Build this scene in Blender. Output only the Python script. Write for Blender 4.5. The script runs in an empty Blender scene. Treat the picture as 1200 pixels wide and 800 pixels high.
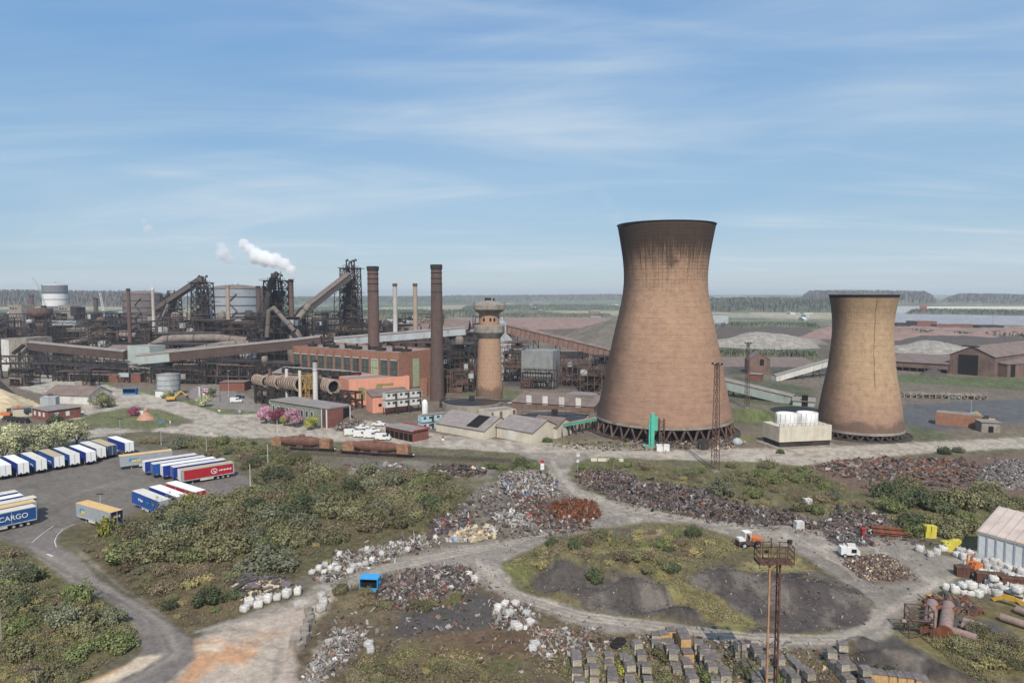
import bpy, math, random
import numpy as np
from mathutils import Vector, Matrix
R = math.radians
random.seed(11)
SC = bpy.context.scene
COL = SC.collection

# ---------------------------------------------------------------- camera
F, H, PITCH = 800.0, 50.0, math.atan(55/800)
CP, SP = math.cos(PITCH), math.sin(PITCH)
cd = bpy.data.cameras.new('camera'); cam = bpy.data.objects.new('camera', cd); COL.objects.link(cam)
cam.location = (0, 0, H); cam.rotation_euler = (R(90)-PITCH, 0, 0)
cd.sensor_width = 36; cd.lens = 24; cd.clip_start = 1; cd.clip_end = 40000
SC.camera = cam
# ---------------------------------------------------------------- sky
SUN_EL, SUN_AZ = 46.0, 178.0          # azimuth of the sun, clockwise from +Y (behind the camera)
w = bpy.data.worlds.new('World'); SC.world = w; w.use_nodes = True
nt = w.node_tree; nt.nodes.clear()
def N(t, **k):
    n = nt.nodes.new(t)
    for a, b in k.items(): setattr(n, a, b)
    return n
def LK(a, b): nt.links.new(a, b)
sky = N('ShaderNodeTexSky', sky_type='NISHITA', sun_disc=False, sun_elevation=R(SUN_EL), sun_rotation=R(SUN_AZ))
sky.altitude = 0; sky.air_density = 1.0; sky.dust_density = 0.0; sky.ozone_density = 1.6
out = N('ShaderNodeOutputWorld'); bg = N('ShaderNodeBackground'); bg.inputs[1].default_value = 0.112
LK(bg.outputs[0], out.inputs[0])
tc = N('ShaderNodeTexCoord'); sx = N('ShaderNodeSeparateXYZ'); LK(tc.outputs['Generated'], sx.inputs[0])
def M_(op, a, b=None, c=None):
    n = N('ShaderNodeMath', operation=op)
    for i, x in enumerate((a, b, c)):
        if x is None: continue
        if hasattr(x, 'links'): LK(x, n.inputs[i])
        else: n.inputs[i].default_value = x
    return n.outputs[0]
zz = M_('ADD', M_('MAXIMUM', sx.outputs[2], 0.0), 0.10)
cx = N('ShaderNodeCombineXYZ')
LK(M_('DIVIDE', sx.outputs[0], zz), cx.inputs[0]); LK(M_('DIVIDE', sx.outputs[1], zz), cx.inputs[1])
def cloud(rot, sc, loc, lo, hi, detail=7, dist=0.6):
    mp = N('ShaderNodeMapping'); mp.inputs['Rotation'].default_value = (0, 0, R(rot)); mp.inputs['Scale'].default_value = sc
    mp.inputs['Location'].default_value = loc
    LK(cx.outputs[0], mp.inputs[0])
    no = N('ShaderNodeTexNoise'); no.inputs['Scale'].default_value = 1; no.inputs['Detail'].default_value = detail
    no.inputs['Roughness'].default_value = .58; no.inputs['Distortion'].default_value = dist
    LK(mp.outputs[0], no.inputs[0])
    r = N('ShaderNodeMapRange', interpolation_type='SMOOTHSTEP'); LK(no.outputs[0], r.inputs[0]); r.inputs[1].default_value = lo; r.inputs[2].default_value = hi
    return r.outputs[0]
c1 = cloud(24, (0.30, 0.62, 1), (3.4, 0.9, 0), .40, .86, 8, 1.4)
c2 = cloud(-30, (0.40, 1.3, 1), (7.7, 2.2, 0), .46, .90, 10, 1.6)
c3 = cloud(-18, (0.16, 0.24, 1), (4.7, 5.9, 0), .34, .62, 4, .6)
cm = M_('ADD', M_('MULTIPLY', M_('ADD', M_('MULTIPLY', c1, .6), M_('MULTIPLY', c2, .36)), M_('ADD', c3, .3)), M_('MULTIPLY', c3, .18))
cm = M_('MINIMUM', M_('MULTIPLY', cm, 1.35), .9)
mx = N('ShaderNodeMix', data_type='RGBA'); rp = N('ShaderNodeValToRGB'); LK(sx.outputs[2], rp.inputs[0]); e = rp.color_ramp.elements      # spring haze whitens the sky towards the horizon
e[0].position = 0.0; e[0].color = (2.7/8, 4.0/8, 5.3/8, 1); e[1].position = .52; e[1].color = (.9/8, 2.6/8, 6.1/8, 1)
q = e.new(.16); q.color = (2.2/8, 4.1/8, 6.2/8, 1); q = e.new(.32); q.color = (1.4/8, 3.4/8, 6.4/8, 1)
sc8 = N('ShaderNodeMix', data_type='RGBA', blend_type='MULTIPLY'); sc8.inputs[0].default_value = 1; sc8.inputs[7].default_value = (8, 8, 8, 1); LK(rp.outputs[0], sc8.inputs[6])
ms = N('ShaderNodeMix', data_type='RGBA'); ms.inputs[0].default_value = .72; LK(sky.outputs[0], ms.inputs[6]); LK(sc8.outputs[2], ms.inputs[7])
LK(cm, mx.inputs[0]); LK(ms.outputs[2], mx.inputs[6]); mx.inputs[7].default_value = (5.6, 6.5, 7.3, 1)
LK(mx.outputs[2], bg.inputs[0])
# ---------------------------------------------------------------- sun
sd = bpy.data.lights.new('sun', 'SUN'); sd.energy = 4.8; sd.angle = R(.55); sd.color = (1, .93, .825)
sun = bpy.data.objects.new('sun', sd); COL.objects.link(sun); sun.location = (0, -50, 200)
_tr = Vector((-math.sin(R(SUN_AZ))*math.cos(R(SUN_EL)), -math.cos(R(SUN_AZ))*math.cos(R(SUN_EL)), -math.sin(R(SUN_EL))))
sun.rotation_euler = _tr.to_track_quat('-Z', 'Y').to_euler()
# ---------------------------------------------------------------- exposure, render
vs = SC.view_settings; vs.view_transform = 'Standard'; vs.look = 'None'; vs.gamma = 1; vs.exposure = 0.0; vs.use_curve_mapping = False
cy = SC.cycles; cy.max_bounces = 14; cy.diffuse_bounces = 2; cy.glossy_bounces = 1; cy.transmission_bounces = 1
cy.volume_bounces = 14; cy.transparent_max_bounces = 8; cy.caustics_reflective = cy.caustics_refractive = False
cy.use_denoising = True; cy.sample_clamp_indirect = 6
HAZE_DENSITY = 0.00012
# ---------------------------------------------------------------- pixel helpers (used to survey the ground plan)
def ray(px, py):
    x = (px-600)/F; y = (400-py)/F
    return x, CP+y*SP, -SP+y*CP
def G(px, py, z=0.0):
    x, y, d = ray(px, py); t = (z-H)/d
    return (x*t, y*t)
def HZ(py, Y):                       # height seen at row py at ground distance Y
    x, y, d = ray(600, py); return H + d*Y/y
def PX(px, Y, py=400):               # x of column px at distance Y
    x, y, d = ray(px, py); return x*Y/y
def P3(px, py, Y): return Vector((PX(px, Y, py), Y, HZ(py, Y)))
# ---------------------------------------------------------------- numpy noise
def vnoise(x, y, seed=0):
    xi = np.floor(x).astype(np.int64); yi = np.floor(y).astype(np.int64); fx = x-xi; fy = y-yi
    fx = fx*fx*(3-2*fx); fy = fy*fy*(3-2*fy)
    def hsh(a, b):
        n = (a*374761393 + b*668265263 + seed*1442695041) & 0x7fffffff
        n = ((n ^ (n >> 13))*1274126177) & 0x7fffffff
        return ((n ^ (n >> 16)) & 0xffff)/65535.0
    a = hsh(xi, yi); b = hsh(xi+1, yi); c = hsh(xi, yi+1); d = hsh(xi+1, yi+1)
    return (a*(1-fx)+b*fx)*(1-fy) + (c*(1-fx)+d*fx)*fy
def fbm(x, y, s, o=4, seed=0):
    v = 0; a = .5; t = 0
    for i in range(o):
        v = v + a*vnoise(x/s+17.3*i, y/s-9.1*i, seed+i); t += a; a *= .55; s *= .47
    return v/t
def sdist(x, y, poly):               # signed distance, positive inside
    p = np.array(poly, float); n = len(p); d2 = np.full(x.shape, 1e18); ins = np.zeros(x.shape, bool)
    for i in range(n):
        ax, ay = p[i]; bx, by = p[(i+1) % n]; ex, ey = bx-ax, by-ay
        t = np.clip(((x-ax)*ex+(y-ay)*ey)/(ex*ex+ey*ey+1e-9), 0, 1)
        d2 = np.minimum(d2, (x-ax-t*ex)**2+(y-ay-t*ey)**2)
        c = ((ay > y) != (by > y))
        with np.errstate(divide='ignore', invalid='ignore'):
            ins ^= c & (x < (bx-ax)*(y-ay)/(by-ay+1e-12)+ax)
    d = np.sqrt(d2); return np.where(ins, d, -d)
def smooth(a, b, x):
    t = np.clip((x-a)/(b-a), 0, 1); return t*t*(3-2*t)
def lin(c): return c/12.92 if c <= .04045 else ((c+.055)/1.055)**2.4
def S(r, g, b, k=.82):              # photographed sRGB value -> base colour
    c = [lin(v/255)*k for v in (r, g, b)]; l = .3*c[0]+.59*c[1]+.11*c[2]
    return (c[0]*.95+l*.05, c[1]*.95+l*.05, c[2]*.95+l*.05, 1)
# ---------------------------------------------------------------- mesh builder
class MB:
    def __init__(s): s.v = []; s.f = []; s.m = []; s.s = []
    def add(s, vs, fs, m=0, sm=False):
        o = len(s.v); s.v.extend([tuple(v) for v in vs])
        for f in fs: s.f.append(tuple(i+o for i in f)); s.m.append(m); s.s.append(sm)
        return s
    def box(s, x, y, z0, sx_, sy, sz, rz=0, m=0, tilt=None):
        vs = [Vector((a*sx_/2, b*sy/2, c*sz)) for c in (0, 1) for a, b in ((-1, -1), (1, -1), (1, 1), (-1, 1))]
        if tilt is not None:
            Mx = tilt; vs = [Mx @ (v-Vector((0, 0, sz/2))) + Vector((0, 0, sz/2)) for v in vs]
        elif rz:
            Mx = Matrix.Rotation(rz, 3, 'Z'); vs = [Mx @ v for v in vs]
        o = Vector((x, y, z0)); return s.add([v+o for v in vs], [(3, 2, 1, 0), (4, 5, 6, 7), (0, 1, 5, 4), (1, 2, 6, 5), (2, 3, 7, 6), (3, 0, 4, 7)], m)
    def beam(s, p, q, w_, h_=None, m=0):
        p = Vector(p); q = Vector(q); d = q-p; L = d.length
        if L < 1e-5: return s
        d /= L; up = Vector((0, 0, 1)) if abs(d.z) < .95 else Vector((0, 1, 0))
        a = d.cross(up).normalized()*(w_/2); b = a.cross(d).normalized()*((h_ or w_)/2)
        vs = [p-a-b, p+a-b, p+a+b, p-a+b, q-a-b, q+a-b, q+a+b, q-a+b]
        return s.add(vs, [(3, 2, 1, 0), (4, 5, 6, 7), (0, 1, 5, 4), (1, 2, 6, 5), (2, 3, 7, 6), (3, 0, 4, 7)], m)
    def tube(s, p, q, r, r2=None, n=10, m=0, cap=True):
        p = Vector(p); q = Vector(q); r2 = r if r2 is None else r2; d = (q-p).normalized()
        up = Vector((0, 0, 1)) if abs(d.z) < .95 else Vector((1, 0, 0)); a = d.cross(up).normalized(); b = a.cross(d)
        vs = []
        for c, rr in ((p, r), (q, r2)):
            for i in range(n):
                t = 2*math.pi*i/n; vs.append(c+a*math.cos(t)*rr+b*math.sin(t)*rr)
        s.add(vs, [(i, (i+1) % n, n+(i+1) % n, n+i) for i in range(n)], m, True)
        if cap: s.add(vs[:n], [tuple(range(n))[::-1]], m); s.add(vs[n:], [tuple(range(n))], m)
        return s
    def path(s, pts, r, n=8, m=0):
        for a, b in zip(pts, pts[1:]): s.tube(a, b, r, n=n, m=m)
        for p in pts[1:-1]: s.ball(p, r*1.02, m=m, n=n)
        return s
    def ball(s, c, r, m=0, n=8, sq=(1, 1, 1)):
        k = max(3, n//2); vs = []; c = Vector(c)
        for j in range(k+1):
            ph = math.pi*j/k-math.pi/2
            for i in range(n): t = 2*math.pi*i/n; vs.append(c+Vector((math.cos(ph)*math.cos(t)*r*sq[0], math.cos(ph)*math.sin(t)*r*sq[1], math.sin(ph)*r*sq[2])))
        return s.add(vs, [(j*n+i, j*n+(i+1) % n, (j+1)*n+(i+1) % n, (j+1)*n+i) for j in range(k) for i in range(n)], m, True)
    def lathe(s, prof, n=24, c=(0, 0, 0), m=0, sm=True, cap=True, axis='z'):
        vs = []
        for r, z in prof:
            for i in range(n):
                t = 2*math.pi*i/n; a, b = r*math.cos(t), r*math.sin(t)
                vs.append((c[0]+a, c[1]+b, c[2]+z) if axis == 'z' else (c[0]+z, c[1]+a, c[2]+b))
        k = len(prof); s.add(vs, [(j*n+i, j*n+(i+1) % n, (j+1)*n+(i+1) % n, (j+1)*n+i) for j in range(k-1) for i in range(n)], m, sm)
        if cap and prof[-1][0] > 1e-4: s.add(vs[-n:], [tuple(range(n))], m)
        if cap and prof[0][0] > 1e-4: s.add(vs[:n], [tuple(range(n))[::-1]], m)
        return s
    def extrude(s, prof, a0, a1, axis='x', m=0):      # prof in (y,z) extruded along x, or (x,z) along y
        n = len(prof); vs = [((a, p, q) if axis == 'x' else (p, a, q)) for a in (a0, a1) for p, q in prof]
        return s.add(vs, [(i, (i+1) % n, n+(i+1) % n, n+i) for i in range(n)]+[tuple(range(n))[::-1], tuple(range(n, 2*n))], m)
    def prism(s, poly, z0, z1, m=0):
        n = len(poly); vs = [(p[0], p[1], z) for z in (z0, z1) for p in poly]
        return s.add(vs, [(i, (i+1) % n, n+(i+1) % n, n+i) for i in range(n)]+[tuple(range(n))[::-1], tuple(range(n, 2*n))], m)
    def quad(s, a, b, c, d, m=0): return s.add([a, b, c, d], [(0, 1, 2, 3)], m)
    def mesh(s, name, mats):
        me = bpy.data.meshes.new(name); me.from_pydata(s.v, [], s.f)
        for x in (mats if isinstance(mats, (list, tuple)) else [mats]): me.materials.append(x)
        me.polygons.foreach_set('material_index', s.m); me.polygons.foreach_set('use_smooth', s.s); me.update()
        return me
KIDS = {}
def link(o, parent=None):
    COL.objects.link(o)
    if parent is not None: o.parent = parent; KIDS.setdefault(parent.name, []).append(o)
    return o
def tag(o, label=None, cat=None, group=None, kind=None):
    if label: o['label'] = label
    if cat: o['category'] = cat
    if group: o['group'] = group
    if kind: o['kind'] = kind
    return o
def thing(name, label, cat, loc=(0, 0, 0), rz=0, group=None):
    o = bpy.data.objects.new(name, None); link(o); o.empty_display_size = .3
    o.location = (loc[0], loc[1], loc[2] if len(loc) > 2 else 0); o.rotation_euler = (0, 0, rz)
    return tag(o, label, cat, group)
def part(name, mb, mats, parent, loc=None, label=None):
    o = bpy.data.objects.new(name, mb.mesh(name, mats) if isinstance(mb, MB) else mb); link(o, parent)
    if loc: o.location = loc
    if label: o['label'] = label
    return o
def top(name, label, cat, mb, mats, loc=(0, 0, 0), rz=0, group=None, kind=None):
    o = bpy.data.objects.new(name, mb.mesh(name, mats) if isinstance(mb, MB) else mb); link(o)
    o.location = (loc[0], loc[1], loc[2] if len(loc) > 2 else 0); o.rotation_euler = (0, 0, rz)
    return tag(o, label, cat, group, kind)
def dup(o, parent=None, loc=None, rz=None, label=None, sc=None):
    c = o.copy(); link(c, parent)
    for k in KIDS.get(o.name, []): dup(k, c)
    if loc is not None: c.location = (loc[0], loc[1], loc[2] if len(loc) > 2 else 0)
    if rz is not None: c.rotation_euler = (0, 0, rz)
    if label: c['label'] = label
    if sc: c.scale = sc if isinstance(sc, tuple) else (sc, sc, sc)
    return c
# ---------------------------------------------------------------- materials
def newmat(name):
    m = bpy.data.materials.new(name); m.use_nodes = True; t = m.node_tree
    b = t.nodes['Principled BSDF']; b.inputs['Specular IOR Level'].default_value = .25
    return m, t, b
def nd(t, ty, **k):
    n = t.nodes.new(ty)
    for a, b in k.items(): setattr(n, a, b)
    return n
def tmath(t, op, a, b=None, c=None, clamp=False):
    n = nd(t, 'ShaderNodeMath', operation=op, use_clamp=clamp)
    for i, x in enumerate((a, b, c)):
        if x is None: continue
        if hasattr(x, 'links'): t.links.new(x, n.inputs[i])
        else: n.inputs[i].default_value = x
    return n.outputs[0]
def tmix(t, fac, a, b, mode='MIX'):
    n = nd(t, 'ShaderNodeMix', data_type='RGBA', blend_type=mode)
    for i, x in ((0, fac), (6, a), (7, b)):
        if hasattr(x, 'links'): t.links.new(x, n.inputs[i])
        else: n.inputs[i].default_value = x
    return n.outputs[2]
def tnoise(t, vec, scale, detail=5, rough=.6, sc=None):
    if sc:
        mp = nd(t, 'ShaderNodeMapping'); mp.inputs['Scale'].default_value = sc; t.links.new(vec, mp.inputs[0]); vec = mp.outputs[0]
    n = nd(t, 'ShaderNodeTexNoise'); n.inputs['Scale'].default_value = scale; n.inputs['Detail'].default_value = detail; n.inputs['Roughness'].default_value = rough
    t.links.new(vec, n.inputs[0]); return n.outputs[0]
def tramp(t, x, lo, hi):
    n = nd(t, 'ShaderNodeMapRange', interpolation_type='SMOOTHSTEP'); t.links.new(x, n.inputs[0]); n.inputs[1].default_value = lo; n.inputs[2].default_value = hi
    return n.outputs[0]
MATS = {}
def mat(name, col, var=.3, scale=.6, rough=.85, stain=None, stain_amt=.5, streak=0, corr=None, rnd=0, metal=0, bump=0, island=0):
    if name in MATS: return MATS[name]
    m, t, b = newmat(name); MATS[name] = m
    tc = nd(t, 'ShaderNodeTexCoord').outputs['Object']
    n1 = tnoise(t, tc, scale, 6, .65)
    d = tuple(c*(1-var) for c in col[:3])+(1,); l = tuple(min(1, c*(1+var)) for c in col[:3])+(1,)
    c = tmix(t, tramp(t, n1, .3, .7), d, l)
    if stain is not None:
        n2 = tnoise(t, tc, scale*1.7, 7, .7, (1, 1, .25) if streak else None)
        c = tmix(t, tmath(t, 'MULTIPLY', tramp(t, n2, .48, .66), stain_amt), c, stain)
    if corr:                                     # fine ribs of profiled sheet, along object x+y
        w_ = nd(t, 'ShaderNodeTexWave', wave_type='BANDS', bands_direction=corr[0]); w_.inputs['Scale'].default_value = corr[1]; w_.inputs['Distortion'].default_value = 0
        t.links.new(tc, w_.inputs[0]); c = tmix(t, tmath(t, 'MULTIPLY', w_.outputs['Fac'], corr[2]), c, tuple(x*.35 for x in col[:3])+(1,))
    if rnd:
        oi = nd(t, 'ShaderNodeObjectInfo').outputs['Random']
        c = tmix(t, 1.0, c, _grey(t, tmath(t, 'MULTIPLY_ADD', oi, 2*rnd, 1-rnd)), 'MULTIPLY')
    if island:
        oi = nd(t, 'ShaderNodeNewGeometry').outputs['Random Per Island']
        c = tmix(t, 1.0, c, _grey(t, tmath(t, 'MULTIPLY_ADD', oi, 2*island, 1-island)), 'MULTIPLY')
    t.links.new(c, b.inputs['Base Color']); b.inputs['Roughness'].default_value = rough; b.inputs['Metallic'].default_value = metal
    if bump:
        bn = nd(t, 'ShaderNodeBump'); bn.inputs['Strength'].default_value = bump; bn.inputs['Distance'].default_value = .3
        t.links.new(tnoise(t, tc, scale*3, 6, .7), bn.inputs['Height']); t.links.new(bn.outputs[0], b.inputs['Normal'])
    return m
def _grey(t, x):
    n = nd(t, 'ShaderNodeCombineColor')
    for i in range(3): t.links.new(x, n.inputs[i])
    return n.outputs[0]
RUST = S(106, 76, 60, .8); SOOT = S(62, 56, 54, .8)
m_steel = mat('sooty steel', S(72, 66, 63), .4, .3, .8, RUST, .55)
m_dark = mat('dark steel', S(54, 51, 51), .4, .3, .8, RUST, .35)
m_rust = mat('rusty steel', S(104, 82, 74), .35, .4, .9, SOOT, .5, 1)
m_rust2 = mat('red rust', S(132, 80, 56), .4, .8, .95, S(80, 52, 44), .7)
m_pipe = mat('dusty pipe', S(132, 120, 112), .25, .3, .85, S(110, 85, 75), .5, 1)
m_concrete = mat('stained concrete', S(152, 143, 132), .2, .25, .9, S(95, 85, 78), .55, 1)
m_cream = mat('cream cladding', S(212, 203, 184), .1, .3, .8, S(160, 140, 120), .3, 1, corr=('X', 3, .12))
m_white = mat('white paint', S(232, 232, 230, .8), .06, .3, .6, S(170, 160, 150), .25, 1)
m_offwhite = mat('off white paint', S(214, 212, 204), .1, .3, .7, S(140, 128, 118), .4, 1)
m_greyroof = mat('grey sheet roof', S(150, 140, 136), .14, .3, .85, S(105, 95, 90), .35, corr=('X', 2, .15))
m_brownroof = mat('brown sheet roof', S(128, 112, 104), .18, .2, .9, S(85, 74, 70), .5)
m_brownwall = mat('brown sheet wall', S(125, 101, 90), .18, .2, .9, S(84, 68, 60), .5, 1)
m_palegreen = mat('pale green cladding', S(172, 182, 176), .1, .2, .7, S(120, 110, 100), .4, 1)
m_greycl = mat('pale grey cladding', S(176, 182, 184), .1, .2, .7, S(118, 108, 100), .4, 1)
m_black = mat('black opening', S(26, 24, 24), .2, 1, .9)
m_glass = mat('window glass', S(70, 78, 84), .2, 1, .2)
m_tyre = mat('tyre rubber', S(40, 38, 38), .2, 1, .9)
m_wood = mat('weathered timber', S(150, 136, 118), .25, .8, .9)
m_yellow = mat('yellow paint', S(224, 176, 60), .12, 1, .6, S(150, 110, 60), .4)
m_orange = mat('orange paint', S(206, 122, 66), .12, 1, .6)
m_red = mat('red paint', S(172, 52, 48), .12, 1, .6)
m_blue = mat('blue paint', S(64, 128, 190), .1, 1, .6)
m_teal = mat('teal paint', S(82, 184, 160), .1, .5, .6)
def brick(name, col, col2, bw=.5, rh=.25, mortar=S(150, 135, 120, .7), stain=SOOT, amt=.5):
    if name in MATS: return MATS[name]
    m, t, b = newmat(name); MATS[name] = m; tc = nd(t, 'ShaderNodeTexCoord').outputs['Object']
    sx_ = nd(t, 'ShaderNodeSeparateXYZ'); t.links.new(tc, sx_.inputs[0])
    cb = nd(t, 'ShaderNodeCombineXYZ'); t.links.new(tmath(t, 'ADD', sx_.outputs[0], sx_.outputs[1]), cb.inputs[0]); t.links.new(sx_.outputs[2], cb.inputs[1])
    br = nd(t, 'ShaderNodeTexBrick'); br.inputs['Scale'].default_value = 1; br.inputs['Brick Width'].default_value = bw; br.inputs['Row Height'].default_value = rh
    br.inputs['Mortar Size'].default_value = .012; br.inputs['Color1'].default_value = col; br.inputs['Color2'].default_value = col2; br.inputs['Mortar'].default_value = mortar
    t.links.new(cb.outputs[0], br.inputs[0])
    n = tnoise(t, tc, .15, 7, .65, (1, 1, .4)); c = tmix(t, tmath(t, 'MULTIPLY', tramp(t, n, .45, .7), amt), br.outputs[0], stain)
    n = tnoise(t, tc, .6, 4, .6); c = tmix(t, .35, c, _grey(t, tramp(t, n, .1, .8)), 'MULTIPLY')
    t.links.new(c, b.inputs['Base Color']); b.inputs['Roughness'].default_value = .92
    return m
m_brickred = brick('red brick', S(144, 86, 74, .9), S(130, 78, 68, .9), amt=.2)
m_brickor = brick('orange brick', S(172, 122, 98, .9), S(158, 110, 90, .9), amt=.3)
# ================================================================ GROUND
BUMPS = []      # (x, y, rx, ry, rot, h) soft mounds of the terrain
def bump_px(px, py, rx, ry, h, rot=0, z=0): x, y = G(px, py, z); BUMPS.append((x, y, rx, ry, R(rot), h))
bump_px(200, 640, 26, 18, 2.2); bump_px(330, 605, 40, 16, 2.5, -10); bump_px(270, 690, 18, 9, 1.2)
bump_px(60, 730, 20, 12, 2.2, -20)
bump_px(700, 672, 16, 9, 2.2, 5); bump_px(640, 672, 9, 7, 1.6); bump_px(775, 670, 16, 10, 2.3, -8); bump_px(760, 700, 8, 4, 1.5); bump_px(675, 700, 7, 3.5, 1.3); bump_px(830, 694, 18, 9, 1.3); bump_px(905, 690, 17, 10, 1.3, 5); bump_px(960, 702, 13, 8, 1.0)
bump_px(735, 700, 6, 3, 1.6); bump_px(800, 722, 7, 2.5, 1.3)
bump_px(1040, 780, 7, 4, 1.5, -25); bump_px(1085, 795, 9, 5, 1.8, -30); bump_px(1010, 760, 4, 3, 1.5)
bump_px(900, 583, 45, 8, 1.0, -6); bump_px(1040, 600, 34, 10, 1.6, -10); bump_px(1110, 610, 20, 10, 2)
bump_px(440, 700, 9, 5, 1.0); bump_px(880, 489, 22, 11, 3.2)
def hgt_np(x, y):
    z = np.zeros_like(x)
    for bx, by, rx, ry, rot, h in BUMPS:
        dx, dy = x-bx, y-by; c, s = math.cos(rot), math.sin(rot)
        u = (dx*c+dy*s)/rx; v = (-dx*s+dy*c)/ry; d = np.sqrt(u*u+v*v)
        z = np.maximum(z, 0) + h*(1-smooth(.15, 1.0, d))
    z = z*(.62+.75*fbm(x, y, 5, 4, 3)) + np.minimum(z, 1.6)*(.9*(fbm(x, y, 3.4, 4, 12)-.5)-.5*np.maximum(0, .22-np.abs(fbm(x, y, 6.5, 3, 15)-.5)*2.2)) + .12*(fbm(x, y, 9, 3, 8)-.5)
    r = np.sqrt(x*x+y*y); th = np.degrees(np.arctan2(x, y))
    far = smooth(1500, 4200, r)                       # rolling country far off
    hill = 26*np.exp(-((th-24)/13)**2)*smooth(1800, 3600, r) + 30*smooth(3500, 7000, r)*(.45+.6*fbm(th*400, r*0, 5000, 3, 5)) + 14*smooth(-18, -34, th)*smooth(1500, 2600, r)
    z = z + hill + far*10*(fbm(x, y, 1500, 3, 21)-.5)
    return z
def hgt(x, y): return float(hgt_np(np.array([float(x)]), np.array([float(y)]))[0])
def OG(px, py):                        # ground point seen at a pixel, with the terrain height
    z = 0.0
    for _ in range(4): x, y = G(px, py, z); z = hgt(x, y)
    return Vector((x, y, z))
def gz(p): return Vector((p[0], p[1], hgt(p[0], p[1])))
ks = [3.2]
while ks[-1] < 466: ks.append(ks[-1]+(.7 if ks[-1] < 30 else 1.15 if ks[-1] < 120 else 1.5))
rr = [H*F/k for k in ks][::-1]
rr = [2, 8, 20, 35, 50, 62, 72, 79] + [r for r in rr if r > 83] + [13500, 16000]
th = list(np.arange(-49, 49.01, .115)); th = [-180+i*6.0 for i in range(22)] + th + [54+i*6.0 for i in range(22)]
rr = np.array(rr); th = np.radians(np.array(th)); nr, ntx = len(rr), len(th)
RR, TH = np.meshgrid(rr, th, indexing='ij'); GX = RR*np.sin(TH); GY = RR*np.cos(TH)
fx, fy = GX.ravel(), GY.ravel(); fz = hgt_np(fx, fy)
# ---- colours of the ground itself (what grows or lies there)
NZ1 = fbm(fx, fy, 7, 5, 31)-.5; NZ2 = fbm(fx, fy, 1.6, 4, 41)-.5; NZ3 = fbm(fx, fy, 40, 4, 51)-.5; NZ4 = fbm(fx, fy, 0.55, 2, 47)-.5
gc = np.zeros((fx.size, 3)); gr = np.ones(fx.size)*.5          # colour, roughness of vegetation
def setc(wgt, col, veg=None):
    global gc, gr
    c = np.array(col[:3]); gc = gc*(1-wgt[:, None]) + c*wgt[:, None]
    if veg is not None: gr = gr*(1-wgt)+veg*wgt
setc(np.ones(fx.size), S(112, 104, 84), .8)
rad = np.hypot(fx, fy)
fp = fbm(fx, fy*.5, 420, 3, 77); fq = fbm(fx, fy*.45, 230, 2, 99)
setc(smooth(330, 420, rad), S(120, 106, 94), .3)
setc(smooth(900, 1200, rad), S(120, 114, 100), .5)
setc(smooth(1300, 1500, rad)*smooth(.5, .53, fp), S(120, 122, 98), .5)
setc(smooth(1300, 1500, rad)*smooth(.56, .58, fq), S(158, 150, 122), .4)
setc(smooth(1300, 1500, rad)*smooth(.46, .44, fq), S(88, 102, 80), .9)
setc(smooth(2600, 3200, rad)*smooth(.52, .54, fp), S(104, 118, 92), .7)
def zone(poly, col, fe=1.2, noise=2.5, veg=None, amt=1.0, patch=None, pts=None):
    p = [G(a, b) for a, b in poly] if pts is None else pts
    q = np.array(p); mg = 12+fe+noise
    box = (fx > q[:, 0].min()-mg) & (fx < q[:, 0].max()+mg) & (fy > q[:, 1].min()-mg) & (fy < q[:, 1].max()+mg)
    d = np.full(fx.size, -99.0); d[box] = sdist(fx[box], fy[box], p)
    wgt = smooth(-fe, fe, d+noise*(NZ1*1.3+NZ2*.7))*amt
    if patch: wgt = wgt*smooth(patch[0]-.06, patch[0]+.06, patch[1](fx, fy))
    setc(wgt, col, veg); return wgt
# -- works area
zone([(-400, 508), (0, 502), (300, 505), (700, 530), (1200, 520), (1700, 520), (1700, 392), (700, 388), (-400, 385)], S(118, 106, 94), 4, 8, .25)
zone([(-300, 440), (350, 440), (350, 425), (1200, 432), (1600, 420), (1600, 386), (-300, 372)], S(100, 88, 79), 10, 25, .2, .8)
zone([(590, 452), (690, 456), (700, 428), (600, 425)], S(82, 80, 79), 3, 4, .1)
zone([(540, 452), (700, 466), (700, 474), (540, 466)], S(104, 106, 78), 3, 6, .8, .8)
zone([(1045, 498), (1090, 505), (1250, 490), (1300, 470), (1180, 468), (1060, 474)], S(96, 96, 98), 2, 3, .05)
zone([(858, 497), (905, 499), (912, 491), (885, 479), (856, 478)], S(102, 106, 74), 1.5, 2, .9)
zone([(1040, 446), (1250, 462), (1250, 446), (1050, 438)], S(96, 102, 72), 4, 8, .8)
zone([(850, 470), (950, 478), (955, 455), (860, 440)], S(88, 92, 72), 4, 8, .8, .9)
zone([(1060, 496), (1115, 510), (1120, 520), (1070, 518)], S(98, 100, 74), 2, 3, .8)
zone([(1060, 516), (1150, 512), (1230, 500), (1230, 510), (1060, 520)], S(118, 108, 92), 3, 5, .6)
zone([(850, 439), (990, 436), (990, 428), (850, 428)], S(84, 82, 74), 5, 10, .5)
zone([(830, 424), (960, 420), (960, 402), (830, 402)], S(98, 102, 82), 8, 12, .7)
zone([(820, 400), (960, 405), (960, 392), (820, 390)], S(158, 150, 140), 10, 14, .05, .7)
zone([(940, 394), (1260, 399), (1260, 391), (950, 384)], S(158, 116, 112), 8, 12, .05)
zone([(1040, 400), (1300, 408), (1300, 399), (1040, 393)], S(92, 86, 86), 8, 12, .1)
zone([(1040, 412), (1140, 414), (1140, 402), (1040, 402)], S(164, 156, 144), 8, 14, .05, .7)
zone([(1040, 384), (1400, 384), (1400, 366.5), (1040, 366)], S(150, 152, 156), 14, 20, .02)
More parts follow.
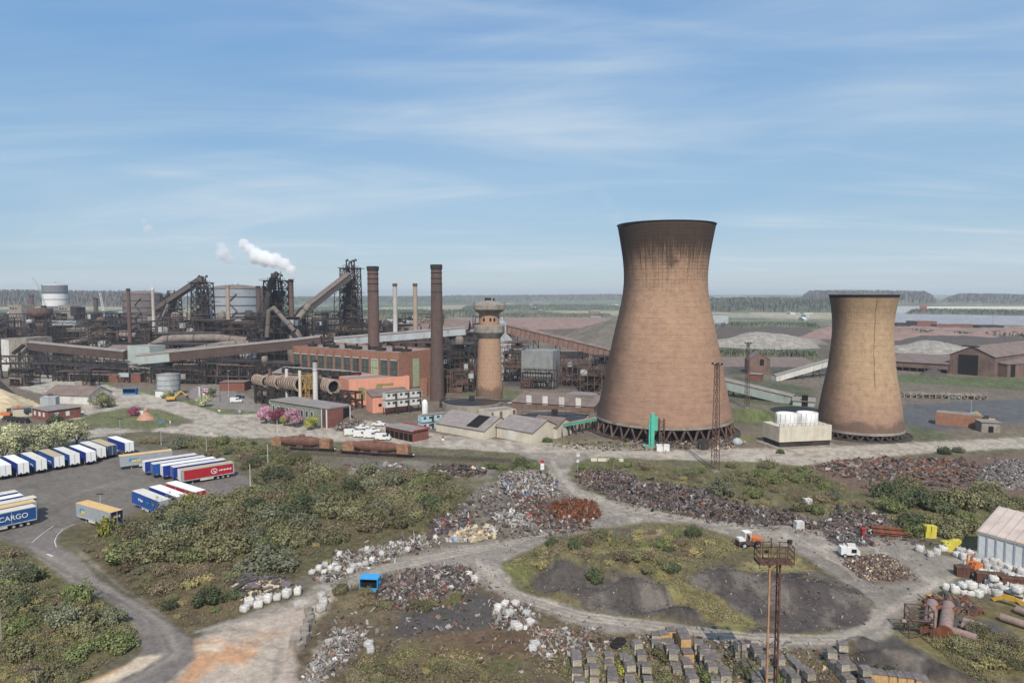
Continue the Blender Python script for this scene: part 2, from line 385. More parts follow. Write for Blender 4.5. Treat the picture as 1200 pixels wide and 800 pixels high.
zone([(1040, 388), (1300, 391), (1300, 383), (1040, 382)], S(92, 100, 78), 10, 15, .9)
zone([(530, 384), (720, 381), (720, 371), (530, 372)], S(152, 126, 118), 12, 25, .1, .8)
zone([(640, 380), (720, 385), (720, 378), (640, 377)], S(140, 102, 96), 10, 20, .1)
zone([(820, 372), (960, 374), (960, 367), (820, 367)], S(172, 160, 146), 14, 30, .1, .6)
zone([(820, 388), (960, 388), (960, 376), (820, 376)], S(100, 110, 84), 14, 25, .9, .9)
# -- verges and lawns by the upper road
zone([(60, 505), (110, 500), (180, 503), (220, 492), (200, 483), (140, 477), (95, 487)], S(112, 112, 80), 1, 1.6, .9)
zone([(85, 485), (125, 480), (135, 474), (110, 470), (85, 474)], S(108, 112, 74), 1, 1.6, .9)
zone([(130, 462), (200, 474), (262, 487), (272, 484), (230, 470), (160, 456)], S(112, 116, 82), 1, 2, .9)
zone([(275, 495), (330, 505), (385, 503), (392, 496), (345, 488), (290, 487)], S(104, 118, 66), .8, 1.2, .9)
zone([(240, 478), (300, 486), (300, 481), (250, 470)], S(108, 116, 82), 1, 1.6, .9)
zone([(60, 440), (130, 452), (140, 446), (75, 434)], S(104, 112, 74), 1.5, 3, .9)
zone([(640, 528), (700, 533), (860, 520), (900, 512), (860, 508), (640, 518)], S(128, 122, 90), 1, 2.5, .8)
# -- rail strip and scrub belts
zone([(-60, 512), (100, 524), (250, 517), (340, 519), (440, 523), (620, 536), (620, 552), (500, 552), (300, 540), (230, 545), (100, 525), (-60, 540)], S(112, 106, 84), 1.5, 3, .8)
zone([(300, 531), (420, 535), (600, 547), (600, 560), (450, 552), (320, 540)], S(112, 106, 98), 1.2, 2.5, .3)
zone([(280, 524), (600, 537), (600, 542), (280, 530)], S(84, 76, 68), .8, 1.2, .3)
zone([(470, 540), (580, 548), (575, 560), (500, 556)], S(130, 124, 118), 1, 2, .1)
zone([(60, 620), (130, 612), (250, 575), (330, 545), (480, 552), (560, 575), (500, 625), (390, 668), (330, 690), (260, 735), (215, 745), (120, 680)], S(104, 94, 72), 1.5, 4, 1)
zone([(150, 690), (250, 660), (330, 655), (300, 700), (230, 740), (200, 735)], S(112, 94, 74), 2, 5, .9, .8)
zone([(-200, 800), (90, 810), (160, 745), (120, 700), (30, 640), (-200, 600)], S(110, 104, 72), 1.5, 3, 1)
zone([(670, 545), (800, 545), (960, 548), (1040, 560), (1200, 580), (1400, 600), (1400, 650), (1140, 640), (1000, 610), (860, 590), (680, 562)], S(116, 108, 80), 1.5, 4, .9)
zone([(940, 545), (1000, 540), (1300, 530), (1300, 580), (1120, 582), (1000, 575)], S(116, 96, 86), 1.2, 3, .2)
# -- scrapyard floor
zone([(500, 640), (560, 570), (600, 560), (650, 560), (720, 605), (690, 625), (600, 640)], S(128, 120, 108), 1.5, 4, .2)
zone([(330, 690), (450, 640), (560, 610), (620, 640), (500, 660), (400, 690)], S(124, 114, 100), 1.5, 4, .3)
zone([(280, 800), (400, 690), (560, 662), (600, 700), (800, 740), (1040, 760), (1300, 700), (1300, 900), (200, 900)], S(112, 98, 78), 2, 4, .7)
zone([(420, 815), (600, 812), (620, 770), (520, 752), (430, 765)], S(104, 98, 66), 2, 5, 1, .9)
zone([(450, 748), (560, 740), (620, 720), (560, 690), (480, 712)], S(88, 83, 80), 1.2, 3, .1)
zone([(500, 770), (640, 765), (640, 735), (500, 742)], S(110, 88, 70), 2, 4, .6, .8)
zone([(1040, 780), (1200, 800), (1300, 800), (1300, 700), (1200, 700), (1100, 716), (1070, 740)], S(124, 112, 78), 1.5, 3, .9)
# -- central mound
zone([(585, 660), (640, 632), (720, 618), (800, 622), (900, 640), (990, 670), (1025, 705), (1000, 735), (900, 742), (800, 735), (690, 715), (620, 690)], S(114, 106, 76), 1.2, 3, .9)
zone([(610, 672), (660, 668), (760, 668), (820, 690), (1020, 705), (1005, 735), (900, 741), (800, 733), (690, 712), (625, 690)], S(84, 78, 75), 1, 3.5, .08)
zone([(800, 690), (850, 655), (920, 660), (1000, 680), (1025, 706), (1000, 735), (900, 740), (830, 720)], S(86, 79, 76), 1, 2.5, .08)
zone([(860, 660), (930, 658), (955, 672), (930, 676), (870, 672)], S(150, 134, 92), 1, 2.5, .9)
zone([(760, 680), (800, 690), (860, 715), (895, 735), (870, 737), (820, 725), (780, 705)], S(132, 122, 78), .8, 2.5, .9, .8)
zone([(590, 662), (620, 690), (612, 672), (640, 660)], S(130, 136, 76), .8, 2, .9)
zone([(640, 650), (690, 655), (690, 670), (650, 668)], S(112, 132, 70), 1, 2, .9)
zone([(740, 622), (775, 620), (770, 630), (745, 630)], S(176, 154, 112), .8, 1.5, .1)
wm_ = zone([(990, 800), (1010, 755), (1050, 748), (1100, 775), (1150, 810)], S(84, 78, 75), .8, 1.8, .08)
setc(wm_*smooth(.5, .64, fbm(fx, fy, 4, 4, 160))*.5, S(128, 118, 108)); setc(wm_*smooth(.55, .66, fbm(fx, fy, 2.4, 4, 161))*.5, S(58, 54, 52))
zone([(1090, 716), (1170, 728), (1190, 745), (1130, 740), (1085, 730)], S(98, 92, 88), 1, 2, .1)
# -- gravel roads (kept as weights: their sheets are cut from the same grid)
ROAD = S(176, 166, 152); YARD = S(148, 139, 129)
wr = zone([(40, 436), (70, 440), (110, 450), (160, 459), (215, 471), (262, 486), (330, 484), (390, 480), (420, 492), (480, 500), (520, 510), (640, 519), (760, 526), (900, 525), (1000, 522), (1100, 517), (1200, 512), (1420, 500), (1420, 512), (1200, 525), (1100, 530), (1000, 537), (940, 546), (900, 541), (780, 538), (690, 536), (640, 541), (610, 531), (520, 525), (450, 520), (340, 514), (250, 511), (175, 505), (230, 494), (190, 480), (140, 474), (80, 462)], ROAD, .8, 1.2, .02)
wr = np.maximum(wr, zone([(85, 487), (150, 474), (200, 480), (235, 495), (180, 503), (120, 500), (90, 518), (60, 514), (70, 497)], ROAD, .8, 1.2, .02, .0))
wr = np.maximum(wr, zone([(60, 478), (150, 468), (160, 476), (110, 484), (88, 492), (60, 490)], ROAD, .8, 1.2, .02))
wr = np.maximum(wr, zone([(20, 455), (60, 436), (130, 452), (110, 462), (55, 462)], S(178, 170, 158), .8, 2, .02))
wr = np.maximum(wr, zone([(170, 503), (100, 514), (92, 522), (-60, 545), (-60, 535), (60, 518), (90, 507), (120, 501)], S(165, 158, 146), .8, 1.2, .02))
zone([(300, 470), (262, 452), (225, 440), (235, 450), (215, 462), (250, 478), (320, 484)], S(138, 130, 124), 1, 1.5, .1)
wr = np.maximum(wr, zone([(605, 530), (640, 545), (655, 572), (678, 586), (705, 605), (660, 630), (575, 633), (500, 646), (440, 660), (375, 686), (345, 702), (290, 720), (240, 735), (215, 770), (190, 830), (345, 830), (350, 760), (372, 712), (392, 694), (452, 672), (500, 664), (540, 664), (560, 688), (612, 708), (660, 726), (712, 741), (790, 741), (875, 757), (1000, 758), (1032, 746), (1062, 716), (1095, 690), (1128, 672), (1300, 690), (1300, 668), (1160, 662), (1100, 650), (1060, 632), (1000, 628), (930, 616), (860, 612), (800, 604), (725, 587), (680, 573), (662, 555), (675, 541), (700, 530)], YARD, .7, 1.4, .03))
# island of the loop is not road
isl = zone([(588, 662), (640, 634), (700, 620), (760, 614), (810, 615), (862, 632), (920, 640), (952, 658), (991, 684), (1022, 709), (1003, 734), (950, 743), (875, 740), (800, 731), (725, 721), (650, 706), (608, 690)], S(112, 104, 78), .5, 1.0, .8, .0)
d_isl = sdist(fx, fy, [G(a, b) for a, b in [(588, 660), (640, 634), (700, 619), (760, 612), (810, 613), (862, 630), (920, 640), (952, 657), (991, 684), (1024, 709), (1005, 734), (950, 745), (875, 742), (800, 733), (725, 722), (650, 707), (606, 690)]])
wi = smooth(-.6, .6, d_isl + NZ1*1.6); wr = wr*(1-wi)
setc(wi, S(114, 104, 76), .9)
zone([(612, 684), (655, 676), (700, 680), (760, 684), (815, 698), (1015, 708), (1005, 733), (900, 742), (800, 731), (690, 711), (625, 690)], S(86, 80, 77), .8, 3.0, .08)
zone([(800, 696), (842, 668), (880, 655), (940, 660), (1000, 690), (1025, 708), (1000, 735), (900, 741), (830, 720)], S(86, 79, 76), .8, 2.0, .08)
zone([(858, 664), (890, 652), (935, 654), (958, 670), (930, 675), (870, 674)], S(150, 136, 92), .8, 2.0, .9)
zone([(765, 682), (800, 692), (850, 708), (862, 716), (895, 733), (860, 738), (815, 725), (785, 706)], S(134, 124, 80), .8, 2.5, .9, .85)
zone([(592, 662), (622, 690), (616, 672), (645, 658), (620, 650)], S(130, 136, 76), .6, 1.5, .9)
zone([(645, 650), (700, 645), (700, 660), (655, 667)], S(110, 134, 68), 1, 2, .9, .9)
zone([(742, 624), (775, 620), (772, 631), (745, 632)], S(176, 154, 112), .6, 1.2, .1)
zone([(690, 625), (745, 618), (745, 634), (705, 640)], S(92, 84, 78), .8, 1.8, .1)
for s_, th_, cl, am in ((3.0, .52, S(138, 128, 118), .45), (1.4, .56, S(64, 58, 56), .5), (2.2, .60, S(126, 112, 92), .5)):
    setc(wi*(gr < .3)*smooth(th_, th_+.14, fbm(fx, fy, s_*2, 4, int(s_*50)))*am, cl)
for s_, th_, cl, am in ((5, .56, S(126, 116, 106), .5), (2.2, .60, S(120, 112, 104), .45), (3, .60, S(196, 186, 170), .4)): setc(wr*smooth(th_, th_+.1, fbm(fx, fy, s_, 4, int(s_*37)+3))*am, cl)
# pale clearing in the corner, spills and rust stains
zone([(200, 790), (240, 745), (262, 736), (300, 726), (345, 712), (400, 690), (380, 712), (352, 760), (348, 830), (180, 830)], S(184, 168, 152), 1, 2, .02)
zone([(196, 805), (232, 765), (225, 750), (262, 752), (300, 760), (290, 772), (250, 776), (225, 806)], S(196, 142, 96), 1.2, 3, .02, .75)
TR = 1
zone([(280, 748), (330, 735), (338, 742), (290, 758)], S(192, 146, 108), 1, 2.5, .02, .5)
zone([(235, 755), (262, 752), (258, 763), (238, 764)], S(214, 196, 172), .8, 1.5, .02, .8)
zone([(345, 705), (362, 703), (360, 710), (346, 710)], S(222, 216, 208), .5, .8, .02, .8)
zone([(400, 738), (432, 740), (400, 760), (375, 800), (350, 800), (365, 755)], S(172, 160, 144), .8, 2.5, .1, .7)
zone([(1000, 655), (1062, 660), (1075, 680), (1030, 688), (985, 676)], S(118, 106, 94), 1, 2, .3, .8)
# -- asphalt: lorry park and its access road
ASPH = S(118, 111, 104)
wa = zone([(-80, 566), (0, 561), (60, 546), (110, 532), (155, 522), (185, 527), (200, 523), (262, 540), (285, 556), (305, 572), (295, 583), (240, 580), (200, 590), (150, 604), (120, 612), (88, 614), (65, 627), (40, 642), (20, 640), (0, 632), (-80, 650)], ASPH, .6, .8, .02)
zone([(205, 575), (240, 566), (300, 570), (290, 582), (235, 580)], S(132, 124, 122), 1.2, 2.5, .02, .7)
wd = zone([(16, 634), (35, 641), (47, 655), (77, 681), (112, 698), (140, 716), (160, 738), (166, 762), (140, 785), (92, 806), (70, 830), (165, 830), (192, 802), (228, 772), (226, 750), (195, 726), (150, 700), (105, 668), (70, 643), (66, 627), (90, 612)], S(126, 118, 112), .5, .8, .02)
zone([(70, 672), (90, 684), (128, 703), (150, 722), (160, 738), (145, 720), (110, 699)], S(150, 138, 132), .8, 1.2, .02, .6)
zone([(92, 662), (150, 702), (195, 733), (205, 760), (185, 735), (140, 702)], S(152, 140, 134), .8, 1.0, .02, .5)
zone([(82, 640), (110, 668), (148, 694), (190, 724), (196, 722), (150, 690), (108, 660)], S(142, 132, 124), .5, .8, .1, .6)
wsp = zone([(85, 810), (130, 790), (160, 770), (188, 766), (184, 776), (150, 792), (125, 812)], S(206, 188, 164), .6, 1.0, .02)
zone([(95, 802), (130, 786), (155, 775), (140, 786), (110, 800)], S(206, 160, 118), .8, 1.2, .02, .5)
def track(pts, col, wd_=.5, amt=.5, seed=0):      # wheel ruts and worn lines
    q = [G(a, b) for a, b in pts]; d2 = np.full(fx.size, 1e9); q_ = np.array(q); bx = (fx > q_[:, 0].min()-3) & (fx < q_[:, 0].max()+3) & (fy > q_[:, 1].min()-3) & (fy < q_[:, 1].max()+3); X, Y = fx[bx], fy[bx]; d = np.full(X.size, 1e9)
    for (ax, ay), (cx_, cy_) in zip(q, q[1:]):
        ex, ey = cx_-ax, cy_-ay; t = np.clip(((X-ax)*ex+(Y-ay)*ey)/(ex*ex+ey*ey), 0, 1); d = np.minimum(d, np.hypot(X-ax-t*ex, Y-ay-t*ey))
    wv = np.zeros(fx.size); wv[bx] = smooth(wd_*1.6, wd_*.3, d+NZ2[bx]*wd_)*amt*(.35+1.3*np.clip(fbm(X, Y, 6, 3, 70+seed), 0, 1)); setc(np.clip(wv, 0, 1), col)
LT, DKR = S(192, 180, 164), S(118, 108, 100)
for o_ in (0, 3.2, 6.5):
    for cc, am, off in ((LT, .55, 0), (DKR, .4, 1.7)):
        k_ = o_+off
        track([(350, 706+k_), (400, 686+k_), (450, 663+k_), (520, 648+k_*.9), (600, 634+k_*.7), (680, 613+k_*.4), (700, 603+k_*.3)], cc, .45, am, int(k_*10))
        track([(560, 655+k_), (575, 678+k_), (610, 696+k_*1.2), (680, 718+k_*1.2), (760, 728+k_*1.3), (880, 743+k_*1.4), (985, 746+k_*1.3), (1030, 725+k_*1.2), (1062, 700+k_), (1130, 668+k_*.8)], cc, .45, am, int(k_*10)+1)
        track([(648-k_*.6, 540), (660-k_*.6, 560), (676-k_*.8, 578), (720-k_, 592+k_*.4), (800, 606+k_*.6), (880, 620+k_*.6), (940, 634+k_*.8), (985, 655+k_), (1005+k_, 680)], cc, .45, am, int(k_*10)+2)
        track([(-40, 540-k_*.3), (90, 512-k_*.3), (180, 503-k_*.3), (300, 503-k_*.4), (450, 515-k_*.5), (620, 526-k_*.4), (800, 533-k_*.4), (960, 536-k_*.4), (1200, 521-k_*.4)], cc, .5, am*.8, int(k_*10)+3)
        track([(230, 740+k_*3), (270, 730+k_*4), (330, 735+k_*5), (320, 800)], cc, .4, am*.7, int(k_*10)+4)
for k_ in (0, 5, 12, 20): track([(40+k_*2, 600-k_), (100+k_*2, 575-k_*.6), (180+k_, 560-k_*.4), (260, 548-k_*.3)], S(134, 126, 118), .5, .4, 40+k_); track([(25+k_*.6, 640), (70+k_*.8, 668), (130+k_, 702), (185+k_*.5, 735), (200+k_*.6, 765), (150, 800)], S(104, 97, 92) if k_ % 2 else S(150, 140, 130), .5, .5, 50+k_)
# fine-grained variation of every surface; vegetation varies most
v = 1 + NZ2*(.42+.4*gr) + NZ1*(.36+.2*gr) + NZ4*(.3+.4*gr); gc = gc*np.clip(v, .35, 1.8)[:, None]
tint = np.clip(.5+NZ1*2.2+NZ3, 0, 1)*gr*.35
gc = gc*(1-tint[:, None]) + gc*np.array([.86, 1.12, .72])*tint[:, None]
gc = np.clip(gc, .005, .9)
def ground_mat():
    m, t, b = newmat('ground'); at = nd(t, 'ShaderNodeAttribute', attribute_name='soil')
    tc = nd(t, 'ShaderNodeTexCoord').outputs['Object']
    n1 = tnoise(t, tc, 1.3, 6, .7); n2 = tnoise(t, tc, 7.0, 3, .7)
    c = tmix(t, 1, at.outputs['Color'], _grey(t, tmath(t, 'MULTIPLY_ADD', n1, 1.15, .44)), 'MULTIPLY')
    am = nd(t, 'ShaderNodeAttribute', attribute_name='veg').outputs['Fac']
    c = tmix(t, tmath(t, 'MULTIPLY_ADD', am, .5, .5), c, tmix(t, 1, c, _grey(t, tmath(t, 'MULTIPLY_ADD', n2, 1.9, .05)), 'MULTIPLY'))
    t.links.new(c, b.inputs['Base Color']); b.inputs['Roughness'].default_value = .95; b.inputs['Specular IOR Level'].default_value = .12
    bn = nd(t, 'ShaderNodeBump'); bn.inputs['Strength'].default_value = .55; bn.inputs['Distance'].default_value = .35
    t.links.new(tmath(t, 'MULTIPLY', tmath(t, 'ADD', n1, n2), tmath(t, 'MULTIPLY_ADD', am, .7, .45)), bn.inputs['Height']); t.links.new(bn.outputs[0], b.inputs['Normal'])
    return m
m_ground = ground_mat()
idx = np.arange(nr*ntx).reshape(nr, ntx)
quads = np.stack([idx[:-1, :-1], idx[:-1, 1:], idx[1:, 1:], idx[1:, :-1]], -1).reshape(-1, 4)[:, ::-1]
def sheet(name, q, lift=0.0):
    used, inv = np.unique(q, return_inverse=True); q2 = inv.reshape(-1, 4)
    me = bpy.data.meshes.new(name); me.vertices.add(len(used)); me.loops.add(q2.size); me.polygons.add(len(q2))
    co = np.stack([fx[used], fy[used], fz[used]+lift], -1).astype(np.float32)
    me.vertices.foreach_set('co', co.ravel()); me.loops.foreach_set('vertex_index', q2.ravel().astype(np.int32))
    me.polygons.foreach_set('loop_start', np.arange(0, q2.size, 4, dtype=np.int32)); me.polygons.foreach_set('loop_total', np.full(len(q2), 4, np.int32))
    me.polygons.foreach_set('use_smooth', np.ones(len(q2), bool)); me.update()
    a = me.attributes.new('soil', 'FLOAT_COLOR', 'POINT'); a.data.foreach_set('color', np.concatenate([gc[used], np.ones((len(used), 1))], 1).astype(np.float32).ravel())
    a = me.attributes.new('veg', 'FLOAT', 'POINT'); a.data.foreach_set('value', gr[used].astype(np.float32))
    me.materials.append(m_ground); o = bpy.data.objects.new(name, me); COL.objects.link(o); o['kind'] = 'structure'; return o
wrap = np.stack([idx[:-1, -1], idx[:-1, 0], idx[1:, 0], idx[1:, -1]], -1)[:, ::-1]
sheet('ground', np.concatenate([quads, wrap]))
mroad = np.minimum(wr, 1-np.maximum(wa, wd))
for nm, wgt in (('gravel_road', mroad), ('lorry_park_pavement', np.minimum(wa, 1-wd)), ('access_road', wd)):
    qm = wgt[quads].min(1) > .5; sheet(nm, quads[qm], .03)
# ================================================================ VEGETATION
def leafmat(name, cols, rough=.7):
    m, t, b = newmat(name); g = nd(t, 'ShaderNodeNewGeometry').outputs['Random Per Island']; oi = nd(t, 'ShaderNodeObjectInfo').outputs['Random']
    r = nd(t, 'ShaderNodeValToRGB'); e = r.color_ramp.elements; e[0].color = cols[0]; e[1].color = cols[-1]
    for i, c in enumerate(cols[1:-1]): q = e.new((i+1)/(len(cols)-1)); q.color = c
    t.links.new(g, r.inputs[0])
    c = tmix(t, 1, r.outputs[0], _grey(t, tmath(t, 'MULTIPLY_ADD', oi, .8, .78)), 'MULTIPLY')
    t.links.new(c, b.inputs['Base Color']); b.inputs['Roughness'].default_value = rough; return m
L_olive = leafmat('olive foliage', [S(86, 84, 58, .85), S(108, 105, 73, .88), S(126, 121, 87, .88), S(100, 98, 66, .85)])
L_green = leafmat('green foliage', [S(84, 92, 56, .8), S(104, 112, 66, .85), S(124, 130, 80, .85)])
L_grey = leafmat('grey green foliage', [S(88, 90, 68, .8), S(106, 108, 84, .8), S(126, 126, 100, .8)])
L_brown = leafmat('brown twigs', [S(94, 82, 64, .8), S(118, 104, 82, .85), S(140, 126, 100, .85)])
L_pale = leafmat('pale spring leaves', [S(120, 122, 86, .8), S(176, 176, 132, .85), S(204, 202, 160, .85)])
L_yel = leafmat('yellow green leaves', [S(106, 112, 48, .8), S(150, 154, 66, .85), S(176, 160, 70, .85)])
L_pink = leafmat('pink blossom', [S(170, 110, 134, .85), S(208, 150, 172, .9), S(226, 184, 198, .9)])
L_crim = leafmat('crimson leaves', [S(110, 46, 72, .8), S(150, 62, 92, .85), S(160, 84, 110, .85)])
L_dark = leafmat('dark green leaves', [S(60, 68, 46, .8), S(78, 86, 58, .85), S(98, 104, 72, .85)])
L_dry = leafmat('dry grass', [S(120, 108, 74, .8), S(164, 148, 104, .85), S(140, 140, 84, .85)])
m_bark = mat('bark', S(96, 84, 72), .3, 2, .95)
def foliage_arrays(rg, lobes, n, leaf, shell=.55, flat=0.0):
    lobes = np.array(lobes, float); vol = lobes[:, 3]**2; pk = rg.choice(len(lobes), n, p=vol/vol.sum())
    d = rg.normal(size=(n, 3)); d /= np.linalg.norm(d, axis=1)[:, None]; rad = (shell+(1-shell)*rg.random(n)**.6)
    L = lobes[pk]; sq = L[:, 4] if lobes.shape[1] > 4 else np.ones(n)
    p = L[:, :3] + d*rad[:, None]*L[:, 3:4]*np.stack([np.ones(n), np.ones(n), sq], 1); p[:, 2] = np.where(p[:, 2] < .03, rg.random(n)*.4, p[:, 2])
    nr_ = d + rg.normal(size=(n, 3))*.55; nr_[:, 2] += .25; nr_ /= np.linalg.norm(nr_, axis=1)[:, None]
    a = np.cross(nr_, rg.normal(size=(n, 3))); a /= np.linalg.norm(a, axis=1)[:, None]; b = np.cross(nr_, a)
    s = leaf*(.55+rg.random(n)*.9); a *= s[:, None]; b *= (s*.7)[:, None]
    return np.stack([p-a, p-b*.8, p+a, p+b], 1).reshape(-1, 3)
def leaf_mesh(name, vs, m):
    n = len(vs)//4; me = bpy.data.meshes.new(name); me.vertices.add(n*4); me.loops.add(n*4); me.polygons.add(n)
    me.vertices.foreach_set('co', vs.astype(np.float32).ravel()); me.loops.foreach_set('vertex_index', np.arange(n*4, dtype=np.int32))
    me.polygons.foreach_set('loop_start', np.arange(0, n*4, 4, dtype=np.int32)); me.polygons.foreach_set('loop_total', np.full(n, 4, np.int32)); me.update(); me.materials.append(m); return me
rgv = np.random.default_rng(5)
def bush_mesh(name, m, r=1.6, h=1.3, n=1500, leaf=.17, k=9, shell=.5):
    lobes = [(0, 0, h*.35, r*.6, h/r)]
    for i in range(k):
        t = rgv.random()*6.28; d = r*(.25+.6*rgv.random()); q = r*(.22+.28*rgv.random()); lobes.append((math.cos(t)*d, math.sin(t)*d, h*(.15+.55*rgv.random())*(1-.4*d/r), q, .9))
    vs = [foliage_arrays(rgv, lobes, n, leaf, shell)]
    for i in range(34):                  # shoots that break the outline
        a = rgv.random()*6.28; d = r*(.2+.75*rgv.random()); z0 = h*(.35+.5*rgv.random())*(1-.35*d/r); ln = (.25+.6*rgv.random())*r*.55; u = np.array([math.cos(a)*.5, math.sin(a)*.5, 1.0])+rgv.normal(size=3)*.25
        vs.append(foliage_arrays(rgv, [(*(np.array([math.cos(a)*d, math.sin(a)*d, z0])+u*ln*q/5), leaf*1.1, 1) for q in range(6)], 15, leaf*.8, .2))
    return leaf_mesh(name, np.concatenate(vs), m)
BUSH = {k: [bush_mesh('shrub', m, *a) for _ in range(q)] for k, m, q, a in (
    ('olive', L_olive, 4, (1.7, 1.4, 3000, .105)), ('green', L_green, 3, (1.5, 1.2, 2500, .105)), ('grey', L_grey, 2, (1.8, 1.5, 3000, .105)),
    ('brown', L_brown, 3, (1.6, 1.2, 1900, .09, 12, .1)), ('yel', L_yel, 1, (1.2, 1.6, 1000, .15)), ('dark', L_dark, 2, (1.5, 1.7, 2700, .11)), ('dry', L_dry, 2, (1.1, .6, 700, .14, 8, .2)))}
SHR = []
SHRUB_LABEL = {'olive': 'olive green shrub', 'green': 'fresh green shrub', 'grey': 'grey green shrub', 'brown': 'leafless brown shrub', 'yel': 'yellow green sapling', 'dark': 'dark green shrub', 'dry': 'tuft of dry yellow grass and shoots'}
def shrub(kind, p, sc, label, group, zs=1):
    SHR.append((sc/max(p[1], 40)*(9 if group is None else 1), random.choice(BUSH[kind]), Vector(p), random.random()*6.28, (sc, sc*(.85+random.random()*.3), sc*zs*(.85+random.random()*.3)), label, group))
def plant_shrubs():
    SHR.sort(key=lambda s: -s[0])
    for a, me, p, rz, sc, lb, g in SHR[:296]:
        o = bpy.data.objects.new('shrub', me); COL.objects.link(o); o.location = p; o.rotation_euler = (0, 0, rz); o.scale = sc; tag(o, lb, 'shrub', g)
    by = {}
    for a, me, p, rz, sc, lb, g in SHR[296:]:
        n = len(me.vertices); v = np.empty(n*3, np.float32); me.vertices.foreach_get('co', v); v = v.reshape(-1, 3)*np.array(sc); c, s_ = math.cos(rz), math.sin(rz)
        by.setdefault(me.materials[0], []).append(np.stack([v[:, 0]*c-v[:, 1]*s_+p.x, v[:, 0]*s_+v[:, 1]*c+p.y, v[:, 2]+p.z], 1))
    ms = list(by); vs = [np.concatenate(by[m]) for m in ms]; me = leaf_mesh('undergrowth', np.concatenate(vs), ms[0])
    for m in ms[1:]: me.materials.append(m)
    me.polygons.foreach_set('material_index', np.repeat(np.arange(len(ms)), [len(v)//4 for v in vs]).astype(np.int32)); top('undergrowth', 'small shrubs and shoots filling the gaps of the thickets', 'undergrowth', me, None, kind='stuff')

def in_poly(x, y, p):
    c = False; n = len(p)
    for i in range(n):
        a, b = p[i], p[(i+1) % n]
        if (a[1] > y) != (b[1] > y) and x < (b[0]-a[0])*(y-a[1])/(b[1]-a[1])+a[0]: c = not c
    return c
SCALE = 1.5
def scatter(poly, n, kinds, smin, smax, where, mind=.55, avoid=()):
    xs = [p[0] for p in poly]; ys = [p[1] for p in poly]; got = []; tries = 0
    while len(got) < n and tries < n*60:
        tries += 1; px = random.uniform(min(xs), max(xs)); py = random.uniform(min(ys), max(ys))
        if not in_poly(px, py, poly) or any(in_poly(px, py, a) for a in avoid): continue
        p = OG(px, py); sc = random.uniform(smin, smax)*SCALE
        if any((p.x-q.x)**2+(p.y-q.y)**2 < (mind*(sc+s2)*1.5)**2 for q, s2 in got): continue
        got.append((p, sc)); k = random.choices(list(kinds), list(kinds.values()))[0]
        lb = SHRUB_LABEL[k]+' '+where; shrub(k, p, sc, lb, lb+' patch')
    return got
W1 = 'in the thicket between lorry park and bulk bags'
scatter([(125, 628), (160, 612), (215, 590), (250, 585), (295, 580), (330, 548), (400, 553), (480, 558), (545, 570), (520, 600), (470, 622), (400, 632), (370, 650), (300, 655), (220, 660), (160, 655)], 125, {'olive': 6, 'grey': 2.4, 'green': 1.6, 'brown': 3.5, 'dark': .6}, 1.0, 1.75, W1, .26)
scatter([(95, 635), (140, 625), (200, 655), (260, 668), (300, 700), (240, 735), (150, 690)], 26, {'olive': 3, 'brown': 4, 'dark': 1, 'dry': 3}, .4, 1.0, 'on the bank beside the access road')
scatter([(130, 515), (235, 517), (320, 522), (360, 545), (300, 552), (262, 538), (200, 521), (160, 521)], 40, {'olive': 4, 'dark': 2, 'grey': 1, 'brown': 2, 'green': 1}, .7, 1.4, 'in the hedge behind the parked trailers', .36)
scatter([(5, 650), (35, 655), (75, 692), (135, 725), (148, 760), (100, 790), (30, 798), (4, 790)], 34, {'olive': 4, 'green': 2, 'grey': 1, 'brown': 1, 'dark': 1, 'dry': 2}, .5, 1.2, 'on the grassy bank below the access road')
scatter([(740, 548), (830, 555), (930, 575), (1010, 590), (1060, 592), (1000, 606), (870, 590), (800, 572)], 26, {'olive': 3, 'brown': 4, 'grey': 1, 'green': 1, 'dry': 2}, .5, 1.2, 'on the waste ground behind the scrap ridge')
scatter([(850, 545), (930, 550), (985, 560), (970, 575), (900, 565), (850, 555)], 14, {'olive': 3, 'green': 2, 'dark': 1}, .8, 1.3, 'in the hedge below the upper road', .4)
scatter([(1030, 580), (1060, 570), (1120, 585), (1190, 580), (1198, 598), (1140, 605), (1130, 625), (1075, 622), (1040, 600)], 34, {'olive': 4, 'dark': 3, 'green': 1}, .9, 1.7, 'in the thicket behind the white storage shed', .36)
scatter([(600, 660), (640, 640), (720, 625), (800, 622), (860, 640), (840, 652), (790, 665), (700, 662), (640, 666)], 46, {'olive': 3, 'brown': 3, 'dry': 4, 'green': 1.5}, .4, .85, 'on the overgrown spoil mound')
scatter([(660, 790), (700, 760), (800, 770), (950, 775), (1000, 780), (980, 800), (700, 800)], 20, {'green': 3, 'olive': 3, 'yel': 1}, .35, .8, 'between the stacks of bricks')
scatter([(1100, 740), (1140, 735), (1195, 760), (1195, 795), (1150, 790)], 13, {'olive': 3, 'dry': 3, 'brown': 1}, .4, .9, 'on the rough ground around the old pipes')
scatter([(400, 795), (470, 765), (600, 790), (640, 800), (420, 805)], 12, {'olive': 2, 'dry': 3, 'brown': 2}, .35, .7, 'on the brown rough below the slag', .5)
scatter([(395, 690), (470, 675), (500, 700), (540, 690), (545, 720), (430, 715)], 11, {'green': 2, 'olive': 2, 'brown': 1}, .35, .75, 'growing through the scrap by the blue skip')
scatter([(620, 555), (640, 537), (590, 538), (560, 550)], 9, {'green': 2, 'dark': 2}, .6, 1.0, 'at the top end of the white scrap', .4)
scatter([(668, 548), (720, 541), (735, 546), (700, 555)], 6, {'green': 2, 'olive': 2}, .6, 1.0, 'at the road junction by the scrap ridge', .4)
